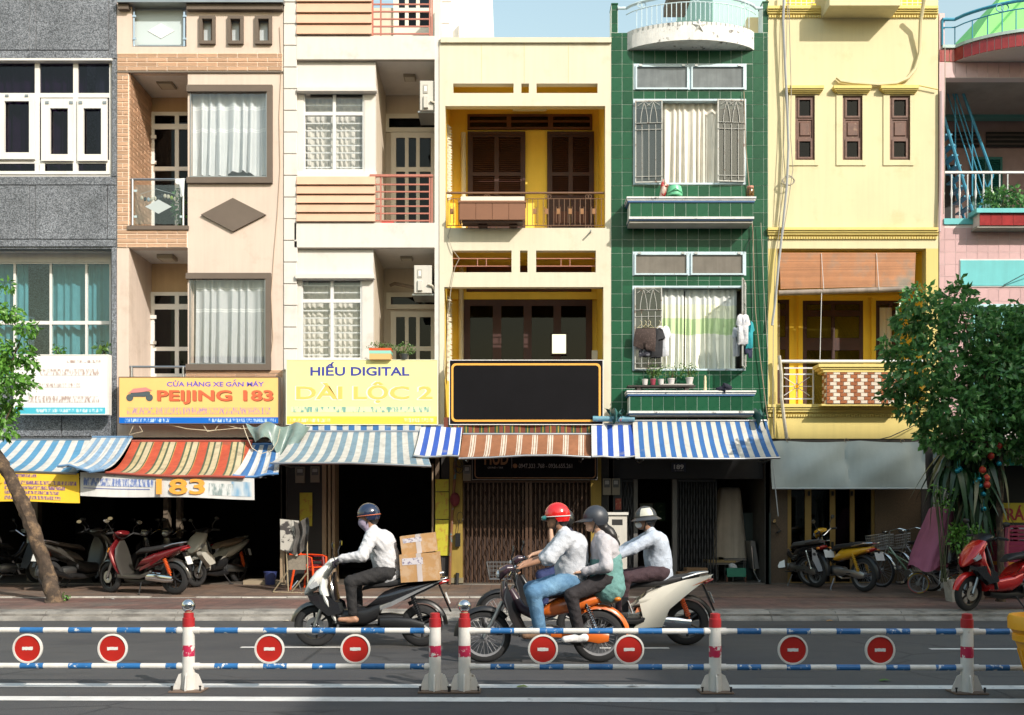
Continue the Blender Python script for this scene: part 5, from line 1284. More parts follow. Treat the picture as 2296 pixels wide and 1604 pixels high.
def wheel(parent, cx, r_, w_, style, tr=None, rimc=None, disc=False, tyre=None):
    m = MB(); pr = []
    ti = r_-w_*.95
    for k in range(13):
        a = math.pi*k/12; pr.append((ti+(r_-ti)*math.sin(a)**.75, -w_*.5*math.cos(a)))
    m.lathe(pr, (cx, 0, r_), 'y', 30, cap=False)
    if tr: m.xf(tr)
    t = m.build('wheel', tyre or rubber, parent, smooth=True)
    m = MB(); m.lathe([(ti+.004, -w_*.36), (ti-.016, -w_*.30), (ti-.022, 0), (ti-.016, w_*.30), (ti+.004, w_*.36), (ti+.006, 0), (ti+.004, -w_*.36)], (cx, 0, r_), 'y', 30, cap=False)
    m.lathe([(0, -.05), (.035, -.05), (.04, -.02), (.04, .02), (.035, .05), (0, .05)], (cx, 0, r_), 'y', 14)
    if style == 'wire':
        for k in range(28):
            a = 2*math.pi*k/28; b = a+.35*(1 if k % 2 else -1); s_ = .035*(1 if k % 4 < 2 else -1)
            m.tube([(cx+.035*math.cos(b), s_, r_+.035*math.sin(b)), (cx+(ti-.015)*math.cos(a), 0, r_+(ti-.015)*math.sin(a))], .0026, 4)
    else:
        for k in range(6):
            a = 2*math.pi*k/6+.3
            p, q = Vector((cx+.03*math.cos(a), 0, r_+.03*math.sin(a))), Vector((cx+(ti-.012)*math.cos(a+.12), 0, r_+(ti-.012)*math.sin(a+.12)))
            m.tube([p, (p+q)/2, q], [.02, .013, .018], 6)
    if tr: m.xf(tr)
    m.build('rim', rimc or (spoke if style == 'wire' else black), t, smooth=True)
    if disc:
        m = MB(); m.lathe([(.05, .062), (.105, .062), (.105, .068), (.05, .068), (.05, .062)], (cx, 0, r_), 'y', 24, cap=False)
        for k in range(6):
            a = k*math.pi/3; m.tube([(cx+.03*math.cos(a), .06, r_+.03*math.sin(a)), (cx+.06*math.cos(a), .065, r_+.06*math.sin(a))], .008, 4)
        if tr: m.xf(tr)
        m.build('brake_disc', steel, t)
    return t
def paint(name, col, rough=.22, metal=0, coat=.8): return M(name, col, rough, metal, coat=coat, var=.05, vs=6)
plate_m = M('plate_white_metal', (.66, .66, .64), .4, var=.06)
tail_red = M('tail_lens', (.35, .01, .012), .15, coat=.6)
lens = M('head_lens', (.55, .58, .6), .08, .4)
ambr = M('amber_lens', (.55, .18, .02), .2)
def common(t, cfg, rf, rr, wb, steer, style, wf_, wr_):
    tr = mxf(cfg['head'][0], cfg['head'][1], steer) if steer else None
    fx, rx = wb/2, -wb/2
    wheel(t, fx, rf, wf_, style, tr, cfg.get('rim'), cfg.get('disc', False)); wheel(t, rx, rr, wr_, style, None, cfg.get('rim'))
    hx, hz = cfg['head']
    m = MB()
    for s in (-1, 1): m.tube([(fx, s*.075, rf), (hx+.06, s*.075, hz-.25)], [.02, .024], 8)
    m.tube([(fx, -.09, rf), (fx, .09, rf)], .014, 8)
    if tr: m.xf(tr)
    m.build('fork', cfg.get('fork', steel), t, smooth=True)
    m = MB(); arcband(m, fx, rf, rf+.025, .06, cfg.get('fa0', 10), cfg.get('fa1', 150))
    if tr: m.xf(tr)
    m.build('front_mudguard', cfg['guard'], t, smooth=True)
    # handlebar, grips, levers, mirrors
    gx, gz = cfg['grip']; m = MB()
    m.tube([(gx-.05, -.33, gz), (gx-.02, -.2, gz+.02), (hx-.02, -.06, hz+.02), (hx-.02, .06, hz+.02), (gx-.02, .2, gz+.02), (gx-.05, .33, gz)], .012, 8)
    if tr: m.xf(tr)
    hb = m.build('handlebar', cfg.get('bar', black), t, smooth=True)
    for s in (-1, 1):
        m = MB(); m.tube([(gx-.03, s*.21, gz+.015), (gx-.05, s*.34, gz)], .018, 8); m.tube([(gx+.03, s*.16, gz+.01), (gx+.02, s*.24, gz-.005), (gx-.0, s*.33, gz-.01)], .006, 6)
        if tr: m.xf(tr)
        m.build('grip', rubber, hb, smooth=True)
        if cfg.get('mirrors', True):
            m = MB(); mx, mz = gx+.0, gz+.19
            m.tube([(gx-.01, s*.2, gz+.02), (gx+.02, s*.24, gz+.11), (mx, s*.31, mz)], .006, 6)
            i0 = len(m.v); m.ball((mx, s*.33, mz+.02), .014, .06, .036, 12, 8)
            if tr: m.xf(tr)
            mo = m.build('mirror', black, t, smooth=True)
            m = MB(); m.lathe([(0, 0), (.03, 0)], (0, 0, 0), 'x', 14, cap=False); m.v = [(mx-.0145, s*.33+1.75*p[1], mz+.02+p[2]) for p in m.v]
            if tr: m.xf(tr)
            m.build('mirror_glass', chrome, mo)
    return tr
def scooter(name, label, loc, rz, c, steer=0, group=None, big=False, cfg=None, plate=True, stand=False, lean=0):
    """c: body, panel, seat, accent, floor colours"""
    t = thing(name, label, 'motorbike', loc, rz, group, local=True)
    if lean: t.rotation_euler = (lean, 0, rz)
    rf = rr = .275 if big else .255
    wb = 1.30 if big else 1.27
    hx, hz = .42, .93
    G = dict(head=(hx, hz), grip=(.38, 1.02), guard=c['guard'], disc=True, fork=c.get('fork', steel), rim=c.get('rim'), mirrors=c.get('mirrors', True))
    tr = common(t, G, rf, rr, wb, steer, 'cast', .085, .095)
    fx, rx = wb/2, -wb/2
    # handlebar cowl + headlight
    m = MB(); loft(m, [(.50, .90, .05, .03, -40), (.49, .95, .11, .055, -30), (.43, 1.01, .15, .055, -20), (.36, 1.04, .13, .04, -10), (.31, 1.03, .07, .02, -10)])
    if tr: m.xf(tr)
    cw = m.build('handlebar_cowl', c['cowl'], t, smooth=True)
    if big:
        m = MB(); m.ball((.50, 0, .955), .03, .075, .05, 14, 8)
        if tr: m.xf(tr)
        m.build('headlight', lens, cw, smooth=True)
    # front apron (outer shield) and inner leg shield
    m = MB(); loft(m, [(.47, .93, .07, .03, 62), (.52, .82, .15, .05, 62), (.53, .70, .19, .06, 68), (.47, .56, .20, .055, 72), (.41, .42, .18, .045, 75), (.36, .30, .13, .04, 60)], 18, 2.4)
    m.build('front_apron', c['body'], t, smooth=True)
    m = MB(); loft(m, [(.40, .90, .06, .02, 70), (.42, .78, .15, .025, 70), (.40, .62, .19, .03, 74), (.36, .46, .185, .03, 78), (.30, .31, .17, .035, 60)], 16, 3)
    m.build('leg_shield', c['inner'], t, smooth=True)
    for s in (-1, 1):
        m = MB(); m.prism([(.60, .84), (.70, .73), (.66, .69), (.56, .74)] if not big else [(.565, .80), (.60, .73), (.545, .66), (.50, .69)], s*.10, s*(.15 if big else .165), .85); m.build('headlight' if not big else 'indicator', lens if not big else ambr, t)
    if c.get('beak'):
        for s in (-1, 1):
            m = MB(); m.prism([(.72, .64), (.70, .58), (.58, .47), (.44, .36), (.26, .40), (.30, .54), (.50, .66)], s*.10, s*.19, .85); m.build('side_fin', c['beak'], t)
    if c.get('swoop'):
        for s in (-1, 1):
            P_ = [(0, .215), (-.34, .235), (-.42, .45), (-.67, .66), (-.97, .865), (-.60, .80), (-.34, .725), (-.06, .56), (-.11, .38)]
            W_ = [.10, .13, .17, .165, .05, .14, .16, .12, .12]
            n_ = len(P_); m = MB(); m.add([(p[0], s*w_, p[1]) for p, w_ in zip(P_, W_)]+[(p[0], s*(w_+.016), p[1]) for p, w_ in zip(P_, W_)]+[(-.12, s*.148, .31), (-.26, s*.185, .52), (-.50, s*.19, .70)],
                [(9, 10, 18), (10, 11, 19, 18), (11, 12, 20, 19), (12, 13, 14, 20), (14, 15, 19, 20), (15, 16, 18, 19), (16, 17, 18), (17, 9, 18)]+[(i, (i+1) % n_, n_+(i+1) % n_, n_+i) for i in range(n_)])
            m.build('side_cover', c['panel'], t, smooth=True, angle=30)
    if not big:
        m = MB(); loft(m, [(.40, 1.00, .09, .03, -50), (.47, .95, .14, .06, -45), (.56, .85, .175, .085, -42), (.66, .74, .16, .075, -40), (.73, .66, .10, .04, -38), (.76, .625, .04, .015, -35)], 18, 2.3); m.build('nose_fairing', c['body'], t, smooth=True)
    # floor / tunnel and belly
    m = MB(); zt = .33 if big else .46
    if big: loft(m, [(.40, .31, .16, .045, 0), (.20, .30, .17, .04, 0), (-.05, .30, .17, .04, 5), (-.22, .36, .13, .06, 20)], 16, 4)
    else: loft(m, [(.40, .36, .14, .09, 10), (.22, .36, .15, .10, 0), (.0, .38, .15, .12, 10), (-.16, .46, .14, .14, 20)], 16, 3)
    m.build('floorboard', c['floor'], t, smooth=True)
    m = MB(); loft(m, [(.34, .24, .07, .04, 0), (.1, .21, .10, .05, 0), (-.2, .22, .10, .06, 0), (-.32, .26, .08, .05, 0)], 12, 3); m.build('belly_pan', c.get('belly', black), t, smooth=True)
    # rear body
    m = MB()
    loft(m, [(.02, .47, .09, .14, 62), (-.08, .56, .145, .15, 48), (-.26, .60, .165, .13, 28), (-.48, .66, .165, .105, 18), (-.70, .735, .13, .075, 14), (-.88, .80, .075, .04, 12), (-.95, .825, .04, .02, 10)], 18, 2.5)
    bd = m.build('rear_body', c['panel'], t, smooth=True)
    for s in (-1, 1):
        m = MB(); P_ = [(-.02, .40), (-.30, .50), (-.60, .66), (-.90, .80), (-.92, .82), (-.62, .70), (-.30, .555), (-.04, .46)]
        m.add([(p[0], s*(.155 if i in (1, 2, 5, 6) else .09), p[1]) for i, p in enumerate(P_)]+[(p[0], s*(.175 if i in (1, 2, 5, 6) else .105), p[1]) for i, p in enumerate(P_)],
              [(8, 9, 14, 15), (9, 10, 13, 14), (10, 11, 12, 13), (0, 1, 9, 8), (1, 2, 10, 9), (2, 3, 11, 10), (3, 4, 12, 11), (4, 5, 13, 12), (5, 6, 14, 13), (6, 7, 15, 14), (7, 0, 8, 15)])
        m.build('side_stripe', c['stripe'], bd, smooth=False)
    m = MB(); loft(m, [(.06, .70, .08, .03, 20), (-.05, .745, .125, .045, 8), (-.28, .765, .145, .05, 0), (-.42, .79, .15, .05, 8), (-.62, .825, .13, .045, 6), (-.80, .85, .08, .025, 0)], 16, 2.8)
    m.build('seat', c['seat'], t, smooth=True)
    m = MB()
    for s in (-1, 1): m.tube([(-.58, s*.14, .82), (-.75, s*.125, .87), (-.90, s*.05, .89), (-.91, 0, .89)], .014, 8)
    m.build('grab_rail', c.get('rail', steel), t, smooth=True)
    m = MB(); loft(m, [(-.86, .765, .09, .03, 12), (-.93, .785, .07, .025, 12), (-.975, .80, .03, .012, 12)], 12); m.build('tail_light', tail_red, t, smooth=True)
    # rear mudguard and plate
    m = MB(); arcband(m, rx, rr, rr+.05, .055, 60, 178); m.build('rear_mudguard', c.get('rguard', black), t, smooth=True)
    m = MB()
    m.add([(-.86, -.03, .74), (-.86, .03, .74), (-1.0, .03, .42), (-1.0, -.03, .42), (-.84, -.03, .74), (-.84, .03, .74), (-.98, .03, .42), (-.98, -.03, .42)], [(0, 1, 2, 3), (7, 6, 5, 4), (0, 3, 7, 4), (1, 5, 6, 2), (3, 2, 6, 7)]); m.build('plate_holder', black, t)
    if plate:
        p = MB(); p.box(-.003, -.07, -.07, .003, .07, .07); p.xf(Matrix.Translation((-.955, 0, .585)) @ Matrix.Rotation(R(22), 4, 'Y')); p.build('licence_plate', plate_m, t)
    # engine, belt case, exhaust, shock
    m = MB(); loft(m, [(-.12, .33, .07, .07, 0), (-.28, .32, .09, .09, 0), (-.42, .31, .08, .08, 0)], 12, 3); m.build('engine', c.get('engine', steel), t, smooth=True)
    m = MB(); m.tube([(-.16, .10, .30), (-.34, .115, .30), (-.52, .115, .285), (rx-.04, .11, rr)], [.06, .072, .07, .055], 12, flat=1.0)
    i0 = 0
    m.v = [(p[0], .115+(p[1]-.115)*.45, p[2]) for p in m.v]; m.build('belt_case', c.get('case', steel), t, smooth=True)
    m = MB(); m.tube([(-.15, -.05, .2), (-.36, -.13, .2), (-.48, -.145, .26), (-.86, -.15, .36)], [.016, .02, .05, .055], 12); m.build('exhaust', c.get('exhaust', black), t, smooth=True)
    m = MB()
    for s in (1,):
        p, q = Vector((rx-.02, s*.12, rr+.06)), Vector((rx+.10, s*.125, .64)); m.tube([p, q], .012, 6)
        for k in range(11):
            c_ = p.lerp(q, .12+k*.076); d = (q-p).normalized(); a = d.orthogonal().normalized(); b = d.cross(a)
            m.tube([c_+a*.026*math.cos(z)+b*.026*math.sin(z)+d*z*.003 for z in [2*math.pi*j/10 for j in range(10)]], .008, 5, closed=True)
    m.build('shock_absorber', c.get('shock', M('shock_orange', (.62, .10, .02), .4)), t, smooth=True)
    if stand:
        m = MB(); m.tube([(-.05, .11, .2), (-.10, .24, .02)], .011, 6); m.tube([(-.08, .22, .014), (-.14, .27, .012)], .012, 6); m.build('kickstand', rubber, t)
    return t
def underbone(name, label, loc, rz, c, steer=0, group=None, basket=False, stand=False, lean=0, plate=True):
    t = thing(name, label, 'motorbike', loc, rz, group, local=True)
    if lean: t.rotation_euler = (lean, 0, rz)
    r_ = .285; wb = 1.22; hx, hz = .36, .90
    G = dict(head=(hx, hz), grip=(.30, 1.0), guard=c['guard'], fork=c.get('fork', steel), rim=c.get('rim'), fa0=0, fa1=140, mirrors=c.get('mirrors', True), bar=chrome)
    tr = common(t, G, r_, r_, wb, steer, 'wire', .07, .08); rx = -wb/2
    m = MB(); loft(m, [(.45, .90, .05, .03, -30), (.43, .96, .10, .06, -25), (.36, 1.01, .12, .05, -15), (.29, 1.02, .08, .03, -10)])
    if tr: m.xf(tr)
    cw = m.build('handlebar_cowl', c['cowl'], t, smooth=True)
    m = MB(); m.ball((.46, 0, .945), .03, .075, .048, 14, 8)
    if tr: m.xf(tr)
    m.build('headlight', lens, cw, smooth=True)
    m = MB(); loft(m, [(.40, .88, .06, .04, 62), (.40, .74, .10, .05, 66), (.34, .60, .12, .045, 62), (.26, .48, .10, .04, 55)], 14, 2.4); m.build('front_cover', c['body'], t, smooth=True)
    for s in (-1, 1):
        m = MB(); m.add([(.38, s*.07, .82), (.40, s*.20, .70), (.34, s*.24, .50), (.24, s*.20, .30), (.16, s*.12, .32), (.25, s*.08, .52)]+[(.365, s*.07, .82), (.385, s*.20, .70), (.325, s*.24, .50), (.225, s*.20, .30), (.145, s*.12, .32), (.235, s*.08, .52)],
              [(0, 1, 2, 5), (5, 2, 3, 4), (11, 8, 7, 6), (10, 9, 8, 11), (0, 6, 7, 1), (1, 7, 8, 2), (2, 8, 9, 3), (3, 9, 10, 4)]); m.build('leg_shield', c['shield'], t, smooth=True)
    m = MB(); m.tube([(.34, 0, .78), (.22, 0, .58), (.05, 0, .50), (-.12, 0, .54), (-.3, 0, .66)], [.05, .055, .06, .06, .05], 10); m.build('frame', c['body'], t, smooth=True)
    m = MB(); loft(m, [(.0, .56, .06, .10, 40), (-.14, .60, .12, .12, 25), (-.40, .64, .135, .09, 12), (-.62, .69, .10, .06, 10), (-.80, .73, .05, .03, 8)], 16, 2.5); bd = m.build('rear_body', c['panel'], t, smooth=True)
    m = MB(); loft(m, [(.06, .68, .07, .03, 18), (-.05, .735, .11, .045, 8), (-.28, .755, .13, .05, 0), (-.5, .785, .135, .05, 4), (-.70, .80, .10, .04, 0), (-.76, .80, .06, .02, 0)], 16, 2.8); m.build('seat', c['seat'], t, smooth=True)
    m = MB()
    for s in (-1, 1): m.tube([(-.45, s*.13, .76), (-.70, s*.125, .81), (-.86, s*.07, .82), (-.87, 0, .82)], .011, 8)
    m.build('grab_rail', chrome, t, smooth=True)
    m = MB(); loft(m, [(-.74, .69, .08, .04, 10), (-.82, .71, .065, .035, 10), (-.86, .72, .03, .015, 10)], 12); tl = m.build('tail_light', tail_red, t, smooth=True)
    for s in (-1, 1): MB().ball((-.80, s*.12, .69), .04, .03, .025, 10, 6).build('indicator', ambr, tl, smooth=True)
    m = MB(); arcband(m, rx, r_, r_+.04, .055, 45, 190); m.build('rear_mudguard', c.get('rguard', black), t, smooth=True)
    if plate:
        p = MB(); p.box(-.003, -.095, -.07, .003, .095, .07); p.xf(Matrix.Translation((-.945, 0, .60)) @ Matrix.Rotation(R(20), 4, 'Y')); p.build('licence_plate', plate_m, t)
        MB().box(-.93, -.02, .54, -.86, .02, .70).build('plate_holder', black, t)
    m = MB(); loft(m, [(.16, .33, .05, .05, 0), (.08, .33, .075, .085, 0), (-.1, .32, .085, .09, 0), (-.2, .33, .06, .06, 0)], 12, 3)
    for k in range(5): m.box(.16+k*.022, -.06, .28, .166+k*.022, .06, .39)
    m.build('engine', c.get('engine', steel), t, smooth=True)
    m = MB(); m.tube([(-.10, .085, .33), (-.35, .10, .315), (rx, .105, r_), (rx-.10, .10, r_-.01)], [.045, .05, .07, .04], 10); m.v = [(p[0], .10+(p[1]-.10)*.35, p[2]) for p in m.v]; m.build('chain_case', c['case'], t, smooth=True)
    m = MB(); m.tube([(.12, -.06, .27), (.0, -.12, .19), (-.2, -.135, .21), (-.32, -.14, .25), (-.80, -.145, .33)], [.016, .018, .02, .042, .045], 12); m.build('exhaust', chrome, t, smooth=True)
    for s in (-1, 1):
        m = MB(); p, q = Vector((rx, s*.11, r_+.02)), Vector((rx+.14, s*.12, .64)); m.tube([p, q], .012, 6)
        for k in range(10):
            c_ = p.lerp(q, .14+k*.08); d = (q-p).normalized(); a = d.orthogonal().normalized(); b = d.cross(a)
            m.tube([c_+a*.024*math.cos(z)+b*.024*math.sin(z)+d*z*.003 for z in [2*math.pi*j/10 for j in range(10)]], .007, 5, closed=True)
        m.build('shock_absorber', c.get('shock', chrome), t, smooth=True)
    m = MB(); m.tube([(-.02, -.24, .25), (-.02, .24, .25)], .012, 6); m.tube([(-.42, -.2, .3), (-.42, .2, .3)], .011, 6); m.build('footpegs', rubber, t)
    if basket:
        m = MB(); x0, x1, z0, z1 = .46, .74, .74, .96
        for k in range(5):
            z = z0+(z1-z0)*k/4; e = .02*k/4; m.tube([(x0-e, -.15-e, z), (x1+e*2, -.15-e, z), (x1+e*2, .15+e, z), (x0-e, .15+e, z)], .004, 5, closed=True)
        for k in range(9):
            y = -.15+.30*k/8; m.tube([(x0-.02, y*1.1, z1), (x0, y, z0), (x1, y, z0), (x1+.04, y*1.1, z1)], .003, 4)
        for k in range(7):
            x = x0+(x1-x0)*k/6; m.tube([(x, -.17, z1), (x, -.15, z0), (x, .15, z0), (x, .17, z1)], .003, 4)
        m.build('basket', M('basket_wire', (.10, .10, .10), .5), t)
    if stand:
        m = MB(); m.tube([(-.05, .11, .2), (-.10, .24, .02)], .011, 6); m.tube([(-.08, .22, .014), (-.14, .27, .012)], .012, 6); m.build('kickstand', steel, t)
    return t
pearl = paint('pearl_white', (.74, .74, .70)); cream_p = paint('cream_paint', (.74, .70, .60)); blk = paint('gloss_black', (.012, .012, .014)); gunm = paint('gunmetal', (.085, .08, .072), .3, .5)
maroon = paint('maroon_paint', (.16, .010, .014), .2, .3); redp = paint('red_paint', (.50, .012, .012), .2, .2); ora = paint('orange_paint', (.62, .13, .012), .35); yelp = paint('yellow_paint', (.70, .36, .015), .3)
silv = paint('silver_paint', (.42, .43, .44), .3, .6); ivo = paint('warm_grey_paint', (.50, .48, .42), .3); seatm = M('seat_vinyl', (.018, .017, .018), .55, bump=.1); plum = paint('plum_paint', (.045, .022, .032), .3)
def road(u, v): y = K*EYE/(v-CV); return (X(u, y), y, 0)
def SWZ(y): return .128+.022*(y-15.4)/1.92 if y < 17.31 else .164+.05*(y-17.3)/2.6
def walk(u, v):
    y = 17.
    for _ in range(12): y = K*(EYE-SWZ(y))/(v-CV)
    return (X(u, y), y, SWZ(y))
b1 = scooter('motor_scooter', 'white and black scooter carrying the courier with cardboard boxes', road(826, 1450), R(180), dict(body=pearl, cowl=pearl, inner=blk, guard=gunm, floor=black, panel=blk, stripe=silv, seat=seatm, beak=blk, rim=black, engine=black, case=black, shock=black), R(2))
b3 = scooter('motor_scooter', 'cream scooter with orange rear shock ridden by the masked rider', road(1418, 1447), R(180), dict(swoop=1, body=cream_p, cowl=cream_p, inner=black, guard=cream_p, floor=black, panel=cream_p, stripe=M('stripe_orange', (.70, .25, .12), .4), seat=seatm, rim=black, engine=chrome, case=chrome), 0, big=True)
b2 = underbone('motorbike', 'orange and black moped carrying the rider in red helmet and his passenger', road(1214, 1486), R(180), dict(body=plum, cowl=plum, guard=black, shield=black, panel=ora, seat=seatm, case=ora, rguard=ora))
b4 = underbone('motorbike', 'dark motorbike with wire front basket riding beyond the orange moped', road(1224, 1424), R(180), dict(body=blk, cowl=plum, guard=black, shield=black, panel=plum, seat=seatm, case=black), basket=True)
PG = 'motorbikes parked on the pavement'
scooter('motor_scooter', 'maroon scooter with orange shock and cap on its mirror parked at the motorbike shop', walk(322, 1331), R(161), dict(body=maroon, cowl=maroon, inner=gunm, guard=gunm, floor=gunm, panel=maroon, stripe=maroon, seat=seatm, engine=chrome, case=chrome, rguard=gunm), R(-14), big=True, stand=True, group=PG, lean=R(-4))
scooter('motor_scooter', 'grey rounded scooter seen from behind beside the leaning tree trunk', walk(178, 1318), R(66), dict(body=gunm, cowl=gunm, inner=black, guard=gunm, floor=black, panel=gunm, stripe=gunm, seat=M('brown_seat', (.05, .04, .035), .5), engine=steel), R(12), group=PG, stand=True)
scooter('motor_scooter', 'pale grey angular scooter facing out of the dark motorbike shop', walk(487, 1311), R(249), dict(body=ivo, cowl=black, inner=black, guard=pearl, floor=black, panel=ivo, stripe=blk, seat=M('tan_seat', (.20, .15, .10), .6), beak=ivo), R(-8), group=PG, stand=True)
for (u, v, a, c_) in ((352, 1304, 258, blk), (408, 1306, 246, gunm), (20, 1312, 60, blk), (236, 1302, 275, plum)):
    underbone('motorbike', {352: 'black motorbike with round headlight behind the maroon scooter', 408: 'grey motorbike with round headlight next to the shop pillar', 20: 'dark motorbike with red shock under the yellow banner', 236: 'plum motorbike hidden behind the grey scooter'}[u], walk(u, v), R(a), dict(body=c_, cowl=c_, guard=black, shield=black, panel=c_, seat=seatm, case=black, shock=M('shock_orange', (.62, .10, .02), .4) if u == 20 else chrome), group=PG, stand=True)
underbone('motorbike', 'black motorbike with white leg shield parked by the glazed doors', walk(1784, 1312), R(110), dict(body=blk, cowl=blk, guard=blk, shield=pearl, panel=blk, seat=M('grey_seat', (.10, .10, .10), .6), case=steel), R(22), group=PG, stand=True)
underbone('motorbike', 'yellow and black motorbike parked by the glazed doors', walk(1876, 1322), R(117), dict(body=blk, cowl=yelp, guard=blk, shield=blk, panel=yelp, seat=seatm, case=steel, shock=M('shock_yellow', (.6, .33, .02), .4)), R(18), group=PG, stand=True)
scooter('motor_scooter', 'glossy red scooter parked in front of the potted plants and plastic stools', walk(2258, 1368), R(196), dict(body=redp, cowl=black, inner=black, guard=redp, floor=redp, panel=redp, stripe=blk, seat=seatm, beak=blk, engine=black, case=black), R(10), group=PG, stand=True)
for o_ in [o for o in bpy.data.objects if o.get('group') == PG]: k_ = 1.09 if o_.location.x > 0 else 1.05; o_.scale = (k_, k_, k_)
# ------------------------------------------------------------------ bicycles
def bicycle(label, loc, rz, col, r_=.31, wb=1.02, tyre=rubber, basket=True, small=False, group='bicycles leaning together', lean=0, guard=chrome):
    t = thing('bicycle', label, 'bicycle', loc, rz, group, local=True); t.rotation_euler = (lean, 0, rz); t.scale = (1.1, 1.1, 1.1)
    fx, rx = wb/2, -wb/2; k = r_/.31
    wheel(t, fx, r_, .038*k, 'wire', tyre=tyre); wheel(t, rx, r_, .038*k, 'wire', tyre=tyre)
    hd = Vector((fx-.22*k, 0, .82*k)); bb = Vector((rx+.40*k, 0, .27*k)); st = Vector((rx+.24*k, 0, .74*k))
    m = MB(); m.tube([hd-Vector((0, 0, .10*k)), bb], .017*k, 8); m.tube([bb, st], .015*k, 8); m.tube([hd-Vector((-.02, 0, .18*k)), bb.lerp(st, .35)], .014*k, 8)
    for s in (-1, 1): m.tube([bb, (rx, s*.05, r_)], .009, 6); m.tube([st-Vector((0, 0, .08)), (rx, s*.05, r_)], .008, 6)
    m.build('frame', col, t, smooth=True)
    m = MB()
    for s in (-1, 1): m.tube([(fx, s*.045, r_), (hd.x+.06*k, s*.045, r_+.32*k), (hd.x+.03*k, 0, hd.z-.08*k)], .010, 6)
    m.tube([hd-Vector((0, 0, .12*k)), hd+Vector((-.03, 0, .16*k))], .013, 8); m.build('fork', steel, t, smooth=True)
    z = hd.z+.16*k; x = hd.x-.03
    m = MB(); m.tube([(x-.16, -.27*k, z+.0), (x-.02, -.22*k, z+.04), (x+.05, -.08, z+.01), (x+.05, .08, z+.01), (x-.02, .22*k, z+.04), (x-.16, .27*k, z+.0)], .010, 8); hb = m.build('handlebar', chrome, t, smooth=True)
    for s in (-1, 1): MB().tube([(x-.08, s*.255*k, z+.02), (x-.18, s*.275*k, z-.002)], .015, 8).build('grip', rubber, hb)
    m = MB(); loft(m, [(st.x+.15, st.z+.06, .03, .02, 0), (st.x, st.z+.07, .06, .035, 5), (st.x-.12, st.z+.09, .09, .04, 5), (st.x-.15, st.z+.09, .05, .02, 0)]); m.tube([st, st+Vector((0, 0, .06))], .012, 6); m.build('saddle', black, t, smooth=True)
    for cx, a0, a1 in ((fx, 20, 175), (rx, 10, 170)):
        m = MB(); arcband(m, cx, r_, r_+.018, .026, a0, a1, 14, .008, .01); m.build('mudguard', guard, t, smooth=True)
    m = MB(); m.lathe([(.085*k, .03), (.09*k, .033), (.085*k, .036)], (bb.x, 0, bb.z), 'y', 20); m.tube([(bb.x, .05, bb.z), (bb.x+.1*k, .07, bb.z-.13*k)], .008, 6); m.tube([(bb.x, -.05, bb.z), (bb.x-.1*k, -.07, bb.z+.13*k)], .008, 6)
    m.box(bb.x+.06*k, .07, bb.z-.145*k, bb.x+.14*k, .15, bb.z-.12*k); m.box(bb.x-.14*k, -.15, bb.z+.12*k, bb.x-.06*k, -.07, bb.z+.145*k); m.build('crank', steel, t)
    if not small:
        m = MB()
        for s in (-1, 1): m.tube([(st.x-.02, s*.06, r_*2+.06), (rx-.2, s*.06, r_*2+.06), (rx, s*.06, r_)], .006, 5)
        for q in range(4): m.tube([(rx-.18+q*.1, -.06, r_*2+.06), (rx-.18+q*.1, .06, r_*2+.06)], .005, 5)
        m.build('carrier', steel, t)
        m = MB(); m.tube([(rx+.05, .05, r_), (rx-.02, .22, .01)], .009, 6); m.build('kickstand', steel, t)
    if basket:
        m = MB(); x0, x1, z0, z1 = hd.x+.06, hd.x+.06+.26*k, hd.z-.14*k, hd.z+.10*k; yw = .17*k
        for q in range(6):
            z = z0+(z1-z0)*q/5; e = .02*q/5; m.tube([(x0, -yw-e, z), (x1+e, -yw-e, z), (x1+e, yw+e, z), (x0, yw+e, z)], .0035 if q < 5 else .007, 5, closed=True)
        for q in range(9): y = yw*(2*q/8-1); m.tube([(x0, y*1.1, z1), (x0, y, z0), (x1, y, z0), (x1+.02, y*1.1, z1)], .003, 4)
        for q in range(7): x_ = x0+(x1-x0)*q/6; m.tube([(x_, -yw*1.1, z1), (x_, -yw, z0), (x_, yw, z0), (x_, yw*1.1, z1)], .003, 4)
        m.build('basket', steel if not small else pearl, t)
    return t
bicycle('green city bicycle with wire basket parked by the mauve covered bike', walk(2030, 1322), R(118), paint('sage_paint', (.16, .24, .15)), lean=R(-5))
bicycle('second bicycle with chrome mudguards leaning behind the green one', walk(2068, 1316), R(116), paint('dark_bike_paint', (.05, .05, .055)), lean=R(-6))
bicycle('small child bicycle with yellow tyres and pale plastic baskets', walk(2104, 1333), R(150), paint('white_bike_paint', (.5, .5, .5)), .17, .60, M('yellow_tyre', (.50, .34, .03), .7, col2=(.45, .12, .12), c2s=4, c2r=(.5, .55)), small=True)
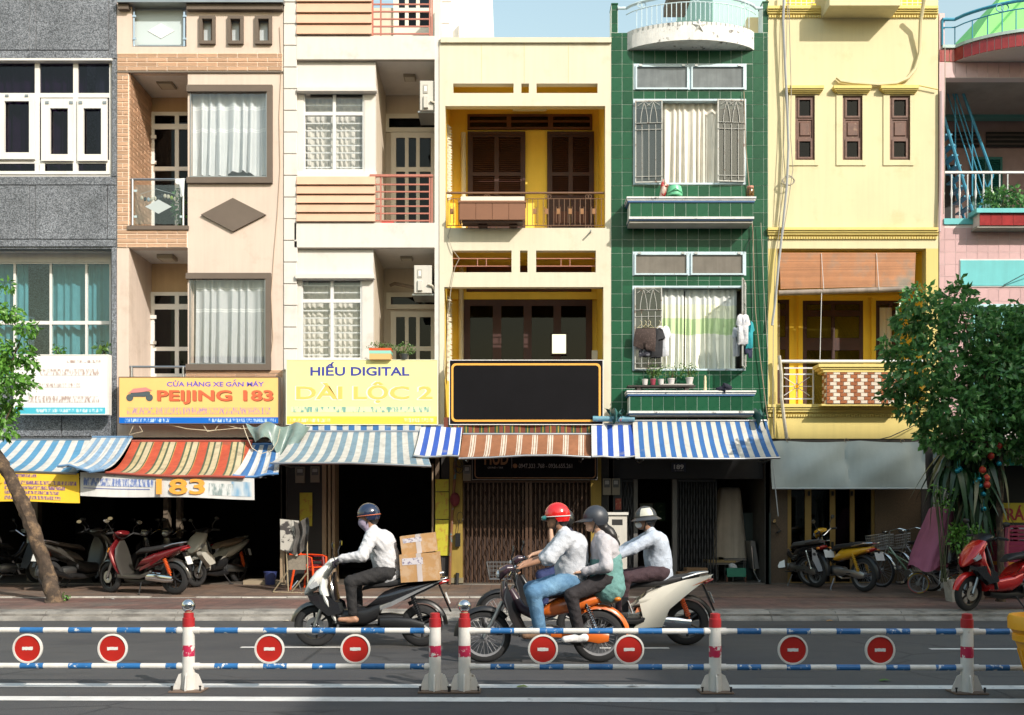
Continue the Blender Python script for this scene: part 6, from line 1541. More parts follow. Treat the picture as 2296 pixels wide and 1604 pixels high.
# ================================================================== people: smooth-blended limbs turned into one continuous surface
def surfnet(val, lo, h):
    nx, ny, nz = val.shape; ins = val < 0
    s = np.zeros((nx-1, ny-1, nz-1), np.int8)
    for i in (0, 1):
        for j in (0, 1):
            for k in (0, 1): s += ins[i:nx-1+i, j:ny-1+j, k:nz-1+k]
    act = np.argwhere((s > 0) & (s < 8))
    pos = np.zeros((len(act), 3)); cnt = np.zeros(len(act))
    C = [(i, j, k) for i in (0, 1) for j in (0, 1) for k in (0, 1)]
    for a in C:
        for ax in range(3):
            if a[ax] == 1: continue
            b = list(a); b[ax] = 1
            va = val[act[:, 0]+a[0], act[:, 1]+a[1], act[:, 2]+a[2]]; vb = val[act[:, 0]+b[0], act[:, 1]+b[1], act[:, 2]+b[2]]
            mk = (va < 0) != (vb < 0); t = np.where(mk, va/(va-vb+1e-12), 0)
            p = np.tile(np.array(a, float), (len(act), 1)); p[:, ax] += t
            pos += p*mk[:, None]; cnt += mk
    pos = (pos/cnt[:, None]+act)*h+lo
    idx = -np.ones(s.shape, np.int64); idx[tuple(act.T)] = np.arange(len(act))
    F_ = []
    for ax in range(3):
        sl0 = [slice(None)]*3; sl1 = [slice(None)]*3; sl0[ax] = slice(0, -1); sl1[ax] = slice(1, None)
        ch = np.argwhere(ins[tuple(sl0)] != ins[tuple(sl1)])
        o = [q for q in range(3) if q != ax]
        ok = (ch[:, o[0]] > 0) & (ch[:, o[1]] > 0) & (ch[:, o[0]] < s.shape[o[0]]) & (ch[:, o[1]] < s.shape[o[1]]); ch = ch[ok]
        q = []
        for (d0, d1) in ((-1, -1), (0, -1), (0, 0), (-1, 0)):
            c = ch.copy(); c[:, o[0]] += d0; c[:, o[1]] += d1; q.append(idx[tuple(c.T)])
        q = np.stack(q, 1); fl = ins[tuple(ch.T)]
        if ax == 1: fl = ~fl
        q[~fl] = q[~fl][:, ::-1]; F_.append(q)
    return pos, np.concatenate(F_)
def sdf_mesh(prims, h=.009, wrinkle=0, seed=0, cuts=()):
    """prims: ('cone', a, b, ra, rb, k) or ('ell', c, (rx,ry,rz), k, rotY)"""
    pts = []
    for p in prims:
        if p[0] == 'cone':
            for c, r_ in ((p[1], p[3]), (p[2], p[4])): pts += [np.array(c)-r_-.04, np.array(c)+r_+.04]
        else: pts += [np.array(p[1])-max(p[2])-.04, np.array(p[1])+max(p[2])+.04]
    lo = np.min(pts, 0); hi = np.max(pts, 0); n = np.ceil((hi-lo)/h).astype(int)+2
    V = np.full(n, .5); ax = [lo[i]+h*np.arange(n[i]) for i in range(3)]
    for p in prims:
        if p[0] == 'cone': a, b = np.array(p[1], float), np.array(p[2], float); ra, rb, k = p[3:6]; mn, mx = np.minimum(a, b)-max(ra, rb)-k-.03, np.maximum(a, b)+max(ra, rb)+k+.03
        else: c = np.array(p[1], float); rr = np.array(p[2], float); k = p[3]; q = max(rr)+k+.03; mn, mx = c-q, c+q
        i0 = np.maximum(((mn-lo)/h).astype(int), 0); i1 = np.minimum(((mx-lo)/h).astype(int)+2, n)
        sl = tuple(slice(i0[i], i1[i]) for i in range(3))
        gx = ax[0][sl[0]][:, None, None]; gy = ax[1][sl[1]][None, :, None]; gz = ax[2][sl[2]][None, None, :]
        if p[0] == 'cone':
            d = b-a; L2 = max(d.dot(d), 1e-9); t = np.clip(((gx-a[0])*d[0]+(gy-a[1])*d[1]+(gz-a[2])*d[2])/L2, 0, 1)
            D = np.sqrt((gx-a[0]-t*d[0])**2+(gy-a[1]-t*d[1])**2+(gz-a[2]-t*d[2])**2)-(ra+(rb-ra)*t)
        else:
            ang = p[4] if len(p) > 4 else 0; ca, sa = math.cos(ang), math.sin(ang)
            X_, Z_ = gx-c[0], gz-c[2]; xr = X_*ca+Z_*sa; zr = -X_*sa+Z_*ca
            D0 = np.sqrt((xr/rr[0])**2+((gy-c[1])/rr[1])**2+(zr/rr[2])**2); D = (D0-1)*min(rr)
        E = V[sl]
        if k > 0:
            hh = np.clip(.5+.5*(E-D)/k, 0, 1); V[sl] = E*(1-hh)+D*hh-k*hh*(1-hh)
        else: V[sl] = np.minimum(E, D)
    if wrinkle:
        r = random.Random(seed); g = np.meshgrid(*ax, indexing='ij', sparse=True)
        for q in range(5):
            f = [r.uniform(30, 85)*r.choice((-1, 1)) for _ in range(3)]; V += wrinkle*.17*np.sin(g[0]*f[0]+g[1]*f[1]*.6+g[2]*f[2]+r.uniform(0, 6)+2*np.sin(g[2]*9+g[0]*7+q))
    for (nx_, ny_, nz_, dd) in cuts:
        g = np.meshgrid(*ax, indexing='ij', sparse=True); V = np.maximum(V, nx_*g[0]+ny_*g[1]+nz_*g[2]-dd)
    return surfnet(V, lo, h)
def sdf_obj(name, mat, parent, prims, **kw):
    v, f = sdf_mesh(prims, **kw)
    me = bpy.data.meshes.new(name); me.from_pydata(v.tolist(), [], f.tolist()); me.materials.append(mat)
    me.polygons.foreach_set('use_smooth', [True]*len(me.polygons)); me.update()
    o = bpy.data.objects.new(name, me); COL.objects.link(o); o.parent = parent; ORG[o] = Vector((0, 0, 0)); return o
def ik(a, b, l1, l2, pole):
    a, b, pole = Vector(a), Vector(b), Vector(pole); d = b-a; D = min(d.length, (l1+l2)*.999); d.normalize()
    x = (l1*l1-l2*l2+D*D)/(2*D); hgt = math.sqrt(max(l1*l1-x*x, 0)); pl = pole-d*pole.dot(d); pl.normalize()
    return a+d*x+pl*hgt
def hand_prims(wr, fwd, up, side, grip=True, k=.01):
    """palm + four fingers + thumb; fwd: wrist to knuckles, up: back of the hand, side: towards the thumb"""
    wr, f, u, s_ = Vector(wr), Vector(fwd).normalized(), Vector(up).normalized(), Vector(side).normalized()
    P_ = []; kn = wr+f*.082
    for o in (-.024, .0, .024): P_.append(('cone', wr+s_*o*.6, kn+s_*o, .015, .0135, .012))
    for i, (o, L_) in enumerate(((.031, .074), (.011, .082), (-.010, .077), (-.030, .060))):
        a = kn+s_*o
        if grip: b = a+f*.022-u*.020*1.1; c = b-u*.026-f*.012; d = c-f*.026+u*.004
        else: b = a+f*L_*.45-u*.006; c = b+f*L_*.32-u*.016; d = c+f*L_*.18-u*.018
        for p, q, r1, r2 in ((a, b, .0095, .009), (b, c, .009, .0085), (c, d, .0085, .0075)): P_.append(('cone', p, q, r1, r2, .004))
    tb = wr+f*.03+s_*.028; t1 = tb+s_*.022+f*.028-u*.012; t2 = t1+f*.026-u*.020+s_*(-.004)
    P_ += [('cone', tb, t1, .0125, .011, .008), ('cone', t1, t2, .0105, .009, .004)]
    return P_
def person(label, loc, rz, S):
    t = thing('person', label, 'person', loc, rz, None, local=True)
    V3 = lambda p: Vector(p)
    hip = V3((S['hip'][0], 0, S['hip'][1])); neck = V3((S['neck'][0], 0, S['neck'][1])); hd = V3((S['head'][0], 0, S['head'][1]))
    ch = hip.lerp(neck, .68)+V3((S.get('hunch', -.02), 0, 0)); sw = S.get('sw', .185)
    sh = {s: neck+V3((-.01, s*sw, -.075)) for s in (-1, 1)}
    hj = {s: hip+V3((.02, s*.09, -.01)) for s in (-1, 1)}
    body = [('cone', hip, hip.lerp(ch, .55), .125, .115, .05), ('cone', hip.lerp(ch, .45), ch, .115, .125, .06), ('cone', ch+V3((0, -.08, 0)), ch+V3((0, .08, 0)), .10, .10, .06),
            ('cone', sh[-1]*.8+neck*.2-V3((0, 0, .02)), sh[1]*.8+neck*.2-V3((0, 0, .02)), .065, .065, .05), ('cone', neck-V3((.0, 0, .06)), hd-V3((.02, 0, .06)), .052, .05, .03)]
    fw = V3(S.get('face', (1, 0, -.1))).normalized(); up = V3((0, 0, 1)); up = (up-fw*up.dot(fw)).normalized(); an = math.atan2(fw.z, fw.x)
    lat = V3((0, 1, 0))
    body += [('ell', hd, (.098, .076, .118), .02, an), ('ell', hd+fw*.035-up*.055, (.062, .055, .06), .03, an), ('cone', hd+fw*.09+up*.005, hd+fw*.114-up*.028, .008, .013, .012),
             ('cone', hd+fw*.088-up*.066, hd+fw*.096-up*.066, .014, .01, .01), ('ell', hd+fw*.07-up*.095, (.03, .03, .022), .02)]
    for s in (-1, 1): body += [('ell', hd+lat*s*.077-fw*.005-up*.01, (.022, .010, .032), .006), ('ell', hd+fw*.075+lat*s*.032+up*.02, (.014, .018, .010), .01)]
    arms, legs, hands, feet, el_, kn_, an_ = {}, {}, {}, {}, {}, {}, {}
    for s in (-1, 1):
        hnd = S['hands'][s]; wr = V3(hnd['p']); pole = hnd.get('pole', (-.4, s*.6, -.7)); el = ik(sh[s], wr, .29, .265, pole); el_[s] = el
        body += [('cone', sh[s], el, .048, .039, .03), ('cone', el, wr, .037, .026, .02)]
        body += hand_prims(wr, hnd.get('f', (wr-el)), hnd.get('u', (0, 0, 1)), hnd.get('s', (0, -s, 0)), hnd.get('grip', True))
        ft = S['feet'][s]; ank = V3(ft['p']); kn = ik(hj[s], ank, .43, .42, ft.get('pole', (1, s*.35, .3))); kn_[s] = kn; an_[s] = ank
        body += [('cone', hj[s], kn, .085, .056, .03), ('cone', kn, kn.lerp(ank, .4), .054, .052, .02), ('cone', kn.lerp(ank, .35), ank, .053, .036, .02)]
        toe = ank+V3(ft.get('d', (.16, s*.02, -.05))); feet[s] = toe
        body += [('cone', ank+V3((-.035, 0, -.035)), ank+V3((.05, 0, -.04)), .036, .034, .02), ('cone', ank+V3((.03, 0, -.035)), toe, .036, .026, .02)]
    sdf_obj('body', S['skin'], t, body, h=.0085)
    # shirt: torso + sleeves, hem and cuffs left open-ended as full shapes
    g = S.get('loose', .018)
    top = [('cone', hip+V3((.0, 0, -.03)), hip.lerp(ch, .55), .150+g*.6, .135+g, .06), ('cone', hip.lerp(ch, .45), ch, .132+g, .135+g, .06), ('cone', ch+V3((0, -.085, 0)), ch+V3((0, .085, 0)), .105+g*.8, .105+g*.8, .06),
           ('cone', sh[-1]*.85+neck*.15-V3((0, 0, .02)), sh[1]*.85+neck*.15-V3((0, 0, .02)), .07+g*.4, .07+g*.4, .06), ('cone', neck-V3((.01, 0, .07)), neck+V3((.005, 0, .0)), .075, .064, .03)]
    for s in (-1, 1):
        wr = V3(S['hands'][s]['p']); q = S.get('sleeve', .95); e = el_[s].lerp(wr, q) if q > 0 else sh[s].lerp(el_[s], .62)
        if q > 0: top += [('cone', sh[s], el_[s], .062+g, .050+g*.9, .04), ('cone', el_[s], e, .050+g*.8, .034+g*.7, .03)]
        else: top += [('cone', sh[s], e, .064+g, .060+g, .04)]
    sdf_obj('shirt', S['shirt'], t, top, h=.0105, wrinkle=S.get('wr', .007), seed=S.get('seed', 1))
    if S.get('vest'):
        vs = [('cone', hip+V3((-.01, 0, -.09)), hip.lerp(ch, .5), .172+g, .15+g, .06), ('cone', hip.lerp(ch, .4), ch-V3((.02, 0, .05)), .142+g, .125+g, .05)]
        sdf_obj('jacket', S['vest'], t, vs, h=.0115, wrinkle=.008, seed=5)
    tr = [('cone', hip+V3((0, -.05, -.01)), hip+V3((0, .05, -.01)), .128, .128, .05)]
    for s in (-1, 1):
        e = kn_[s].lerp(an_[s], S.get('leg', .93))
        tr += [('cone', hj[s], kn_[s], .094+S.get('tl', .008), .064+S.get('tl', .008), .03), ('cone', kn_[s], e, .062+S.get('tl', .008), .047+S.get('tl', .008), .025)]
    sdf_obj('trousers', S['trousers'], t, tr, h=.0105, wrinkle=.006, seed=S.get('seed', 1)+3)
    if S.get('shoe'):
        for s in (-1, 1):
            a, b = an_[s], feet[s]
            sdf_obj('shoe', S['shoe'], t, [('cone', a+V3((-.045, 0, -.04)), a+V3((.04, 0, -.045)), .046, .044, .02), ('cone', a+V3((.02, 0, -.042)), b+V3((.012, 0, -.004)), .044, .036, .02), ('cone', a+V3((0, 0, -.01)), a+V3((0, 0, -.03)), .045, .046, .02)], h=.009)
    if S.get('glove'):
        for s in (-1, 1):
            hnd = S['hands'][s]; wr = V3(hnd['p']); hp = hand_prims(wr, hnd.get('f', (wr-el_[s])), hnd.get('u', (0, 0, 1)), hnd.get('s', (0, -s, 0)), True)
            sdf_obj('glove', S['glove'], t, [(p[0], p[1], p[2], p[3]+.004, p[4]+.004, p[5]) for p in hp]+[('cone', wr-V3((.05, 0, 0)), wr, .036, .032, .02)], h=.008)
    # helmet
    H_ = S['helmet']; mt = Matrix.Translation(hd) @ Matrix.Rotation(-an, 4, 'Y')
    m = MB(); n, k = 24, 12; RX, RY, RZ = .138, .118, .138; vs = []; fs = []
    for i in range(k+1):
        for j in range(n):
            a = 2*math.pi*j/n; low = H_.get('low', -.02)-(H_.get('back', .05) if math.cos(a) < .2 else H_.get('back', .05)*max(0, (.5-math.cos(a))/.3)*0)
            th0 = math.acos(max(-1, min(1, low/RZ))); th = th0*i/k
            vs.append((RX*math.sin(th)*math.cos(a)-.008, RY*math.sin(th)*math.sin(a), RZ*math.cos(th)+.022))
    for i in range(k):
        for j in range(n):
            l = (j+1) % n; fs.append((i*n+j, (i+1)*n+j, (i+1)*n+l, i*n+l))
    m.add(vs, fs); m.add([(p[0]*.93, p[1]*.93, p[2]*.95) for p in vs], [tuple(reversed(f)) for f in fs]); b0 = k*n
    m.add([vs[b0+j] for j in range(n)]+[(vs[b0+j][0]*.93, vs[b0+j][1]*.93, vs[b0+j][2]*.95) for j in range(n)], [(j, n+j, n+(j+1) % n, (j+1) % n) for j in range(n)])
    hm = m.xf(mt).build('helmet', H_['mat'], t, smooth=True, angle=50)
    if H_.get('brim'):
        m = MB(); bw_ = H_.get('bw', .10)
        rr_ = lambda a, q: (RX*(1+q*.0)*math.cos(a)+q*bw_*math.cos(a)-.01, RY*math.sin(a)+q*bw_*.55*math.sin(a))
        A_ = [R(-75+150*i/14) for i in range(15)] if not H_.get('round') else [2*math.pi*i/28 for i in range(29)]
        vv = [(*rr_(a, q), .022-.02*q-(.012 if q else 0)+.0) for a in A_ for q in (0, 1)]
        m.add(vv+[(p[0], p[1], p[2]-.006) for p in vv], [(2*i, 2*i+1, 2*i+3, 2*i+2) for i in range(len(A_)-1)]+[(len(vv)+2*i+2, len(vv)+2*i+3, len(vv)+2*i+1, len(vv)+2*i) for i in range(len(A_)-1)]+[(2*i+1, len(vv)+2*i+1, len(vv)+2*i+3, 2*i+3) for i in range(len(A_)-1)])
        m.xf(mt).build('brim', H_['brim'], hm, smooth=True)
    if H_.get('band'):
        m = MB(); m.tube([(.141*math.cos(a)-.008, .121*math.sin(a), .01) for a in [2*math.pi*i/28 for i in range(28)]], .005, 5, closed=True); m.xf(mt).build('band', H_['band'], hm)
    if H_.get('goggles'):
        m = MB(); loft(m, [(.118, -.0, .075, .03, 0), (.155, -.004, .07, .026, 0), (.168, -.006, .045, .016, 0)]); m.xf(mt).build('goggles', H_['goggles'], hm, smooth=True)
    if H_.get('patch'):
        m = MB(); vv = []
        for i in range(7):
            for j in range(7):
                a = R(55+70*i/6); th = R(38+44*j/6); vv.append(((RX+.004)*math.sin(th)*math.cos(a)-.008, (RY+.004)*math.sin(th)*math.sin(a), (RZ+.004)*math.cos(th)+.022))
        m.add(vv, [(i*7+j, i*7+j+1, (i+1)*7+j+1, (i+1)*7+j) for i in range(6) for j in range(6)]); m.xf(mt).build('patch', H_['patch'], hm, smooth=True)
    m = MB()
    for s in (-1, 1): m.tube([(0, s*.094, .0), (.012, s*.082, -.06), (.03, s*.04, -.125), (.034, 0, -.135)], .007, 5)
    m.xf(mt).build('strap', blackm, hm)
    if S.get('mask'):
        mk = [('ell', hd+fw*.052-up*.062, (.078, .068, .070), .02, an)] if S.get('bigmask') else [('ell', hd+fw*.062-up*.055, (.066, .060, .055), .02, an)]
        if S.get('bigmask'): mk.append(('cone', hd+fw*.05-up*.09, hd+fw*.03-up*.15, .06, .045, .04))
        sdf_obj('mask', S['mask'], t, mk, h=.009)
    for s in (-1, 1):
        if not S.get('goggle_only'):
            e = MB(); e.ball(tuple(hd+fw*.083+lat*s*.033+up*.014), .013, .013, .009, 10, 8); eo = e.build('eye', M('eye_white', (.6, .58, .55), .3), t, smooth=True)
            e = MB(); e.ball(tuple(hd+fw*.092+lat*s*.034+up*.014), .006, .006, .006, 8, 6); e.build('iris', blackm, eo, smooth=True)
    hair = M('black_hair', (.012, .009, .008), .45, var=.3, vs=30)
    sdf_obj('hair', hair, t, [('ell', hd-fw*.025+up*.012, (.098, .083, .115), .02, an), ('ell', hd-fw*.065-up*.05, (.045, .066, .06), .03)]+[('cone', a, b, r1, r2, .03) for a, b, r1, r2 in S.get('hair', [])], h=.010, wrinkle=.003, cuts=((fw.x, 0, fw.z, fw.dot(hd)+.035),) if not S.get('hair') else ())
    return t
skin_a = M('skin_tan', (.36, .19, .115), .5, var=.06, vs=8, bump=.05); skin_b = M('skin_light', (.50, .30, .20), .5, var=.05, vs=8)
cl = lambda n, c, **k: M(n, c, .85, var=.10, vs=5, bump=.8, bs=9, bd=.03, **k)
bl1, bl2, bl3, bl4 = (b.location for b in (b1, b2, b3, b4))
G0 = lambda x, z, s: dict(p=(x-.085, s*.275, z+.035), f=(.9, 0, -.45), u=(.35, 0, .95), s=(0, -s, 0))
person('courier in white jacket navy helmet and face mask riding the white scooter', bl1, R(180), dict(hip=(-.24, .90), neck=(-.06, 1.41), head=(.0, 1.565), face=(1, 0, -.12), hunch=-.05,
   hands={s: G0(.37, 1.03, s) for s in (-1, 1)}, feet={1: dict(p=(.16, .17, .375), d=(.15, .03, -.03)), -1: dict(p=(.14, -.17, .375), d=(.15, -.03, -.03))},
   skin=skin_a, shirt=cl('white_jacket', (.56, .56, .58)), trousers=cl('black_trousers', (.018, .017, .018)), glove=cl('dark_glove', (.03, .025, .04)), mask=cl('lilac_mask', (.30, .25, .34)), bigmask=True, loose=.022, wr=.009, leg=.88,
   helmet=dict(mat=paint('navy_helmet', (.012, .02, .05), .15), band=M('helmet_band_orange', (.55, .14, .06), .4)), seed=2))
person('man in red helmet pale shirt and blue jeans riding the orange moped', bl2, R(180), dict(hip=(-.31, .885), neck=(-.24, 1.405), head=(-.165, 1.555), face=(1, 0, -.06), hunch=-.07, sw=.19,
   hands={s: dict(p=(.185, s*.27, 1.05), f=(.9, 0, -.4), u=(.35, 0, .95), s=(0, -s, 0), pole=(-.5, s*.6, -.6)) for s in (-1, 1)}, feet={1: dict(p=(.02, .20, .36), d=(.15, .04, -.04), pole=(1, .5, .3)), -1: dict(p=(.02, -.20, .36), d=(.15, -.04, -.04))},
   skin=skin_a, shirt=cl('pale_shirt', (.50, .52, .56)), sleeve=.18, trousers=cl('blue_jeans', (.085, .19, .32), col2=(.16, .30, .44), c2s=3, c2r=(.45, .65)), tl=.02, shoe=cl('brown_sandal', (.16, .09, .05)), loose=.03, wr=.010, goggle_only=True,
   helmet=dict(mat=paint('red_helmet', (.62, .012, .010), .2), band=M('helmet_band_white', (.7, .68, .66), .4), goggles=M('teal_goggles', (.03, .18, .17), .15)), seed=4))
person('woman passenger in dark helmet grey top and teal jacket behind the red helmet rider', bl2, R(180), dict(hip=(-.70, .90), neck=(-.64, 1.38), head=(-.575, 1.525), face=(1, 0, -.05), hunch=-.02, sw=.165,
   hands={1: dict(p=(-.44, .17, .98), f=(.95, -.25, -.1), u=(.1, .3, .95), s=(0, -1, 0), grip=False, pole=(-.5, .6, -.8)), -1: dict(p=(-.44, -.17, .98), f=(.95, .25, -.1), u=(.1, -.3, .95), s=(0, 1, 0), grip=False, pole=(-.5, -.6, -.8))},
   feet={1: dict(p=(-.40, .20, .33), d=(.15, .03, -.05), pole=(1, .35, .4)), -1: dict(p=(-.40, -.20, .33), d=(.15, -.03, -.05), pole=(1, -.35, .4))},
   skin=skin_b, shirt=cl('grey_pink_top', (.46, .44, .46)), trousers=cl('dark_trousers', (.02, .016, .018)), vest=cl('teal_jacket', (.13, .28, .26)), shoe=cl('white_sneaker', (.66, .65, .64)), loose=.016,
   hair=[(Vector((-.645, 0, 1.48)), Vector((-.745, .03, 1.36)), .05, .055), (Vector((-.725, .02, 1.40)), Vector((-.805, .03, 1.27)), .055, .035)],
   helmet=dict(mat=M('slate_helmet', (.035, .04, .05), .45), brim=M('slate_brim', (.03, .034, .042), .4), low=-.03), seed=6))
person('rider with white mask and checked cap helmet on the cream scooter', bl3, R(180), dict(hip=(-.33, .895), neck=(-.22, 1.385), head=(-.155, 1.53), face=(1, 0, -.10), hunch=-.03, sw=.17,
   hands={s: G0(.37, 1.03, s) for s in (-1, 1)}, feet={1: dict(p=(.16, .14, .42), d=(.15, .03, -.04)), -1: dict(p=(.14, -.14, .42), d=(.15, -.03, -.04))},
   skin=skin_a, wr=.006, shirt=cl('pale_blue_jacket', (.45, .50, .58)), trousers=cl('plum_trousers', (.045, .022, .028)), mask=cl('white_mask', (.72, .72, .74)), loose=.02, shoe=cl('black_shoe', (.02, .02, .02)),
   helmet=dict(mat=M('charcoal_helmet', (.045, .048, .052), .35), brim=M('charcoal_brim', (.05, .052, .055), .3), bw=.05, round=True, patch=M('cream_patch', (.55, .54, .45), .5)), seed=8))
person('youth in navy shirt touching his face while riding the dark motorbike', bl4, R(180), dict(hip=(-.36, .885), neck=(-.29, 1.37), head=(-.23, 1.51), face=(1, 0, -.05), hunch=-.05, sw=.17,
   hands={1: dict(p=(-.06, .13, 1.38), f=(.05, -.35, .9), u=(.9, .2, .1), s=(0, -1, 0), grip=False, pole=(.5, .9, -.9)), -1: dict(p=(.17, -.26, 1.05), f=(.9, 0, -.4), u=(.35, 0, .95), s=(0, 1, 0))},
   feet={1: dict(p=(.02, .20, .36), d=(.15, .03, -.03)), -1: dict(p=(.02, -.20, .36), d=(.15, -.03, -.03))},
   skin=skin_b, shirt=cl('navy_shirt', (.025, .027, .05)), sleeve=0, trousers=cl('navy_trackpants', (.02, .03, .10)), shoe=cl('grey_sneaker', (.4, .4, .4)), loose=.014,
   helmet=dict(mat=paint('black_helmet', (.02, .02, .02), .3)), seed=10))
# ================================================================== street furniture and small things
wpaint = M('barrier_white', (.64, .62, .58), .5, var=.12, vs=9, streak=.12, col2=(.22, .17, .12), c2s=7, c2r=(.66, .74))
bpaint = M('barrier_blue', (.02, .13, .34), .45, var=.2, vs=12, col2=(.60, .62, .62), c2s=16, c2r=(.60, .63))
rpaint = M('barrier_red', (.34, .012, .016), .5, var=.2, vs=8)
rworn = M('barrier_red_worn', (.42, .012, .06), .5, col2=(.62, .58, .55), c2s=18, c2r=(.54, .57))
discred = M('disc_red', (.38, .014, .009), .4, var=.15, vs=6)
def bz(v): return (1550-v)/250.
def barrier(label, posts, u0, u1, rails, discs, uoff):
    x0, x1 = X(u0, 8.92), X(u1, 8.92)
    t = thing('traffic_barrier', label, 'barrier', ((x0+x1)/2, BY((x0+x1)/2), 0), group='roadside barrier sections')
    for (u, ballc) in posts:
        x = X(u, 8.92); y = BY(x)
        p = MB().lathe([(.058, .0), (.056, .02), (.055, .10), (.0525, .62), (.0525, .655)], (x, y, 0), n=22).build('post', wpaint, t, smooth=True)
        MB().lathe([(.0535, .578), (.0535, .655), (.045, .66), (.044, .70), (.030, .705), (0, .705)], (x, y, 0), n=22).build('post_cap', rpaint, p, smooth=True)
        MB().lathe([(.0548, .315), (.0545, .415)], (x, y, 0), n=22, cap=False).build('red_band', rworn, p, smooth=True)
        if ballc:
            MB().ball((x, y, .765), .060, n=24, m=16).build('steel_ball', M('ball_steel', (.62, .62, .62), .14, 1, var=.1), p, smooth=True); MB().lathe([(.032, .70), (.030, .725)], (x, y, 0), n=16).build('collar', tanm, p)
        MB().box(x-.145, y-.11, .004, x+.145, y+.11, .016).build('base_plate', M('rusty_plate', (.16, .11, .08), .8, var=.3), p)
        for (dx, dy) in ((1, 0), (-1, 0), (0, -1), (0, 1)):
            g = MB(); q = .05
            a, b = (x+dx*.05, y+dy*.05), (x+dx*.135, y+dy*.10); nx, ny = -dy*.006, dx*.006
            P_ = [(a[0], a[1], .016), (b[0], b[1], .016), (b[0], b[1], .04), (a[0]+(b[0]-a[0])*.45, a[1]+(b[1]-a[1])*.45, .15), (a[0], a[1], .17)]
            g.add([(c[0]+nx, c[1]+ny, c[2]) for c in P_]+[(c[0]-nx, c[1]-ny, c[2]) for c in P_], [(0, 1, 2, 3, 4), (9, 8, 7, 6, 5)]+[(i, i+5, (i+1) % 5+5, (i+1) % 5) for i in range(5)]); g.build('gusset', wpaint, p)
        for sx in (-1, 1): MB().lathe([(.008, .016), (.008, .05), (.012, .05), (.012, .06)], (x+sx*.125, y-.07, 0), n=6).build('bolt', blackm, p)
    for z in (bz(1414), bz(1494)):
        for (a, b) in rails:
            xa, xb = X(a, 8.92), X(b, 8.92)
            r_ = MB().tube([(xa, BY(xa), z), (xb, BY(xb), z)], .0255, 14).build('rail', wpaint, t, smooth=True)
            k = math.ceil((a-uoff)/109.6)
            while uoff+k*109.6 < b-20:
                p, q = max(uoff+k*109.6, a+8), min(uoff+k*109.6+53, b-8)
                if q-p > 6: xp, xq = X(p, 8.92), X(q, 8.92); MB().tube([(xp, BY(xp), z), (xq, BY(xq), z)], .0262, 14, cap=False).build('blue_band', bpaint, r_, smooth=True)
                k += 1
            for e, s in ((xa, 1), (xb, -1)):
                if abs(e) < 8: MB().tube([(e-s*.03, BY(e), z), (e+s*.025, BY(e), z)], .031, 14).build('socket', wpaint, r_, smooth=True)
    for u in discs:
        x = X(u, 8.92); y = BY(x); z = bz(1455)
        d = MB().lathe([(.118, -.014), (.133, -.012), (.135, 0), (.133, .012), (.118, .014), (.114, 0), (.118, -.014)], (x, y, z), 'y', 36, cap=False).build('sign_disc', wpaint, t, smooth=True)
        MB().lathe([(0, -.005), (.116, -.005), (.116, .005), (0, .005)], (x, y, z), 'y', 36).build('disc_face', discred, d)
        rr = random.Random(u); m = MB(); ww, hh, n = .048, .0145, 8
        top = [(x-ww+2*ww*i/n, z+hh+rr.uniform(-.003, .002)) for i in range(n+1)]; bot = [(x+ww-2*ww*i/n, z-hh+rr.uniform(-.002, .004)) for i in range(n+1)]
        m.prism([(p[0], p[1]) for p in reversed(top+bot)], y-.007, y-.0052); m.build('white_bar', M('bar_white', (.62, .62, .60), .5, var=.1), d)
        for s in (1, -1): MB().tube([(x, y, z+s*.13), (x, y, z+s*.155)], .008, 6).build('weld', tanm, d)
barrier('blue and white striped barrier section in front of the courier with cardboard boxes', ((423, True), (976, False)), -420, 976, ((-420, 405), (441, 960)), (-325, -135, 60, 252, 605, 798), 44)
barrier('blue and white striped barrier section in front of the orange moped and yellow bin', ((1042, True), (1600, False), (2157, False)), 1042, 2700, ((1060, 1582), (1618, 2139), (2176, 2700)), (1217, 1409, 1772, 1965, 2330, 2520), 1100)
# courier boxes on the white scooter
kraft = M('kraft_card', (.44, .25, .105), .8, var=.12, vs=6, col2=(.48, .32, .19), c2s=8, c2r=(.5, .6))
def carton(label, c, s, rz=0, tilt=0, mat=kraft, tape=True):
    t = thing('cardboard_box', label, 'box', c, rz, 'cardboard boxes', local=True); t.rotation_euler = (0, tilt, rz); a, b, h_ = s
    MB().box(-a/2, -b/2, 0, a/2, b/2, h_).build('carton', mat, t)
    if tape:
        tp = M('packing_tape', (.52, .46, .44), .25, var=.15)
        MB().box(-.03, -b/2-.002, -.001, .03, b/2+.002, h_+.002).build('tape', tp, t)
        MB().box(-a/2+.03, -b/2-.003, h_*.62, a/2*.2, -b/2-.0005, h_*.86).build('shipping_label', M('label_white', (.55, .52, .55), .6, col2=(.2, .17, .25), c2s=30, c2r=(.52, .58)), t)
y1 = bl1.y; xc = X(944, y1)
carton('large taped cardboard box strapped behind the courier', (xc+.01, y1, .795), (.46, .38, .33), 0, R(-4))
carton('smaller taped cardboard box on top of the large one behind the courier', (xc-.01, y1, 1.13), (.42, .34, .22), R(3), R(-7))
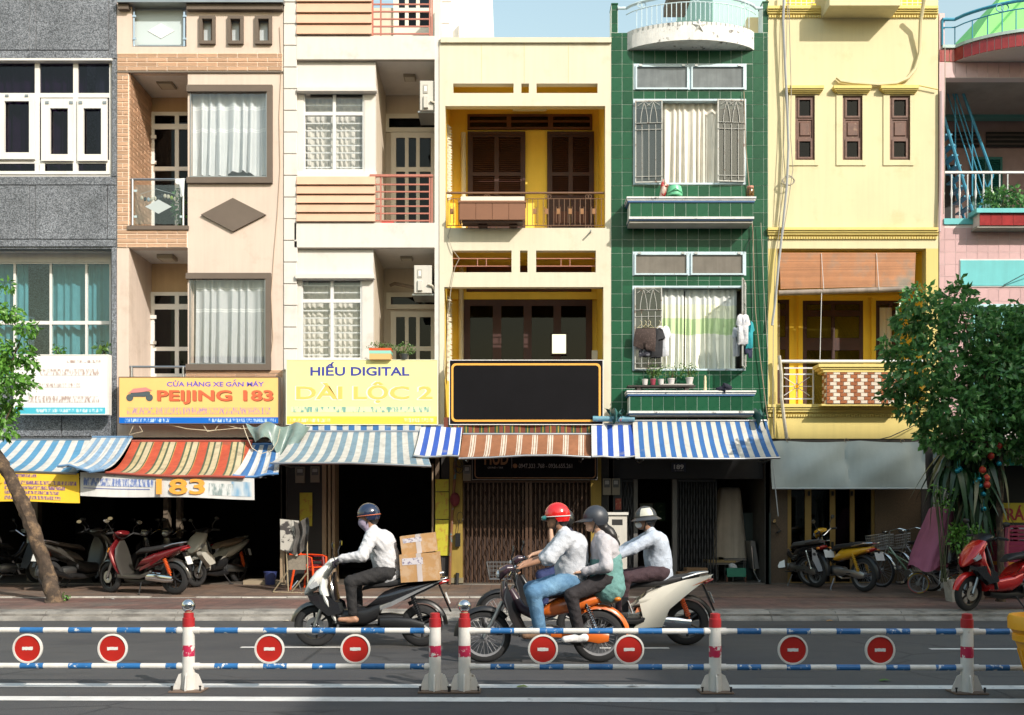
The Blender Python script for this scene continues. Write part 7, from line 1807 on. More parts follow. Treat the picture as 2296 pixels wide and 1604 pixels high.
# ------------------------------------------------------------------ pavement in front of the white house
def plast_chair(label, loc, rz, mat):
    t = thing('plastic_armchair', label, 'chair', loc, rz, local=True)
    m = MB(); loft(m, [(.22, .42, .20, .012, 0), (.1, .41, .225, .014, 0), (-.12, .40, .22, .014, 0), (-.20, .41, .20, .014, 20)], 16, 5); m.build('seat', mat, t, smooth=True)
    bk_ = MB()
    def bf(a, b):
        y = (a-.5)*.44*(1-.25*b*b); return (-.20-.16*b-.05*(1-(2*a-1)**2), y, .42+.42*b-(.06*(2*a-1)**2*b))
    bk_.grid(bf, 14, 10); n0 = len(bk_.v); bk_.add([(p[0]-.012, p[1], p[2]) for p in bk_.v[:n0]], [tuple(reversed(f)) for f in bk_.f[:]]); bk_.build('backrest', mat, t, smooth=True)
    for s in (-1, 1):
        MB().tube([(-.30, s*.20, .64), (-.12, s*.26, .64), (.12, s*.265, .63), (.21, s*.25, .60), (.22, s*.235, .44)], [.022]*5, 8, flat=.6).build('armrest', mat, t, smooth=True)
        MB().tube([(.22, s*.23, .44), (.25, s*.24, .0)], [.026, .018], 8).build('leg', mat, t, smooth=True); MB().tube([(-.20, s*.20, .42), (-.27, s*.23, .0)], [.026, .018], 8).build('leg', mat, t, smooth=True)
plast_chair('orange plastic armchair on the pavement beside the display rack', walk(694, 1321), R(-22), M('orange_plastic', (.68, .075, .014), .35))
t = thing('display_rack', 'perforated steel display stand with white board at the white house shop', 'rack', walk(648, 1329))
wx, wy, wz = walk(648, 1329)
perf = M('perforated_steel', (.40, .33, .22), .5, .4, var=.2)
def pt(u, v, y): return (X(u, y), y, Z(v, y))
for (p, q) in (((640, 1190), (646, 1326)), ((688, 1185), (690, 1328))): MB().tube([pt(*p, wy), pt(*q, wy)], .014, 4).build('upright', perf, t)
for (p, q) in (((646, 1280), (612, 1328)), ((688, 1285), (655, 1326)), ((612, 1328), (690, 1330))): MB().tube([pt(*p, wy-.03), pt(*q, wy-.03)], .012, 4).build('foot_bar', perf, t)
for (p, q) in (((655, 1318), (668, 1302)), ((668, 1302), (676, 1326))): MB().tube([pt(*p, wy-.02), pt(*q, wy-.02)], .011, 6).build('leg_tube', chrome, t)
part(t, 'panel', M('perf_panel', (.22, .19, .15), .6, var=.3, vs=30), (646, 1245, 686, 1278, wy+.02, .02))
o = MB().prism([(X(629, wy), Z(1164, wy)), (X(671, wy), Z(1168, wy)), (X(668, wy), Z(1248, wy)), (X(630, wy), Z(1232, wy))][::-1], wy-.04, wy-.02).build('board', M('notice_board', (.42, .40, .36), .7, col2=(.05, .045, .045), c2s=3.2, c2r=(.52, .55)), t)
tag(MB().grid(lambda a, b: (X(660+34*a+3*math.sin(5*b), wy), wy-.08-.05*math.sin(a*14)-.03*math.sin(b*9+a*4), Z(1166+72*b+6*math.sin(a*5), wy)), 24, 16).build('plastic_bags', M('clear_plastic', (.10, .095, .09), .12, var=.4, vs=8), None, smooth=True, loc=(X(676, wy), wy, Z(1240, wy))), 'bundle of glossy plastic bags hung on the display stand', 'bags')
part(t, 'leaning_frame', tanm, (628, 1222, 638, 1306, wy+.1, .03))
bx_, by_, bz_ = walk(606, 1311)
t = thing('bucket', 'blue plastic bucket on the step of the motorbike shop', 'bucket', (bx_, by_, bz_))
bm_ = M('blue_plastic', (.035, .05, .16), .4)
MB().lathe([(.10, 0), (.125, .24), (.135, .24), (.135, .255), (.118, .255), (.118, .24), (.095, .01)], (bx_, by_, bz_), n=22, cap=False).build('pail', bm_, t, smooth=True); MB().lathe([(0, .01), (.1, .012)], (bx_, by_, bz_), n=22, cap=False).build('base', bm_, t)
def stool(label, loc, mat, rz=0, s=1.0, group=None):
    t = thing('plastic_stool', label, 'stool', loc, rz, group, local=True)
    m = MB(); m.v = []; m.box(-.15*s, -.15*s, .26*s, .15*s, .15*s, .285*s); m.build('seat', mat, t)
    for a in (-1, 1):
        for b in (-1, 1): MB().tube([(a*.13*s, b*.13*s, .26*s), (a*.17*s, b*.17*s, 0)], [.03*s, .022*s], 6).build('leg', mat, t)
    for a in (-1, 1): MB().box(-.14*s, a*.155*s-.008, .06*s, .14*s, a*.155*s+.008, .10*s).build('stretcher', mat, t); MB().box(a*.155*s-.008, -.14*s, .06*s, a*.155*s+.008, .14*s, .10*s).build('stretcher', mat, t)
    return t
mst = M('maroon_plastic', (.14, .012, .02), .4)
bx_, by_, bz_ = walk(712, 1316)
for k in range(5): stool('maroon plastic stool in the stack behind the orange chair', (bx_, by_, bz_+k*.085), mst, group='maroon stool stack', s=.95)
def meter(label, u0, v0, u1, v1, y):
    t = thing('electricity_meter', label, 'meter', (X((u0+u1)/2, y), y, Z(v1, y)), group='electricity meters')
    part(t, 'case', M('meter_case', (.22, .195, .15), .5, var=.15), (u0, v0, u1, v1, y, .10)); part(t, 'window', M('meter_glass', (.10, .10, .10), .15), (u0+2.5, v0+3, u1-2.5, v0+(v1-v0)*.55, y-.008, .01))
    part(t, 'dial', M('meter_dial', (.30, .30, .30), .4), (u0+4.5, v0+5, u1-4.5, v0+(v1-v0)*.36, y-.012, .005))
meter('electricity meter over the yellow strip posters beside the white house shop', 662, 1047, 683, 1083, F-.02); meter('electricity meter nearest the folding doors of the white house shop', 696, 1046, 716, 1082, F-.01)
meter('electricity meter on the yellow pillar beside the cafe sign', 1038, 1043, 1056, 1078, F-.06)
meter('electricity meter of the pair beside the green house gate touching the yellow pillar', 1352, 1073, 1370, 1110, F-.02); meter('electricity meter of the pair beside the green house gate touching the red poster', 1372, 1073, 1390, 1110, F-.02)
def poster(label, u0, v0, u1, v1, mat, y, cat='poster'): return tag(MB().pb(u0, v0, u1, v1, y, .006).build('poster', mat, None, loc=(X((u0+u1)/2, y), y, Z(v1, y))), label, cat)
poster('small red poster under the pair of electricity meters', 1380, 1118, 1393, 1143, M('poster_red', (.28, .05, .03), .6, col2=(.45, .25, .12), c2s=18, c2r=(.54, .6)), F+.03)
yp_ = M('poster_yellow', (.46, .42, .03), .55, col2=(.42, .26, .03), c2s=7, c2r=(.52, .58))
poster('yellow phone number poster on the dark pier of the white house', 672, 1105, 700, 1180, yp_, F+.0)
for (a, b, l) in ((1075, 1102, 'short yellow strip poster at the top of the pillar column'), (1104, 1164, 'tall yellow strip poster in the middle of the pillar column'), (1166, 1246, 'lowest yellow strip poster on the pillar column')): poster(l, 976, a, 1006, b, yp_, F-.02)
# pipes and cable bundles on the yellow pillar
t = thing('conduit', 'brown and blue conduit bundle strapped to the yellow pillar', 'pipe', (X(1015), F-.06, .22))
MB().tube([pt(1008, 1310, F-.05), pt(1010, 1230, F-.05), pt(1014, 1150, F-.06), pt(1019, 1080, F-.06), pt(1022, 1030, F-.06), pt(1021, 990, F-.04)], [.028]*6, 8).build('pipe', M('rust_pipe', (.18, .075, .035), .7, var=.3, col2=(.10, .20, .22), c2s=4, c2r=(.55, .6)), t, smooth=True)
MB().tube([pt(1024, 1312, F-.04), pt(1026, 1285, F-.04)], .035, 8).build('spring_conduit', blackm, t)
tag(MB().ball(pt(1020, 1120, F-.10), .10, .07, .14, 10, 8).build('cloth_bundle', M('dark_red_cloth', (.12, .012, .02), .8), None, smooth=True, loc=pt(1020, 1130, F-.10)), 'dark red cloth bundle tied to the pillar conduit', 'cloth')
rc = random.Random(5)
for i in range(7):
    P_ = []; r0 = rc.uniform(.07, .16); cx_, cz_ = X(1024+rc.uniform(-4, 10)), Z(rc.choice((1035, 1045, 1150, 1160)))
    for k in range(12): a = 2*math.pi*k/12; P_.append((cx_+r0*.6*math.cos(a), F-.09-.03*math.sin(a*2+i), cz_+r0*math.sin(a)))
    tag(MB().tube(P_, .006, 5, closed=True).build('cable_loop', wired, None, loc=(cx_, F-.09, cz_)), 'black cable loop hanging on the yellow pillar', 'cable', 'cable loops on the pillar')
tag(MB().pb(1021, 1196, 1032, 1226, F-.08, .05).tube([pt(1026, 1196, F-.06), pt(1030, 1165, F-.06)], .006, 5).build('hanging_switch', black, None, loc=pt(1026, 1226, F-.08)), 'black switch box hanging from a cable on the yellow pillar', 'switch')
# ------------------------------------------------------------------ air conditioners of the white house
def ac(label, u0, v0, u1, v1, y, d=.75):
    t = thing('air_conditioner', label, 'air conditioner', (X((u0+u1)/2, y), y, Z(v1, y)), group='air conditioner units')
    am = M('ac_casing', (.56, .54, .49), .5, var=.08, streak=.15)
    part(t, 'casing', am, (u0, v0, u1, v1, y, d), c=.012); part(t, 'grille', M('ac_grille', (.34, .33, .30), .5), (u0+8, v0+9, u0+18, v0+28, y-.012, .012)); part(t, 'valve_cover', am, (u0+8, v0+34, u0+19, v1-6, y-.04, .04), c=.01)
    part(t, 'rating_label', M('ac_label', (.72, .70, .66), .5), (u0+10, v0+12, u0+16, v0+24, y-.016, .004)); part(t, 'bracket', steel, (u0-4, v1+1, u1+4, v1+4.5, y+.05, d-.1))
    MB().tube([(X(u1-8, y), y-.03, Z(v1-20, y)), (X(u1+2, y), y-.02, Z(v1-16, y)), (X(u1+6, y), y+.05, Z(v1-6, y))], .022, 8).build('hose', M('hose_cream', (.50, .46, .38), .7), t, smooth=True)
ac('air conditioner unit hung high beside the upper balcony door of the white house', 941, 181, 973, 248, F+.06); ac('air conditioner unit hung beside the lower balcony door of the white house', 928, 595, 968, 658, F+.06)
tag(MB().tube([pt(876, 640, F+1.4), pt(885, 636, F+1.3), pt(930, 645, F+.9)], .035, 8).build('insulated_pipe', M('pipe_wrap', (.20, .15, .11), .8), None, smooth=True, loc=pt(880, 640, F+1.3)), 'lagged refrigerant pipe behind the lower air conditioner', 'pipe')
# ------------------------------------------------------------------ laundry
def garment(name, label, poly, y, mat, cat, th=.03, fold=.02, seed=0, group=None):
    """soft cloth shape from an outline: rounded body with vertical folds"""
    P_ = [(X(u, y), Z(v, y)) for u, v in poly]; cx_ = sum(p[0] for p in P_)/len(P_); cz_ = sum(p[1] for p in P_)/len(P_); n = len(P_); r = random.Random(seed)
    m = MB(); rings = []
    for s in (-1, 1):
        for q, yy in ((1.0, 0), (.82, th*.7), (.5, th), (.2, th*1.05)): rings.append([(cx_+(p[0]-cx_)*q, y+s*(yy+(fold*math.sin(p[0]*60+seed) if q < .9 else 0)), cz_+(p[1]-cz_)*q) for p in P_])
    A_ = rings[3::-1]+rings[5:]
    vs = [p for g in A_ for p in g]; k = len(A_); fs = [(i*n+j, i*n+(j+1) % n, (i+1)*n+(j+1) % n, (i+1)*n+j) for i in range(k-1) for j in range(n)]+[tuple(range(n-1, -1, -1)), tuple((k-1)*n+j for j in range(n))]
    m.add(vs, fs); zb = min(p[1] for p in P_)
    return tag(m.build(name, mat, None, smooth=True, angle=60, loc=(cx_, y, zb)), label, cat, group)
def T(u0, v0, u1, v1): w_ = u1-u0; return [(u0+w_*.32, v0), (u0+w_*.5, v0+3), (u0+w_*.68, v0), (u0+w_*.85, v0+4), (u1, v0+(v1-v0)*.35), (u0+w_*.86, v0+(v1-v0)*.40), (u0+w_*.84, v1-2), (u0+w_*.6, v1), (u0+w_*.4, v1-1), (u0+w_*.16, v1), (u0+w_*.14, v0+(v1-v0)*.40), (u0, v0+(v1-v0)*.35), (u0+w_*.15, v0+4)]
yl = F-.20
garment('shorts', 'brown patterned shorts drying on the lower casement grille', [(1425, 737), (1470, 735), (1471, 770), (1469, 789), (1448, 786), (1446, 780), (1442, 784), (1420, 776), (1421, 760)], yl, M('brown_print', (.045, .028, .024), .85, col2=(.10, .07, .06), c2s=40, c2r=(.55, .6)), 'shorts', seed=1)
garment('shirt', 'black shirt drying next to the brown shorts', T(1452, 735, 1492, 802), yl+.04, cl('black_cloth', (.02, .02, .024)), 'shirt', seed=2)
garment('shirt', 'white and navy shirt drying next to the black shirt', T(1468, 730, 1506, 800), yl+.09, cl('white_cloth', (.60, .61, .66)), 'shirt', seed=3)
garment('shirt', 'pale grey top hanging under the brown shorts', T(1426, 770, 1470, 800), yl+.07, cl('dark_stripe', (.05, .05, .07), col2=(.3, .3, .34), c2s=16, c2r=(.52, .58)), 'shirt', seed=4)
garment('shirt', 'white printed tee shirt hanging from the swung open casement', T(1649, 704, 1683, 773), F-.55, cl('white_tee', (.60, .60, .63), col2=(.2, .2, .24), c2s=9, c2r=(.62, .66)), 'shirt', seed=5)
garment('shirt', 'turquoise tee shirt hanging beside the white printed tee', T(1668, 720, 1692, 782), F-.48, cl('teal_cloth', (.02, .28, .33)), 'shirt', seed=6)
garment('trousers', 'navy trousers hanging below the turquoise tee shirt', [(1668, 776), (1688, 776), (1686, 803), (1679, 804), (1677, 790), (1673, 796), (1668, 794)], F-.44, cl('navy_cloth', (.02, .024, .06)), 'trousers', seed=7)
garment('shirt', 'pale shirt hanging behind the swung open casement', T(1640, 733, 1662, 800), F-.30, MATS['white_cloth'], 'shirt', seed=8)
for i, u in enumerate((1438, 1448, 1458, 1480)):
    tag(MB().tube([pt(u-9, 735, yl-.02), pt(u, 728, yl-.02), pt(u+9, 735, yl-.02)], .006, 5, closed=True).tube([pt(u, 728, yl-.02), pt(u+1, 722, yl-.01), pt(u-2, 719, yl)], .005, 5).build('clothes_hanger', M('hanger_cream', (.60, .54, .34), .4), None, loc=pt(u, 735, yl)), 'cream plastic hanger on the lower casement grille', 'hanger', 'hangers')
# beige house balcony laundry
garment('towel', 'white towel hung over the beige house balcony rail', [(392, 401), (414, 400), (412, 443), (404, 442), (402, 412), (393, 410)], F-.03, cl('white_towel', (.62, .66, .68)), 'towel', th=.02, seed=9)
t = thing('sock_hanger', 'row of small socks and cloths pegged on a wire behind the glass balustrade', 'laundry', pt(352, 452, F+.12))
rs = random.Random(8)
for k in range(11):
    u = 318+k*7.4; c_ = rs.choice(((.02, .02, .02), (.5, .42, .33), (.02, .02, .025), (.3, .34, .38), (.25, .32, .05)))
    garm = MB(); garm.ball(pt(u, 444+4*math.sin(k*.7), F+.12), .032, .02, .045, 8, 6); garm.build('sock', M('sock_%d' % int(c_[0]*100+c_[1]*10), c_, .9), t, smooth=True)
MB().tube([pt(314, 436, F+.12), pt(350, 424, F+.12), pt(396, 437, F+.12)], .004, 4).build('wire', whitem, t)
# ------------------------------------------------------------------ things on the green house ledges
yl = F-.32
t = thing('plastic_basket', 'mint green plastic basket upturned on the upper green ledge', 'basket', pt(1512, 442, yl))
MB().lathe([(.155, 0), (.16, .03), (.145, .14), (.13, .19), (.0, .20)], pt(1512, 441.5, yl), n=22).build('bowl', M('mint_plastic', (.14, .50, .28), .35), t, smooth=True); MB().tube([(X(1496, yl), yl-.1, Z(436, yl)), (X(1512, yl), yl-.19, Z(430, yl)), (X(1528, yl), yl-.1, Z(436, yl))], .012, 6).build('handle', MATS['mint_plastic'], t)
garment('snack_bag', 'crumpled red and white paper bag on the upper green ledge', [(1486, 402), (1491, 404), (1493, 412), (1502, 418), (1498, 424), (1491, 442), (1478, 441), (1481, 424), (1482, 410)], yl, M('bag_print', (.55, .42, .36), .5, col2=(.50, .03, .03), c2s=9, c2r=(.48, .52)), 'bag', th=.06, seed=11)
t = thing('pickle_jar', 'jar of brown fruit with pink lid on the upper green ledge', 'jar', pt(1682, 442, yl))
MB().lathe([(.07, 0), (.078, .02), (.078, .13), (.06, .16), (.06, .165)], pt(1682, 441.5, yl), n=20).build('jar', M('jar_fruit', (.16, .085, .02), .12, var=.4, vs=20, col2=(.05, .025, .01), c2s=30, c2r=(.5, .55)), t, smooth=True); MB().lathe([(.064, .165), (.066, .17), (.066, .20), (.0, .205)], pt(1682, 441.5, yl), n=20).build('lid', M('pink_lid', (.60, .26, .20), .4), t, smooth=True)
t = thing('plant_shelf', 'dark plank shelf propped over the lower green ledge', 'shelf', pt(1490, 876, F-.2))
part(t, 'board', M('dark_plank', (.05, .042, .038), .8, var=.3), (1408, 864, 1560, 867, F-.36, .28)); part(t, 'board', M('pale_plank', (.42, .40, .37), .8), (1486, 861, 1555, 863.6, F-.34, .2))
for u in (1432, 1540): part(t, 'support', MATS['dark_plank'], (u-4, 867, u+5, 876, F-.33, .2))
LEAF = M('leaf_green', (.055, .15, .022), .5, rnd=.15, trl=.25)
def leafblob(name, lobes, n, size, mat, parent=None, loc=None, seed=0, droop=.5, hollow=.35):
    """many small folded leaves on short twigs filling the given lobes (centre, radii)"""
    r = np.random.default_rng(seed); V_ = []; F_ = []; T_ = []
    vol = np.array([l[1][0]*l[1][1]*l[1][2] for l in lobes])**.75; vol /= vol.sum()
    for li, (c, rad) in enumerate(lobes):
        k = max(3, int(n*vol[li]))
        d = r.normal(size=(k, 3)); d /= np.linalg.norm(d, axis=1)[:, None]
        rr_ = (hollow+(1-hollow)*r.random(k)**.6)*(1+.18*np.sin(d[:, 0]*5+li)*np.cos(d[:, 2]*6+li*2))
        P_ = np.array(c)+d*rr_[:, None]*np.array(rad)
        tint = r.random(k)*.55+.45*(rr_ > .8)*r.random(k)
        for i in range(k):
            s = size*(.65+.7*r.random()); dirv = d[i]*.6+r.normal(size=3)*.55; dirv[2] -= droop; dirv /= np.linalg.norm(dirv)
            sd = np.cross(dirv, r.normal(size=3)); sd /= np.linalg.norm(sd)+1e-9; nr = np.cross(sd, dirv); p = P_[i]; b = len(V_)
            V_ += [p, p+dirv*s*.45+sd*s*.27+nr*s*.07, p+dirv*s-nr*s*.10, p+dirv*s*.45-sd*s*.27+nr*s*.07, p+dirv*s*.5]
            F_ += [(b, b+1, b+4), (b+1, b+2, b+4), (b, b+4, b+3), (b+4, b+2, b+3)]; T_ += [tint[i]]*5
    m = MB(); m.v = [tuple(p) for p in V_]; m.f = F_; m.m = [0]*len(F_)
    o = m.build(name, mat, parent, loc=loc); set_fab(o, T_); return o
def leafmat(name, a, b, rough=.42, trl=.22):
    m, N, L, P = _nt(name); MATS[name] = m
    at = N.new('ShaderNodeAttribute'); at.attribute_name = 'fab'
    c = mixc(N, L, rng(N, L, at.outputs['Fac'], 0, 1, 0, 1), a, b); L.new(c, P.inputs['Base Color']); P.inputs['Roughness'].default_value = rough
    T_ = N.new('ShaderNodeBsdfTranslucent'); L.new(c, T_.inputs[0]); mx = N.new('ShaderNodeMixShader'); mx.inputs[0].default_value = trl
    L.new(P.outputs[0], mx.inputs[1]); L.new(T_.outputs[0], mx.inputs[2]); L.new(mx.outputs[0], N['Material Output'].inputs[0]); return m
leafA = leafmat('tree_leaf', (.04, .145, .045), (.16, .37, .10), .3, .3); leafB = leafmat('bright_leaf', (.05, .17, .02), (.16, .36, .05)); leafC = leafmat('herb_leaf', (.04, .12, .02), (.16, .26, .06))
def potplant(label, u, v, y, r_, hh, mat, pl, pw, seed, lf=None, size=.045):
    x, z = X(u, y), Z(v, y); t = thing('potted_plant', label, 'plant', (x, y, z))
    MB().lathe([(r_*.72, 0), (r_, hh*.85), (r_*1.08, hh*.85), (r_*1.08, hh), (r_*.9, hh), (r_*.85, hh*.9), (0, hh*.9)], (x, y, z), n=20).build('pot', mat, t, smooth=True)
    leafblob('foliage', [((x, y, z+hh+pl*.55), (pw, pw*.7, pl*.55)), ((x+pw*.5, y, z+hh+pl*.4), (pw*.6, pw*.5, pl*.3))], 160, size, lf or leafC, t, seed=seed)
    r = random.Random(seed); m = MB()
    for k in range(5): m.tube([(x, y, z+hh*.8), (x+r.uniform(-.5, .5)*pw, y+r.uniform(-.3, .3)*pw, z+hh+pl*.7)], .004, 4)
    m.build('stems', M('stem_brown', (.10, .07, .03), .8), t); return t
wp = M('white_pot', (.60, .58, .56), .4)
potplant('white and wine red pot with upright plant on the plank shelf', 1464, 864, F-.24, .058, .12, M('two_tone_pot', (.58, .55, .54), .4, stripes=((0, (.30, .05, .08)), (.45, (.6, .57, .56))), per=.26, ax=2), .30, .13, 1)
potplant('white and orange pot with spreading plant on the plank shelf', 1505, 864, F-.24, .07, .13, M('orange_pot', (.58, .55, .54), .4, stripes=((0, (.6, .57, .56)), (.5, (.58, .30, .04))), per=.26, ax=2), .30, .27, 2)
potplant('square white pot with bushy plant at the end of the plank shelf', 1546, 862, F-.24, .075, .13, wp, .26, .15, 3)
for (u, l) in ((1446, 'empty white pot at the end of the plank shelf'), (1482, 'small white bowl beside the wine red pot')):
    x, z = X(u, F-.25), Z(864, F-.25); tag(MB().lathe([(.045, 0), (.062, .11), (.066, .11), (.06, .115), (.05, .02), (0, .02)], (x, F-.25, z), n=18).build('flower_pot', wp, None, smooth=True, loc=(x, F-.25, z)), l, 'pot')
tag(MB().lathe([(.03, 0), (.032, .06), (.026, .08), (.028, .2), (.022, .22), (.026, .26), (.012, .30), (0, .31)], pt(1581, 877, F-.25), n=14).build('baluster_ornament', M('cream_ornament', (.60, .50, .32), .6), None, smooth=True, loc=pt(1581, 877, F-.25)), 'cream turned ornament standing on the lower green ledge', 'ornament')
garment('cloth', 'crumpled dark blue cloth on the lower green ledge', [(1604, 870), (1618, 866), (1622, 858), (1634, 862), (1642, 868), (1640, 876), (1628, 878), (1624, 884), (1618, 878), (1606, 877)], F-.40, cl('midnight_cloth', (.012, .014, .03)), 'cloth', th=.08, seed=13)
# planter and pot of the white house
t = thing('window_box', 'orange teal and yellow striped planter with herbs above the yellow painted sign', 'planter', pt(852, 806, F-.3))
yq = F-.42
part(t, 'band', M('planter_orange', (.62, .09, .02), .5), (827, 780.5, 877, 786, yq, .3)); part(t, 'band', M('planter_mint', (.25, .58, .48), .5), (827.5, 786.1, 876.5, 793, yq+.002, .296)); part(t, 'band', M('planter_sand', (.66, .40, .16), .5), (828, 793.1, 876, 806, yq+.004, .292))
leafblob('herbs', [((X(840, yq), yq+.15, Z(777, yq)), (.17, .12, .10)), ((X(864, yq), yq+.15, Z(777, yq)), (.17, .12, .09))], 420, .035, leafC, t, seed=4, droop=-.3)
potplant('dark ribbed pot with sparse spiky plant beside the striped planter', 906, 806, F-.3, .085, .10, M('dark_pot', (.045, .05, .05), .5), .22, .2, 6)
part(h3, 'red_stool', M('red_plastic', (.6, .02, .012), .35), (855, 494, 882, 500, F+.25, .3))
# ------------------------------------------------------------------ cables on the facades
def cable(label, pts, r_, mat=wire, group='cables on the facades', y=F-.06): return tag(MB().tube([pt(p[0], p[1], p[2] if len(p) > 2 else y) for p in pts], r_, 6).build('cable', mat, None, smooth=True, loc=pt(pts[-1][0], pts[-1][1], y)), label, 'cable', group)
gw = M('grey_conduit', (.33, .34, .35), .5, var=.15)
cable('grey conduit running down the corner of the lemon house', [(1758, -20), (1756, 50), (1760, 140), (1765, 240), (1768, 330), (1764, 420), (1754, 520), (1745, 600), (1738, 680), (1731, 730)], .024, gw, y=F-.14)
cable('pale thin cable hanging beside the grey conduit', [(1768, -10), (1771, 90), (1774, 200), (1773, 310), (1778, 380), (1765, 470), (1750, 560), (1744, 640)], .008, y=F-.13)
cable('pale thin cable swinging out from the dentil cornice', [(1766, 0), (1762, 150), (1758, 315), (1752, 420), (1748, 510), (1738, 590), (1734, 720), (1733, 900), (1736, 975)], .007, y=F-.12)
cable('pale thin cable along the green and lemon house joint', [(1722, 800), (1716, 700), (1712, 640), (1709, 560), (1706, 500)], .007, y=F-.1)
cable('slack brown cable down the right side of the green tiles', [(1668, 206), (1672, 330), (1680, 420), (1688, 520), (1690, 590), (1694, 700), (1704, 800), (1716, 900), (1722, 945)], .010, M('brown_cable', (.30, .23, .16), .6), y=F-.07)
cable('dark cable crossing the lower green ledge corner', [(1690, 505), (1686, 530), (1678, 545), (1672, 565)], .008, wired, y=F-.07)
P_ = [(1768+12*math.cos(a), 405+11*math.sin(a)) for a in [2*math.pi*k/14 for k in range(14)]]
tag(MB().tube([pt(p[0], p[1], F-.13) for p in P_], .010, 6, closed=True).tube([pt(1768+14*math.cos(a), 406+9*math.sin(a), F-.14) for a in [2*math.pi*k/14 for k in range(14)]], .008, 6, closed=True).build('cable_coil', wire, None, loc=pt(1768, 417, F-.13)), 'coiled pale cable looped on the lemon house conduit', 'cable')
cable('thick yellow hose sweeping down from the lemon house top balcony', [(2072, 0, F-.35), (2064, 50, F-.16), (2062, 120), (2052, 155), (2036, 175), (2010, 187), (1968, 190), (1910, 186), (1885, 182), (1876, 174)], .036, yel6)
cable('yellow painted pipe along the lemon house window cornices', [(1878, 172), (1890, 182), (1925, 188), (1975, 191), (2060, 192), (2103, 201)], .012, yel6d)
cable('white wrapped hose hanging past the lemon house railing', [(1747, 798), (1752, 840), (1752, 890), (1758, 940), (1764, 985)], .034, M('wrapped_hose', (.46, .42, .34), .7, var=.3, vs=14), y=F-.16)
cable('yellow drain pipe beside the blue and white awning', [(1737, 880), (1738, 940), (1737, 982)], .02, yel6d, y=F-.08)
cable('black cable sagging below the lemon house beam', [(2066, 945), (2035, 962), (1995, 980), (1960, 988), (1920, 990)], .010, wired, y=F-.14)
for i, pts in enumerate(([(455, 952), (465, 968), (482, 965), (490, 953)], [(505, 953), (540, 962), (590, 958), (622, 952)], [(545, 954), (552, 975), (565, 1005), (585, 1018), (610, 1010), (622, 990), (628, 962)], [(300, 953), (290, 975), (320, 968), (312, 955)], [(380, 953), (420, 962), (470, 966), (540, 960)])):
    cable(('pale cable drooping beneath the amber sign', 'pale cable strung to the end of the amber sign', 'long pale cable looping over the red awning', 'pale cable loop at the granite end of the amber sign', 'thin pale cable strung along the beige beam')[i], pts, .008, M('pale_cable', (.52, .46, .34), .6), y=F-.28 if i != 2 else F-.9)
cable('thin cable running down the beige house corner', [(627, 60), (631, 150), (626, 260), (628, 380), (622, 480), (615, 560), (608, 660), (612, 760), (603, 840)], .006, M('beige_cable', (.46, .34, .25), .7), y=F-.02)
cable('thin cable dangling on the yellow house left pillar', [(1012, 505), (1004, 530), (1014, 560), (1030, 580), (1020, 600), (1012, 640), (1006, 700), (1001, 780), (998, 850)], .007, wire, y=F-.05)
cable('pale cable running down the pink house corner', [(2119, 105), (2119, 200), (2117, 300), (2118, 390), (2116, 480)], .008, y=F-.1)
cable('lilac drain pipe on the pink house corner', [(2110, 205), (2110, 300), (2109, 420), (2106, 520)], .03, M('lilac_pipe', (.48, .38, .40), .6), y=F-.06)
tag(MB().tube([pt(2250, 640, F-.05), pt(2400, 560, F-.4)], .008, 5).build('cable', wired, None, loc=pt(2250, 640, F-.05)), 'dark cable crossing the turquoise panel of the pink house', 'cable')
# ------------------------------------------------------------------ in front of the green house door
cx_, cy_, cz_ = walk(1379, 1352)
t = thing('utility_cabinet', 'tall white metal utility cabinet standing on the pavement behind the passenger', 'cabinet', (cx_, cy_, cz_))
part(t, 'body', M('cabinet_paint', (.55, .52, .46), .55, var=.15, streak=.2, col2=(.2, .17, .14), c2s=8, c2r=(.64, .7)), (1352, 1154, 1406, 1352, cy_, .35)); part(t, 'lid', M('cabinet_lid', (.60, .58, .53), .5), (1349, 1149, 1409, 1155, cy_-.03, .41)); part(t, 'vent', blackm, (1372, 1165, 1396, 1178, cy_-.004, .006)); part(t, 'door', MATS['cabinet_paint'], (1356, 1160, 1402, 1340, cy_-.003, .004))
tx, ty, tz = walk(1640, 1306)
def draped(label, u0, v0, u1, v1, y, d, mat, seed, name='covered_rack', cat='cover', flare=.12, top=.82, sh=0):
    r = random.Random(seed); ph = [r.uniform(0, 6) for _ in range(6)]; xc, xw = X((u0+u1)/2, y), (X(u1, y)-X(u0, y))/2; zt, zb = Z(v0, y), Z(v1, y)
    def fn(a, b):
        an = 2*math.pi*a; rad = 1 if b > .12 else (b/.12)**.5
        sq = 1/max(abs(math.cos(an)), abs(math.sin(an)))**.6
        fl = 1+flare*b+.09*math.sin(an*5+ph[0]+1.5*b)*b+.055*math.sin(an*9+ph[1]+4*b)*b+.10*math.sin(3.3*b+ph[3])*math.sin(an*2+ph[4])*b
        zz = zt+(zb-zt)*max(0, b-.1)/.9+.05*math.sin(an*3+ph[2])*b*(b > .9)
        return (xc+sh*(1-b)+xw*rad*sq*(top+(.82-top)*min(1, b*1.3))*fl*math.cos(an), y+d/2+d/2*rad*sq*.9*fl*math.sin(an), zz)
    return tag(MB().grid(fn, 48, 22).build(name, mat, None, smooth=True, angle=180, loc=(xc, y+d/2, zb)), label, cat)
draped('tall rack hidden under a brown canvas cover at the green house door', 1602, 1093, 1680, 1255, ty+.35, .5, M('brown_canvas', (.50, .42, .34), .85, var=.15, streak=.2, bump=.2), 3, flare=.10, top=.58)
tt = thing('folding_rack', 'thin steel trolley frame under the brown canvas cover', 'rack', (tx, ty+.5, tz))
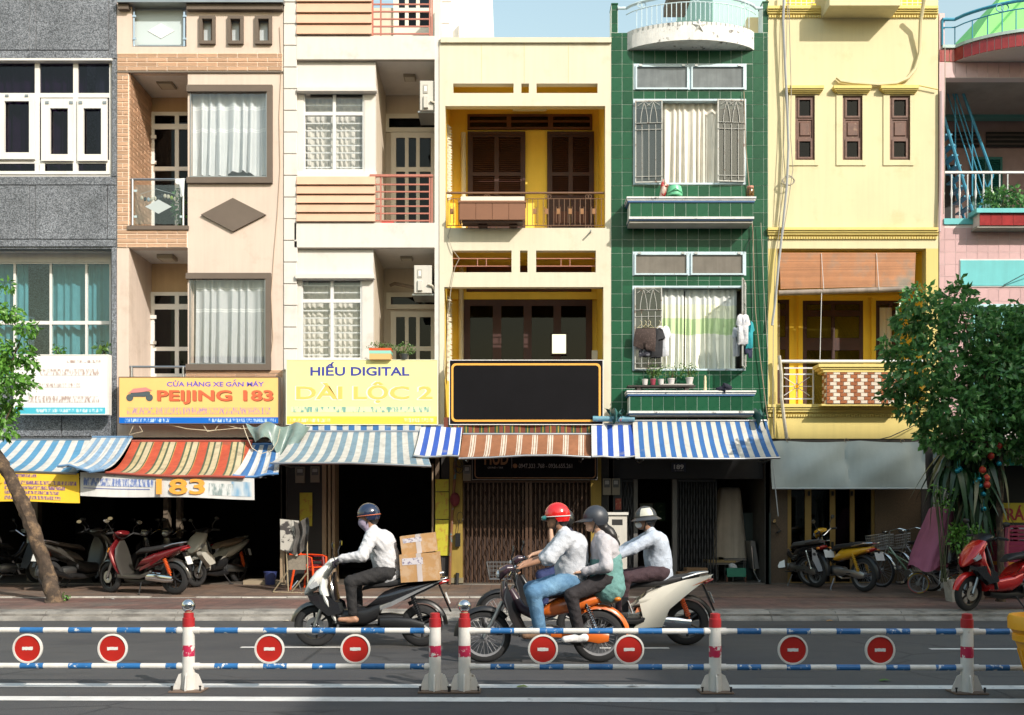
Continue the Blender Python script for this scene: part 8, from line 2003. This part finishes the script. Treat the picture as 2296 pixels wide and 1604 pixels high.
for u in (1610, 1672): MB().tube([pt(u, 1250, ty+.5), pt(u, 1303, ty+.5)], .015, 6).build('leg', steel, tt)
MB().tube([pt(1610, 1262, ty+.5), pt(1672, 1262, ty+.5)], .012, 6).build('bar', steel, tt)
t = thing('charcoal_stove', 'green sheet metal street stove with steel frame on the pavement', 'stove', (tx, ty, tz))
part(t, 'firebox', M('green_enamel', (.035, .20, .13), .4, var=.15, col2=(.28, .24, .2), c2s=5, c2r=(.62, .68)), (1631, 1276, 1672, 1304-22, ty-.1, .3)); part(t, 'firebox_front', MATS['green_enamel'], (1630, 1274, 1673, 1294, ty-.12, .012), c=.004)
fr = M('frame_steel', (.16, .15, .14), .5, .5, var=.3)
for u in (1626, 1668): MB().tube([pt(u, 1252, ty+.12), pt(u, 1312, ty+.12)], .014, 4).build('leg', fr, t); MB().tube([pt(u+4, 1290, ty-.1), pt(u+4, 1316, ty-.1)], .018, 4).build('leg', M('rust_leg', (.12, .05, .03), .8), t)
MB().tube([pt(1622, 1253, ty+.1), pt(1672, 1253, ty+.1), pt(1674, 1256, ty-.1), pt(1624, 1256, ty-.1)], .012, 4, closed=True).build('top_frame', fr, t)
garment('plastic_bag', 'crumpled white plastic bag inside the stove frame', [(1633, 1266), (1642, 1262), (1652, 1268), (1654, 1275), (1634, 1276)], ty, cl('bag_white', (.5, .52, .54)), 'bag', th=.06, seed=15)
t = thing('low_table', 'low steel legged table with yellowed top beside the green stove', 'table', pt(1612, 1312, ty+.25))
part(t, 'table_top', M('yellowed_top', (.34, .24, .10), .6, var=.2), (1586, 1257, 1650, 1262, ty+.05, .45)); part(t, 'apron', fr, (1588, 1262, 1648, 1267, ty+.06, .43))
for u in (1592, 1644): MB().tube([pt(u, 1265, ty+.1), pt(u, 1316, ty+.1)], .012, 6).build('leg', steel, t); MB().tube([pt(u, 1265, ty+.46), pt(u, 1310, ty+.46)], .012, 6).build('leg', steel, t)
t = thing('folded_table', 'folded table leaning with bent steel legs beside the green stove', 'table', pt(1690, 1314, ty+.1))
MB().prism([(X(1682, ty), Z(1214, ty)), (X(1692, ty), Z(1213, ty)), (X(1702, ty), Z(1275, ty)), (X(1692, ty), Z(1277, ty))][::-1], ty-.02, ty+.5).build('table_top', M('grey_laminate', (.14, .13, .125), .5), t)
MB().tube([pt(1686, 1225, ty-.04), pt(1690, 1280, ty-.04), pt(1696, 1292, ty-.04), pt(1704, 1306, ty-.04), pt(1700, 1312, ty-.04)], .013, 6).build('leg', chrome, t, smooth=True); MB().tube([pt(1694, 1250, ty+.3), pt(1692, 1290, ty+.3), pt(1684, 1312, ty+.3)], .013, 6).build('leg', chrome, t, smooth=True)
t = thing('sheet_metal_screen', 'dark green sheet metal screen with pale edge post at the lemon house boundary', 'screen', pt(1718, 1316, ty+.3))
MB().box(X(1724), ty-.1, SWZ(ty), X(1727), F-.05, Z(1150)).build('sheet', M('screen_green', (.03, .045, .042), .6, var=.2), t); MB().tube([pt(1718, 1142, ty-.1), pt(1718, 1316, ty-.1)], .018, 6).build('post', gw, t); MB().tube([pt(1718, 1290, ty-.1), pt(1690, 1316, ty-.1)], .014, 6).build('brace', gw, t)
MB().box(X(1660, ty), ty+.55, SWZ(ty+.5), X(1716, ty), ty+.57, Z(1150, ty)).build('sheet_back', MATS['screen_green'], t)
carton('closed cardboard carton stacked in the green house doorway', (X(1548, F-.3), F-.25, SWZ(F-.3)), (.50, .35, .27), 0, 0, M('dim_card', (.20, .115, .055), .8, var=.15), False)
carton('second cardboard carton in the green house doorway', (X(1560, F+.1), F+.15, .235), (.42, .3, .30), R(5), 0, M('dim_card', (.20, .115, .055), .8), False)
cable('thin awning pull rod with hook end', [(1732, 1032), (1738, 1090), (1745, 1158)], .010, gw, y=18.4)
# ------------------------------------------------------------------ right hand plant stall
draped('parked bike hidden under a mauve cloth cover', 2066, 1136, 2122, 1276, 17.1, .75, M('mauve_cloth', (.36, .11, .19), .75, var=.15, streak=.1, bump=.2, bs=15), 5, 'covered_bike', 'cover', .30, .42, .34)
draped('low seat bundled in black plastic beside the mauve cover', 2122, 1218, 2196, 1262, 16.9, .5, M('black_plastic_sheet', (.012, .012, .014), .18, var=.3), 8, 'covered_bike', 'cover', .08)
px_, py_, pz_ = walk(2147, 1349)
t = thing('foam_planter', 'weathered white foam box used as a planter in front of the child bicycle', 'planter', (px_, py_, pz_))
MB().add([(px_-.14, py_-.13, pz_), (px_+.14, py_-.13, pz_), (px_+.14, py_+.13, pz_), (px_-.14, py_+.13, pz_), (px_-.18, py_-.16, pz_+.36), (px_+.18, py_-.16, pz_+.36), (px_+.18, py_+.16, pz_+.36), (px_-.18, py_+.16, pz_+.36)], [(0, 3, 2, 1), (0, 1, 5, 4), (1, 2, 6, 5), (2, 3, 7, 6), (3, 0, 4, 7)]).build('box', M('dirty_foam', (.42, .39, .34), .9, var=.25, vs=7, col2=(.15, .12, .08), c2s=5, c2r=(.55, .66)), t)
MB().box(px_-.17, py_-.15, pz_+.32, px_+.17, py_+.15, pz_+.33).build('soil', M('soil', (.03, .022, .016), .95), t)
strap = leafmat('strap_leaf', (.008, .032, .012), (.022, .07, .024), .35, .1)
dx_, dy_, dz_ = walk(2182, 1344)
t = thing('dracaena_plant', 'tall dark strap leaved plant hung with lanterns and baubles', 'plant', (dx_, dy_, dz_))
rp_ = random.Random(12)
stm = MB(); heads = []
for (u, v) in ((2150, 1020), (2175, 1075), (2200, 1000), (2172, 990), (2190, 1120), (2160, 1120), (2215, 1050), (2205, 1105), (2140, 1060)):
    p = pt(u, v, dy_+rp_.uniform(-.25, .25)); stm = MB().tube([(dx_+rp_.uniform(-.08, .08), dy_+rp_.uniform(-.08, .08), dz_+.1), ((dx_+p[0])/2+.05, dy_, (dz_+p[2])/2), p], [.028, .024, .018], 7); stm.build('stem', M('cane', (.14, .11, .07), .8, var=.3), t, smooth=True); heads.append(p)
pool = []
for k in range(4):
    m = MB(); L_ = .62+.1*k; w_ = .05
    def lf(a, b, k=k, L_=L_):
        x = L_*b; z = .30*L_*math.sin(b*2.2)-L_*(1.05+.15*k)*b**2.2; ww = w_*(1-(2*b-.8)**2*.65)*(1 if b < .99 else .05)
        return (x*(1-.35*b*b), (a-.5)*2*ww, z+.012*abs(2*a-1))
    m.grid(lf, 2, 9); me = mesh_of(m, 'leaf', strap); at = me.attributes.new('fab', 'FLOAT', 'POINT'); at.data.foreach_set('value', [rp_.random() for _ in me.vertices]); me.polygons.foreach_set('use_smooth', [True]*len(me.polygons)); pool.append(me)
for p in heads:
    for k in range(24): inst('leaf', pool[rp_.randrange(4)], t, p, (rp_.uniform(-.3, .3), rp_.uniform(-.5, .55), rp_.uniform(0, 6.28)), (.62, 1, .95))
MB().lathe([(.17, 0), (.22, .30), (.235, .30), (.235, .33), (.2, .33), (.19, .28), (0, .28)], (dx_, dy_, dz_), n=22).build('pot', M('old_pot', (.12, .09, .07), .8, var=.2), t, smooth=True)
def bush(label, u, v, y, w_, hh, n, mat, seed, size=.07, base=None):
    x, z = X(u, y), Z(v, y); zb = base if base is not None else z-hh
    t = thing('leafy_plant', label, 'plant', (x, y, zb))
    leafblob('foliage', [((x, y, z), (w_, w_*.7, hh)), ((x-w_*.5, y, z+hh*.3), (w_*.5, w_*.5, hh*.5)), ((x+w_*.4, y, z-hh*.3), (w_*.6, w_*.5, hh*.5))], n, size, mat, t, seed=seed)
    m = MB(); r = random.Random(seed)
    for k in range(6): m.tube([(x+r.uniform(-.05, .05), y, zb), (x+r.uniform(-.6, .6)*w_, y+r.uniform(-.4, .4)*w_, z+r.uniform(-.2, .6)*hh)], .008, 5)
    m.build('stems', M('stem_green', (.06, .07, .03), .8), t); return t
bush('bright green leafy bush beside the strap leaved plant', 2165, 1205, dy_-.35, .30, .30, 420, leafB, 21, .075, dz_+.1)
bush('light green sprig growing from the foam planter before the mauve cover', 2116, 1112, py_, .24, .26, 110, leafB, 22, .06, pz_+.33)
bush('small weed sprouting at the foot of the leaning tree', 145, 1337, 16.7, .10, .06, 50, leafB, 23, .045, SWZ(16.7))
bush('leafy plant behind the glass balustrade of the beige house', 402, 462, F+.55, .13, .42, 150, leafA, 24, .08, Z(506))
bush('glossy plants in the red tiled trough of the pink house', 2248, 445, F-.18, .42, .22, 330, leafA, 25, .10, Z(470))
bush('small green plant behind the white shop sign', 130, 785, F-.05, .14, .10, 60, leafB, 26, .07, Z(800)); bush('spiky green plant behind the white shop sign corner', 232, 782, F-.05, .12, .16, 40, leafC, 27, .12, Z(800))
# lanterns and baubles
tb = M('teal_bauble', (.01, .22, .30), .15, .5); lr = M('lantern_red', (.42, .03, .02), .45, col2=(.6, .38, .06), c2s=16, c2r=(.58, .62)); yd_ = dy_-.45
for i, (u, v) in enumerate(((2149, 1014), (2152, 1052), (2147, 1056), (2187, 1082), (2198, 1090), (2205, 1108), (2206, 1141), (2240, 1040), (2161, 1003), (2196, 1075))):
    p = pt(u, v, yd_); tag(MB().ball(p, .045, n=14, m=10).tube([p, (p[0], p[1], p[2]+.16)], .003, 4).build('bauble', tb, None, smooth=True, loc=p), 'shiny teal bauble hung in the strap leaved plant', 'bauble', 'teal baubles')
for i, (u, v) in enumerate(((2203, 1054), (2212, 1072), (2213, 1087), (2222, 1023), (2240, 1000))):
    p = pt(u, v, yd_-.05); t = thing('paper_lantern', 'small red and gold paper lantern hung in the strap leaved plant', 'lantern', p, group='red lanterns')
    MB().ball(p, .055, .055, .06, 14, 10).build('shade', lr, t, smooth=True); MB().lathe([(.022, .055), (.022, .07)], p, n=10).build('top_ring', gold, t); MB().lathe([(.022, -.07), (.022, -.055)], p, n=10).build('bottom_ring', gold, t); MB().tube([(p[0], p[1], p[2]+.07), (p[0], p[1], p[2]+.2)], .003, 4).build('string', wired, t)
# posters column, food stall, stools
poster('tall worn printed poster beside the pink house stall', 2092, 1008, 2130, 1195, M('faded_poster', (.24, .27, .24), .7, var=.3, vs=3, col2=(.05, .14, .20), c2s=2.4, c2r=(.5, .62)), F-.06)
poster('small colourful poster below the strap leaves', 2128, 1060, 2160, 1140, M('photo_poster', (.22, .20, .20), .5, var=.4, vs=7, col2=(.25, .05, .05), c2s=6, c2r=(.56, .62)), F-.03)
ys = 17.6
t = thing('food_stall', 'glass food stall cabinet with yellow TRÁ sign and steel shelves', 'stall', (X(2275, ys), ys, SWZ(ys)))
part(t, 'sign_board', M('stall_yellow', (.40, .33, .015), .5), (2228, 1128, 2420, 1172, ys, .03)); text(t, 'lettering', 'TRÁ', 2238, 1133, 2297, 1167, M('stall_red', (.25, .01, .02), .5), ys-.004)
for v in (1183, 1206, 1228): part(t, 'shelf', M('shelf_steel', (.42, .50, .60), .3, .3), (2222, v, 2420, v+5, ys+.0, .35))
part(t, 'food_tray', M('brown_food', (.16, .085, .025), .8, var=.5, vs=14), (2224, 1189, 2420, 1197, ys+.04, .28)); part(t, 'food_tray', M('pale_food', (.30, .27, .2), .8, var=.4, vs=14), (2224, 1217, 2420, 1227, ys+.04, .28))
part(t, 'pane', glass, (2222, 1173, 2420, 1236, ys-.02, .006)); part(t, 'back', blackm, (2222, 1000, 2420, 1236, ys+.4, .03)); part(t, 'base', M('stall_base', (.06, .06, .062), .6), (2224, 1237, 2420, 1316, ys, .4)); part(t, 'canopy', M('stall_canopy', (.20, .20, .2), .5), (2210, 985, 2420, 990, ys-.3, .9))
sx_, sy_, sz_ = walk(2268, 1341)
cols = [M('magenta_plastic', (.22, .018, .06), .4)]*3+[M('blue_stool', (.05, .14, .34), .4)]+[MATS['magenta_plastic']]*3+[M('tangerine_stool', (.50, .20, .02), .4)]+[MATS['magenta_plastic']]*5
for k, c_ in enumerate(cols): stool({'blue_stool': 'blue plastic stool in the tall stack behind the red scooter', 'tangerine_stool': 'tangerine plastic stool in the tall stack behind the red scooter'}.get(c_.name, 'magenta plastic stool in the tall stack behind the red scooter'), (sx_, sy_, sz_+k*.068), c_, R(4), 1.55, group='plastic stool stack')
t = thing('market_umbrella', 'teal and white striped stall umbrella behind the tree', 'umbrella', pt(2290, 1080, 18.2))
m = MB(); cxu, cyu, czu = X(2330, 18.2), 18.2, Z(985, 18.2)
o = m.lathe([(0, 0), (.4, -.12), (.8, -.30), (1.15, -.52)], (cxu, cyu, czu), n=24, cap=False).build('canopy', M('teal_stripe', (.03, .28, .24), .6, stripes=((0, (.03, .28, .24)), (.5, (.55, .55, .52))), per=.28, ax=0), t, smooth=True)
MB().tube([(cxu, cyu, czu), (cxu, cyu, SWZ(18.2))], .02, 8).build('pole', steel, t)
# yellow bin at the frame edge
yy = 8.25; bx_ = X(2270, yy)+.36
t = thing('yellow_bin', 'bright yellow ribbed plastic bin standing by the end of the barrier', 'bin', (bx_, yy, 0)); ybm = M('yellow_bin_plastic', (.78, .36, .008), .4, var=.05)
def zz(v): return EYE+(CV-v)*yy/K
MB().lathe([(.15, .01), (.165, .04), (.235, .30), (.295, .50), (.305, .52), (.325, .53), (.327, .58), (.317, .59), (.34, .62), (.36, .63), (.362, zz(1388)), (.35, zz(1381)), (.33, zz(1381)), (.285, .5), (.14, .03), (0, .03)], (bx_, yy, 0), n=40).build('tub', ybm, t, smooth=True)
for k in range(16):
    a = 2*math.pi*k/16; MB().tube([(bx_+.178*math.cos(a), yy+.178*math.sin(a), .08), (bx_+.283*math.cos(a), yy+.283*math.sin(a), .46)], .008, 5).build('rib', ybm, t)
# litter
rl_ = random.Random(4)
for i, (u, v, c_) in enumerate(((1983, 1528, (.06, .14, .02)), (1170, 1542, (.28, .34, .08)), (1418, 1541, (.5, .5, .48)), (640, 1391, (.45, .40, .30)), (790, 1384, (.5, .42, .25)), (250, 1345, (.4, .4, .38)), (1860, 1383, (.4, .2, .05)))):
    if v > 1392: x, y, z = road(u, v)
    else: x, y, z = walk(u, v)
    z += .006 if v > 1370 or v < 1360 else .01
    if 1372 < v < 1392: y = 14.8; x = X(u, y); z = .006
    m = MB(); m.add([(x-.05, y-.02, z), (x, y-.035, z+.012), (x+.06, y-.01, z+.002), (x+.02, y+.04, z+.015), (x-.04, y+.03, z+.004)], [(0, 1, 2, 3, 4)])
    tag(m.build('litter', M('litter_%d' % i, c_, .8), None, loc=(x, y, z)), ('dark green fallen leaf on the road past the barrier', 'yellow green scrap between the lane lines', 'white paper scrap between the lane lines', 'pale scrap in the gutter', 'tan scrap in the gutter', 'white scrap at the edge of the raised pavement', 'orange leaf in the gutter')[i], 'litter')
# ================================================================== street trees
bark = M('bark', (.075, .052, .036), .95, var=.5, vs=9, streak=.5, fine=.4, bump=1.0, bs=22, col2=(.22, .145, .085), c2s=7, c2r=(.5, .66))
def treemesh(label, base, path, radii, branches, lobes, n, size, mat, seed, group='street trees'):
    t = thing('street_tree', label, 'tree', base, group=group)
    # knobbly tapered trunk
    r = random.Random(seed); P_ = [Vector(p) for p in path]; Q = []; RR = []
    for i in range(len(P_)-1):
        for k in range(5): q = k/5; Q.append(P_[i].lerp(P_[i+1], q)+Vector((r.uniform(-.012, .012), r.uniform(-.012, .012), 0))); RR.append((radii[i]+(radii[i+1]-radii[i])*q)*r.uniform(.93, 1.09))
    Q.append(P_[-1]); RR.append(radii[-1])
    m = MB().tube(Q, RR, 22); m.v = [(a+r.uniform(-.011, .011), b+r.uniform(-.011, .011), c) for a, b, c in m.v]; m.build('trunk', bark, t, smooth=True)
    for b in branches: MB().tube(b[0], b[1], 7).build('limb', bark, t, smooth=True)
    leafblob('crown', [(c, tuple(q*.9 for q in r_)) for c, r_ in lobes], n, size, mat, t, seed=seed, hollow=.45); return t
yt_ = 16.65; L1 = lambda u, v, y=yt_: Vector(pt(u, v, y))
bs = walk(122, 1351)
lob = [(tuple(L1(u, v, yt_+dy)), (r_*yt_/K, r_*yt_/K*1.1, r_*yt_/K*.85)) for u, v, r_, dy in ((60, 735, 24, -.1), (22, 700, 26, .2), (42, 790, 40, 0), (8, 850, 46, -.3), (52, 860, 30, .2), (-4, 925, 36, 0), (14, 965, 26, -.2), (30, 905, 22, .1), (-50, 800, 80, 0), (-70, 910, 80, .3), (-60, 690, 70, -.2), (15, 640, 16, 0), (-130, 780, 110, 0), (70, 815, 20, .1))]
treemesh('slender leaning street tree with cracked bark in front of the motorbike shop', bs, [Vector(bs)-Vector((0, 0, .05)), Vector(bs)+Vector((0, 0, .05)), L1(108, 1290), L1(82, 1215), L1(60, 1150), L1(36, 1095), L1(12, 1050), L1(-14, 1010), L1(-40, 960), L1(-60, 900)], [.17, .13, .115, .11, .115, .10, .095, .09, .075, .06],
   [([L1(-40, 960), L1(-10, 900), L1(20, 830), L1(50, 750)], [.05, .035, .02, .008]), ([L1(-60, 900), L1(-50, 800), L1(-20, 700)], [.05, .03, .01]), ([L1(-25, 985), L1(5, 960), L1(30, 905)], [.03, .02, .006])], lob, 6500, .105, leafB, 31)
yt_ = 16.5; bs = walk(2244, 1349)
lob = [(tuple(L1(u, v, yt_+dy)), (r_*yt_/K, r_*yt_/K*1.1, r_*yt_/K*.85)) for u, v, r_, dy in ((2058, 672, 46, -.2), (2035, 720, 42, .1), (2095, 735, 62, 0), (2150, 668, 44, .2), (2165, 725, 70, -.2), (2232, 745, 58, .1), (2285, 725, 50, 0), (1996, 768, 26, -.1), (2012, 800, 34, .2), (2075, 815, 76, -.3), (2150, 830, 70, .3), (2228, 830, 75, -.1), (2290, 810, 70, .2), (2018, 862, 40, 0), (2000, 886, 30, .1), (2070, 905, 60, 0), (2140, 915, 66, -.3), (2215, 920, 74, .1), (2288, 910, 70, -.2), (2105, 965, 48, .2), (2085, 985, 26, -.1), (2180, 985, 60, 0), (2260, 985, 60, .2), (2340, 760, 90, 0), (2360, 880, 100, 0), (2340, 980, 90, .1), (2150, 640, 22, .1), (2270, 690, 24, 0), (2120, 1000, 24, 0))]
treemesh('dense leafy street tree in front of the lemon and pink houses', bs, [Vector(bs)-Vector((0, 0, .05)), Vector(bs)+Vector((0, 0, .05)), L1(2243, 1240), L1(2240, 1150), L1(2244, 1080), L1(2238, 1010), L1(2226, 940), L1(2215, 880)], [.09, .06, .052, .05, .05, .05, .05, .045],
   [([L1(2226, 940), L1(2150, 880), L1(2080, 810), L1(2050, 700)], [.045, .03, .02, .007]), ([L1(2215, 880), L1(2190, 800), L1(2150, 690)], [.045, .03, .008]), ([L1(2238, 1010), L1(2160, 960), L1(2040, 890), L1(2000, 830)], [.035, .025, .015, .006]), ([L1(2220, 900), L1(2280, 820), L1(2300, 720)], [.04, .03, .008]), ([L1(2238, 1010), L1(2180, 990), L1(2100, 985)], [.03, .02, .006])], lob, 11500, .125, leafA, 32)
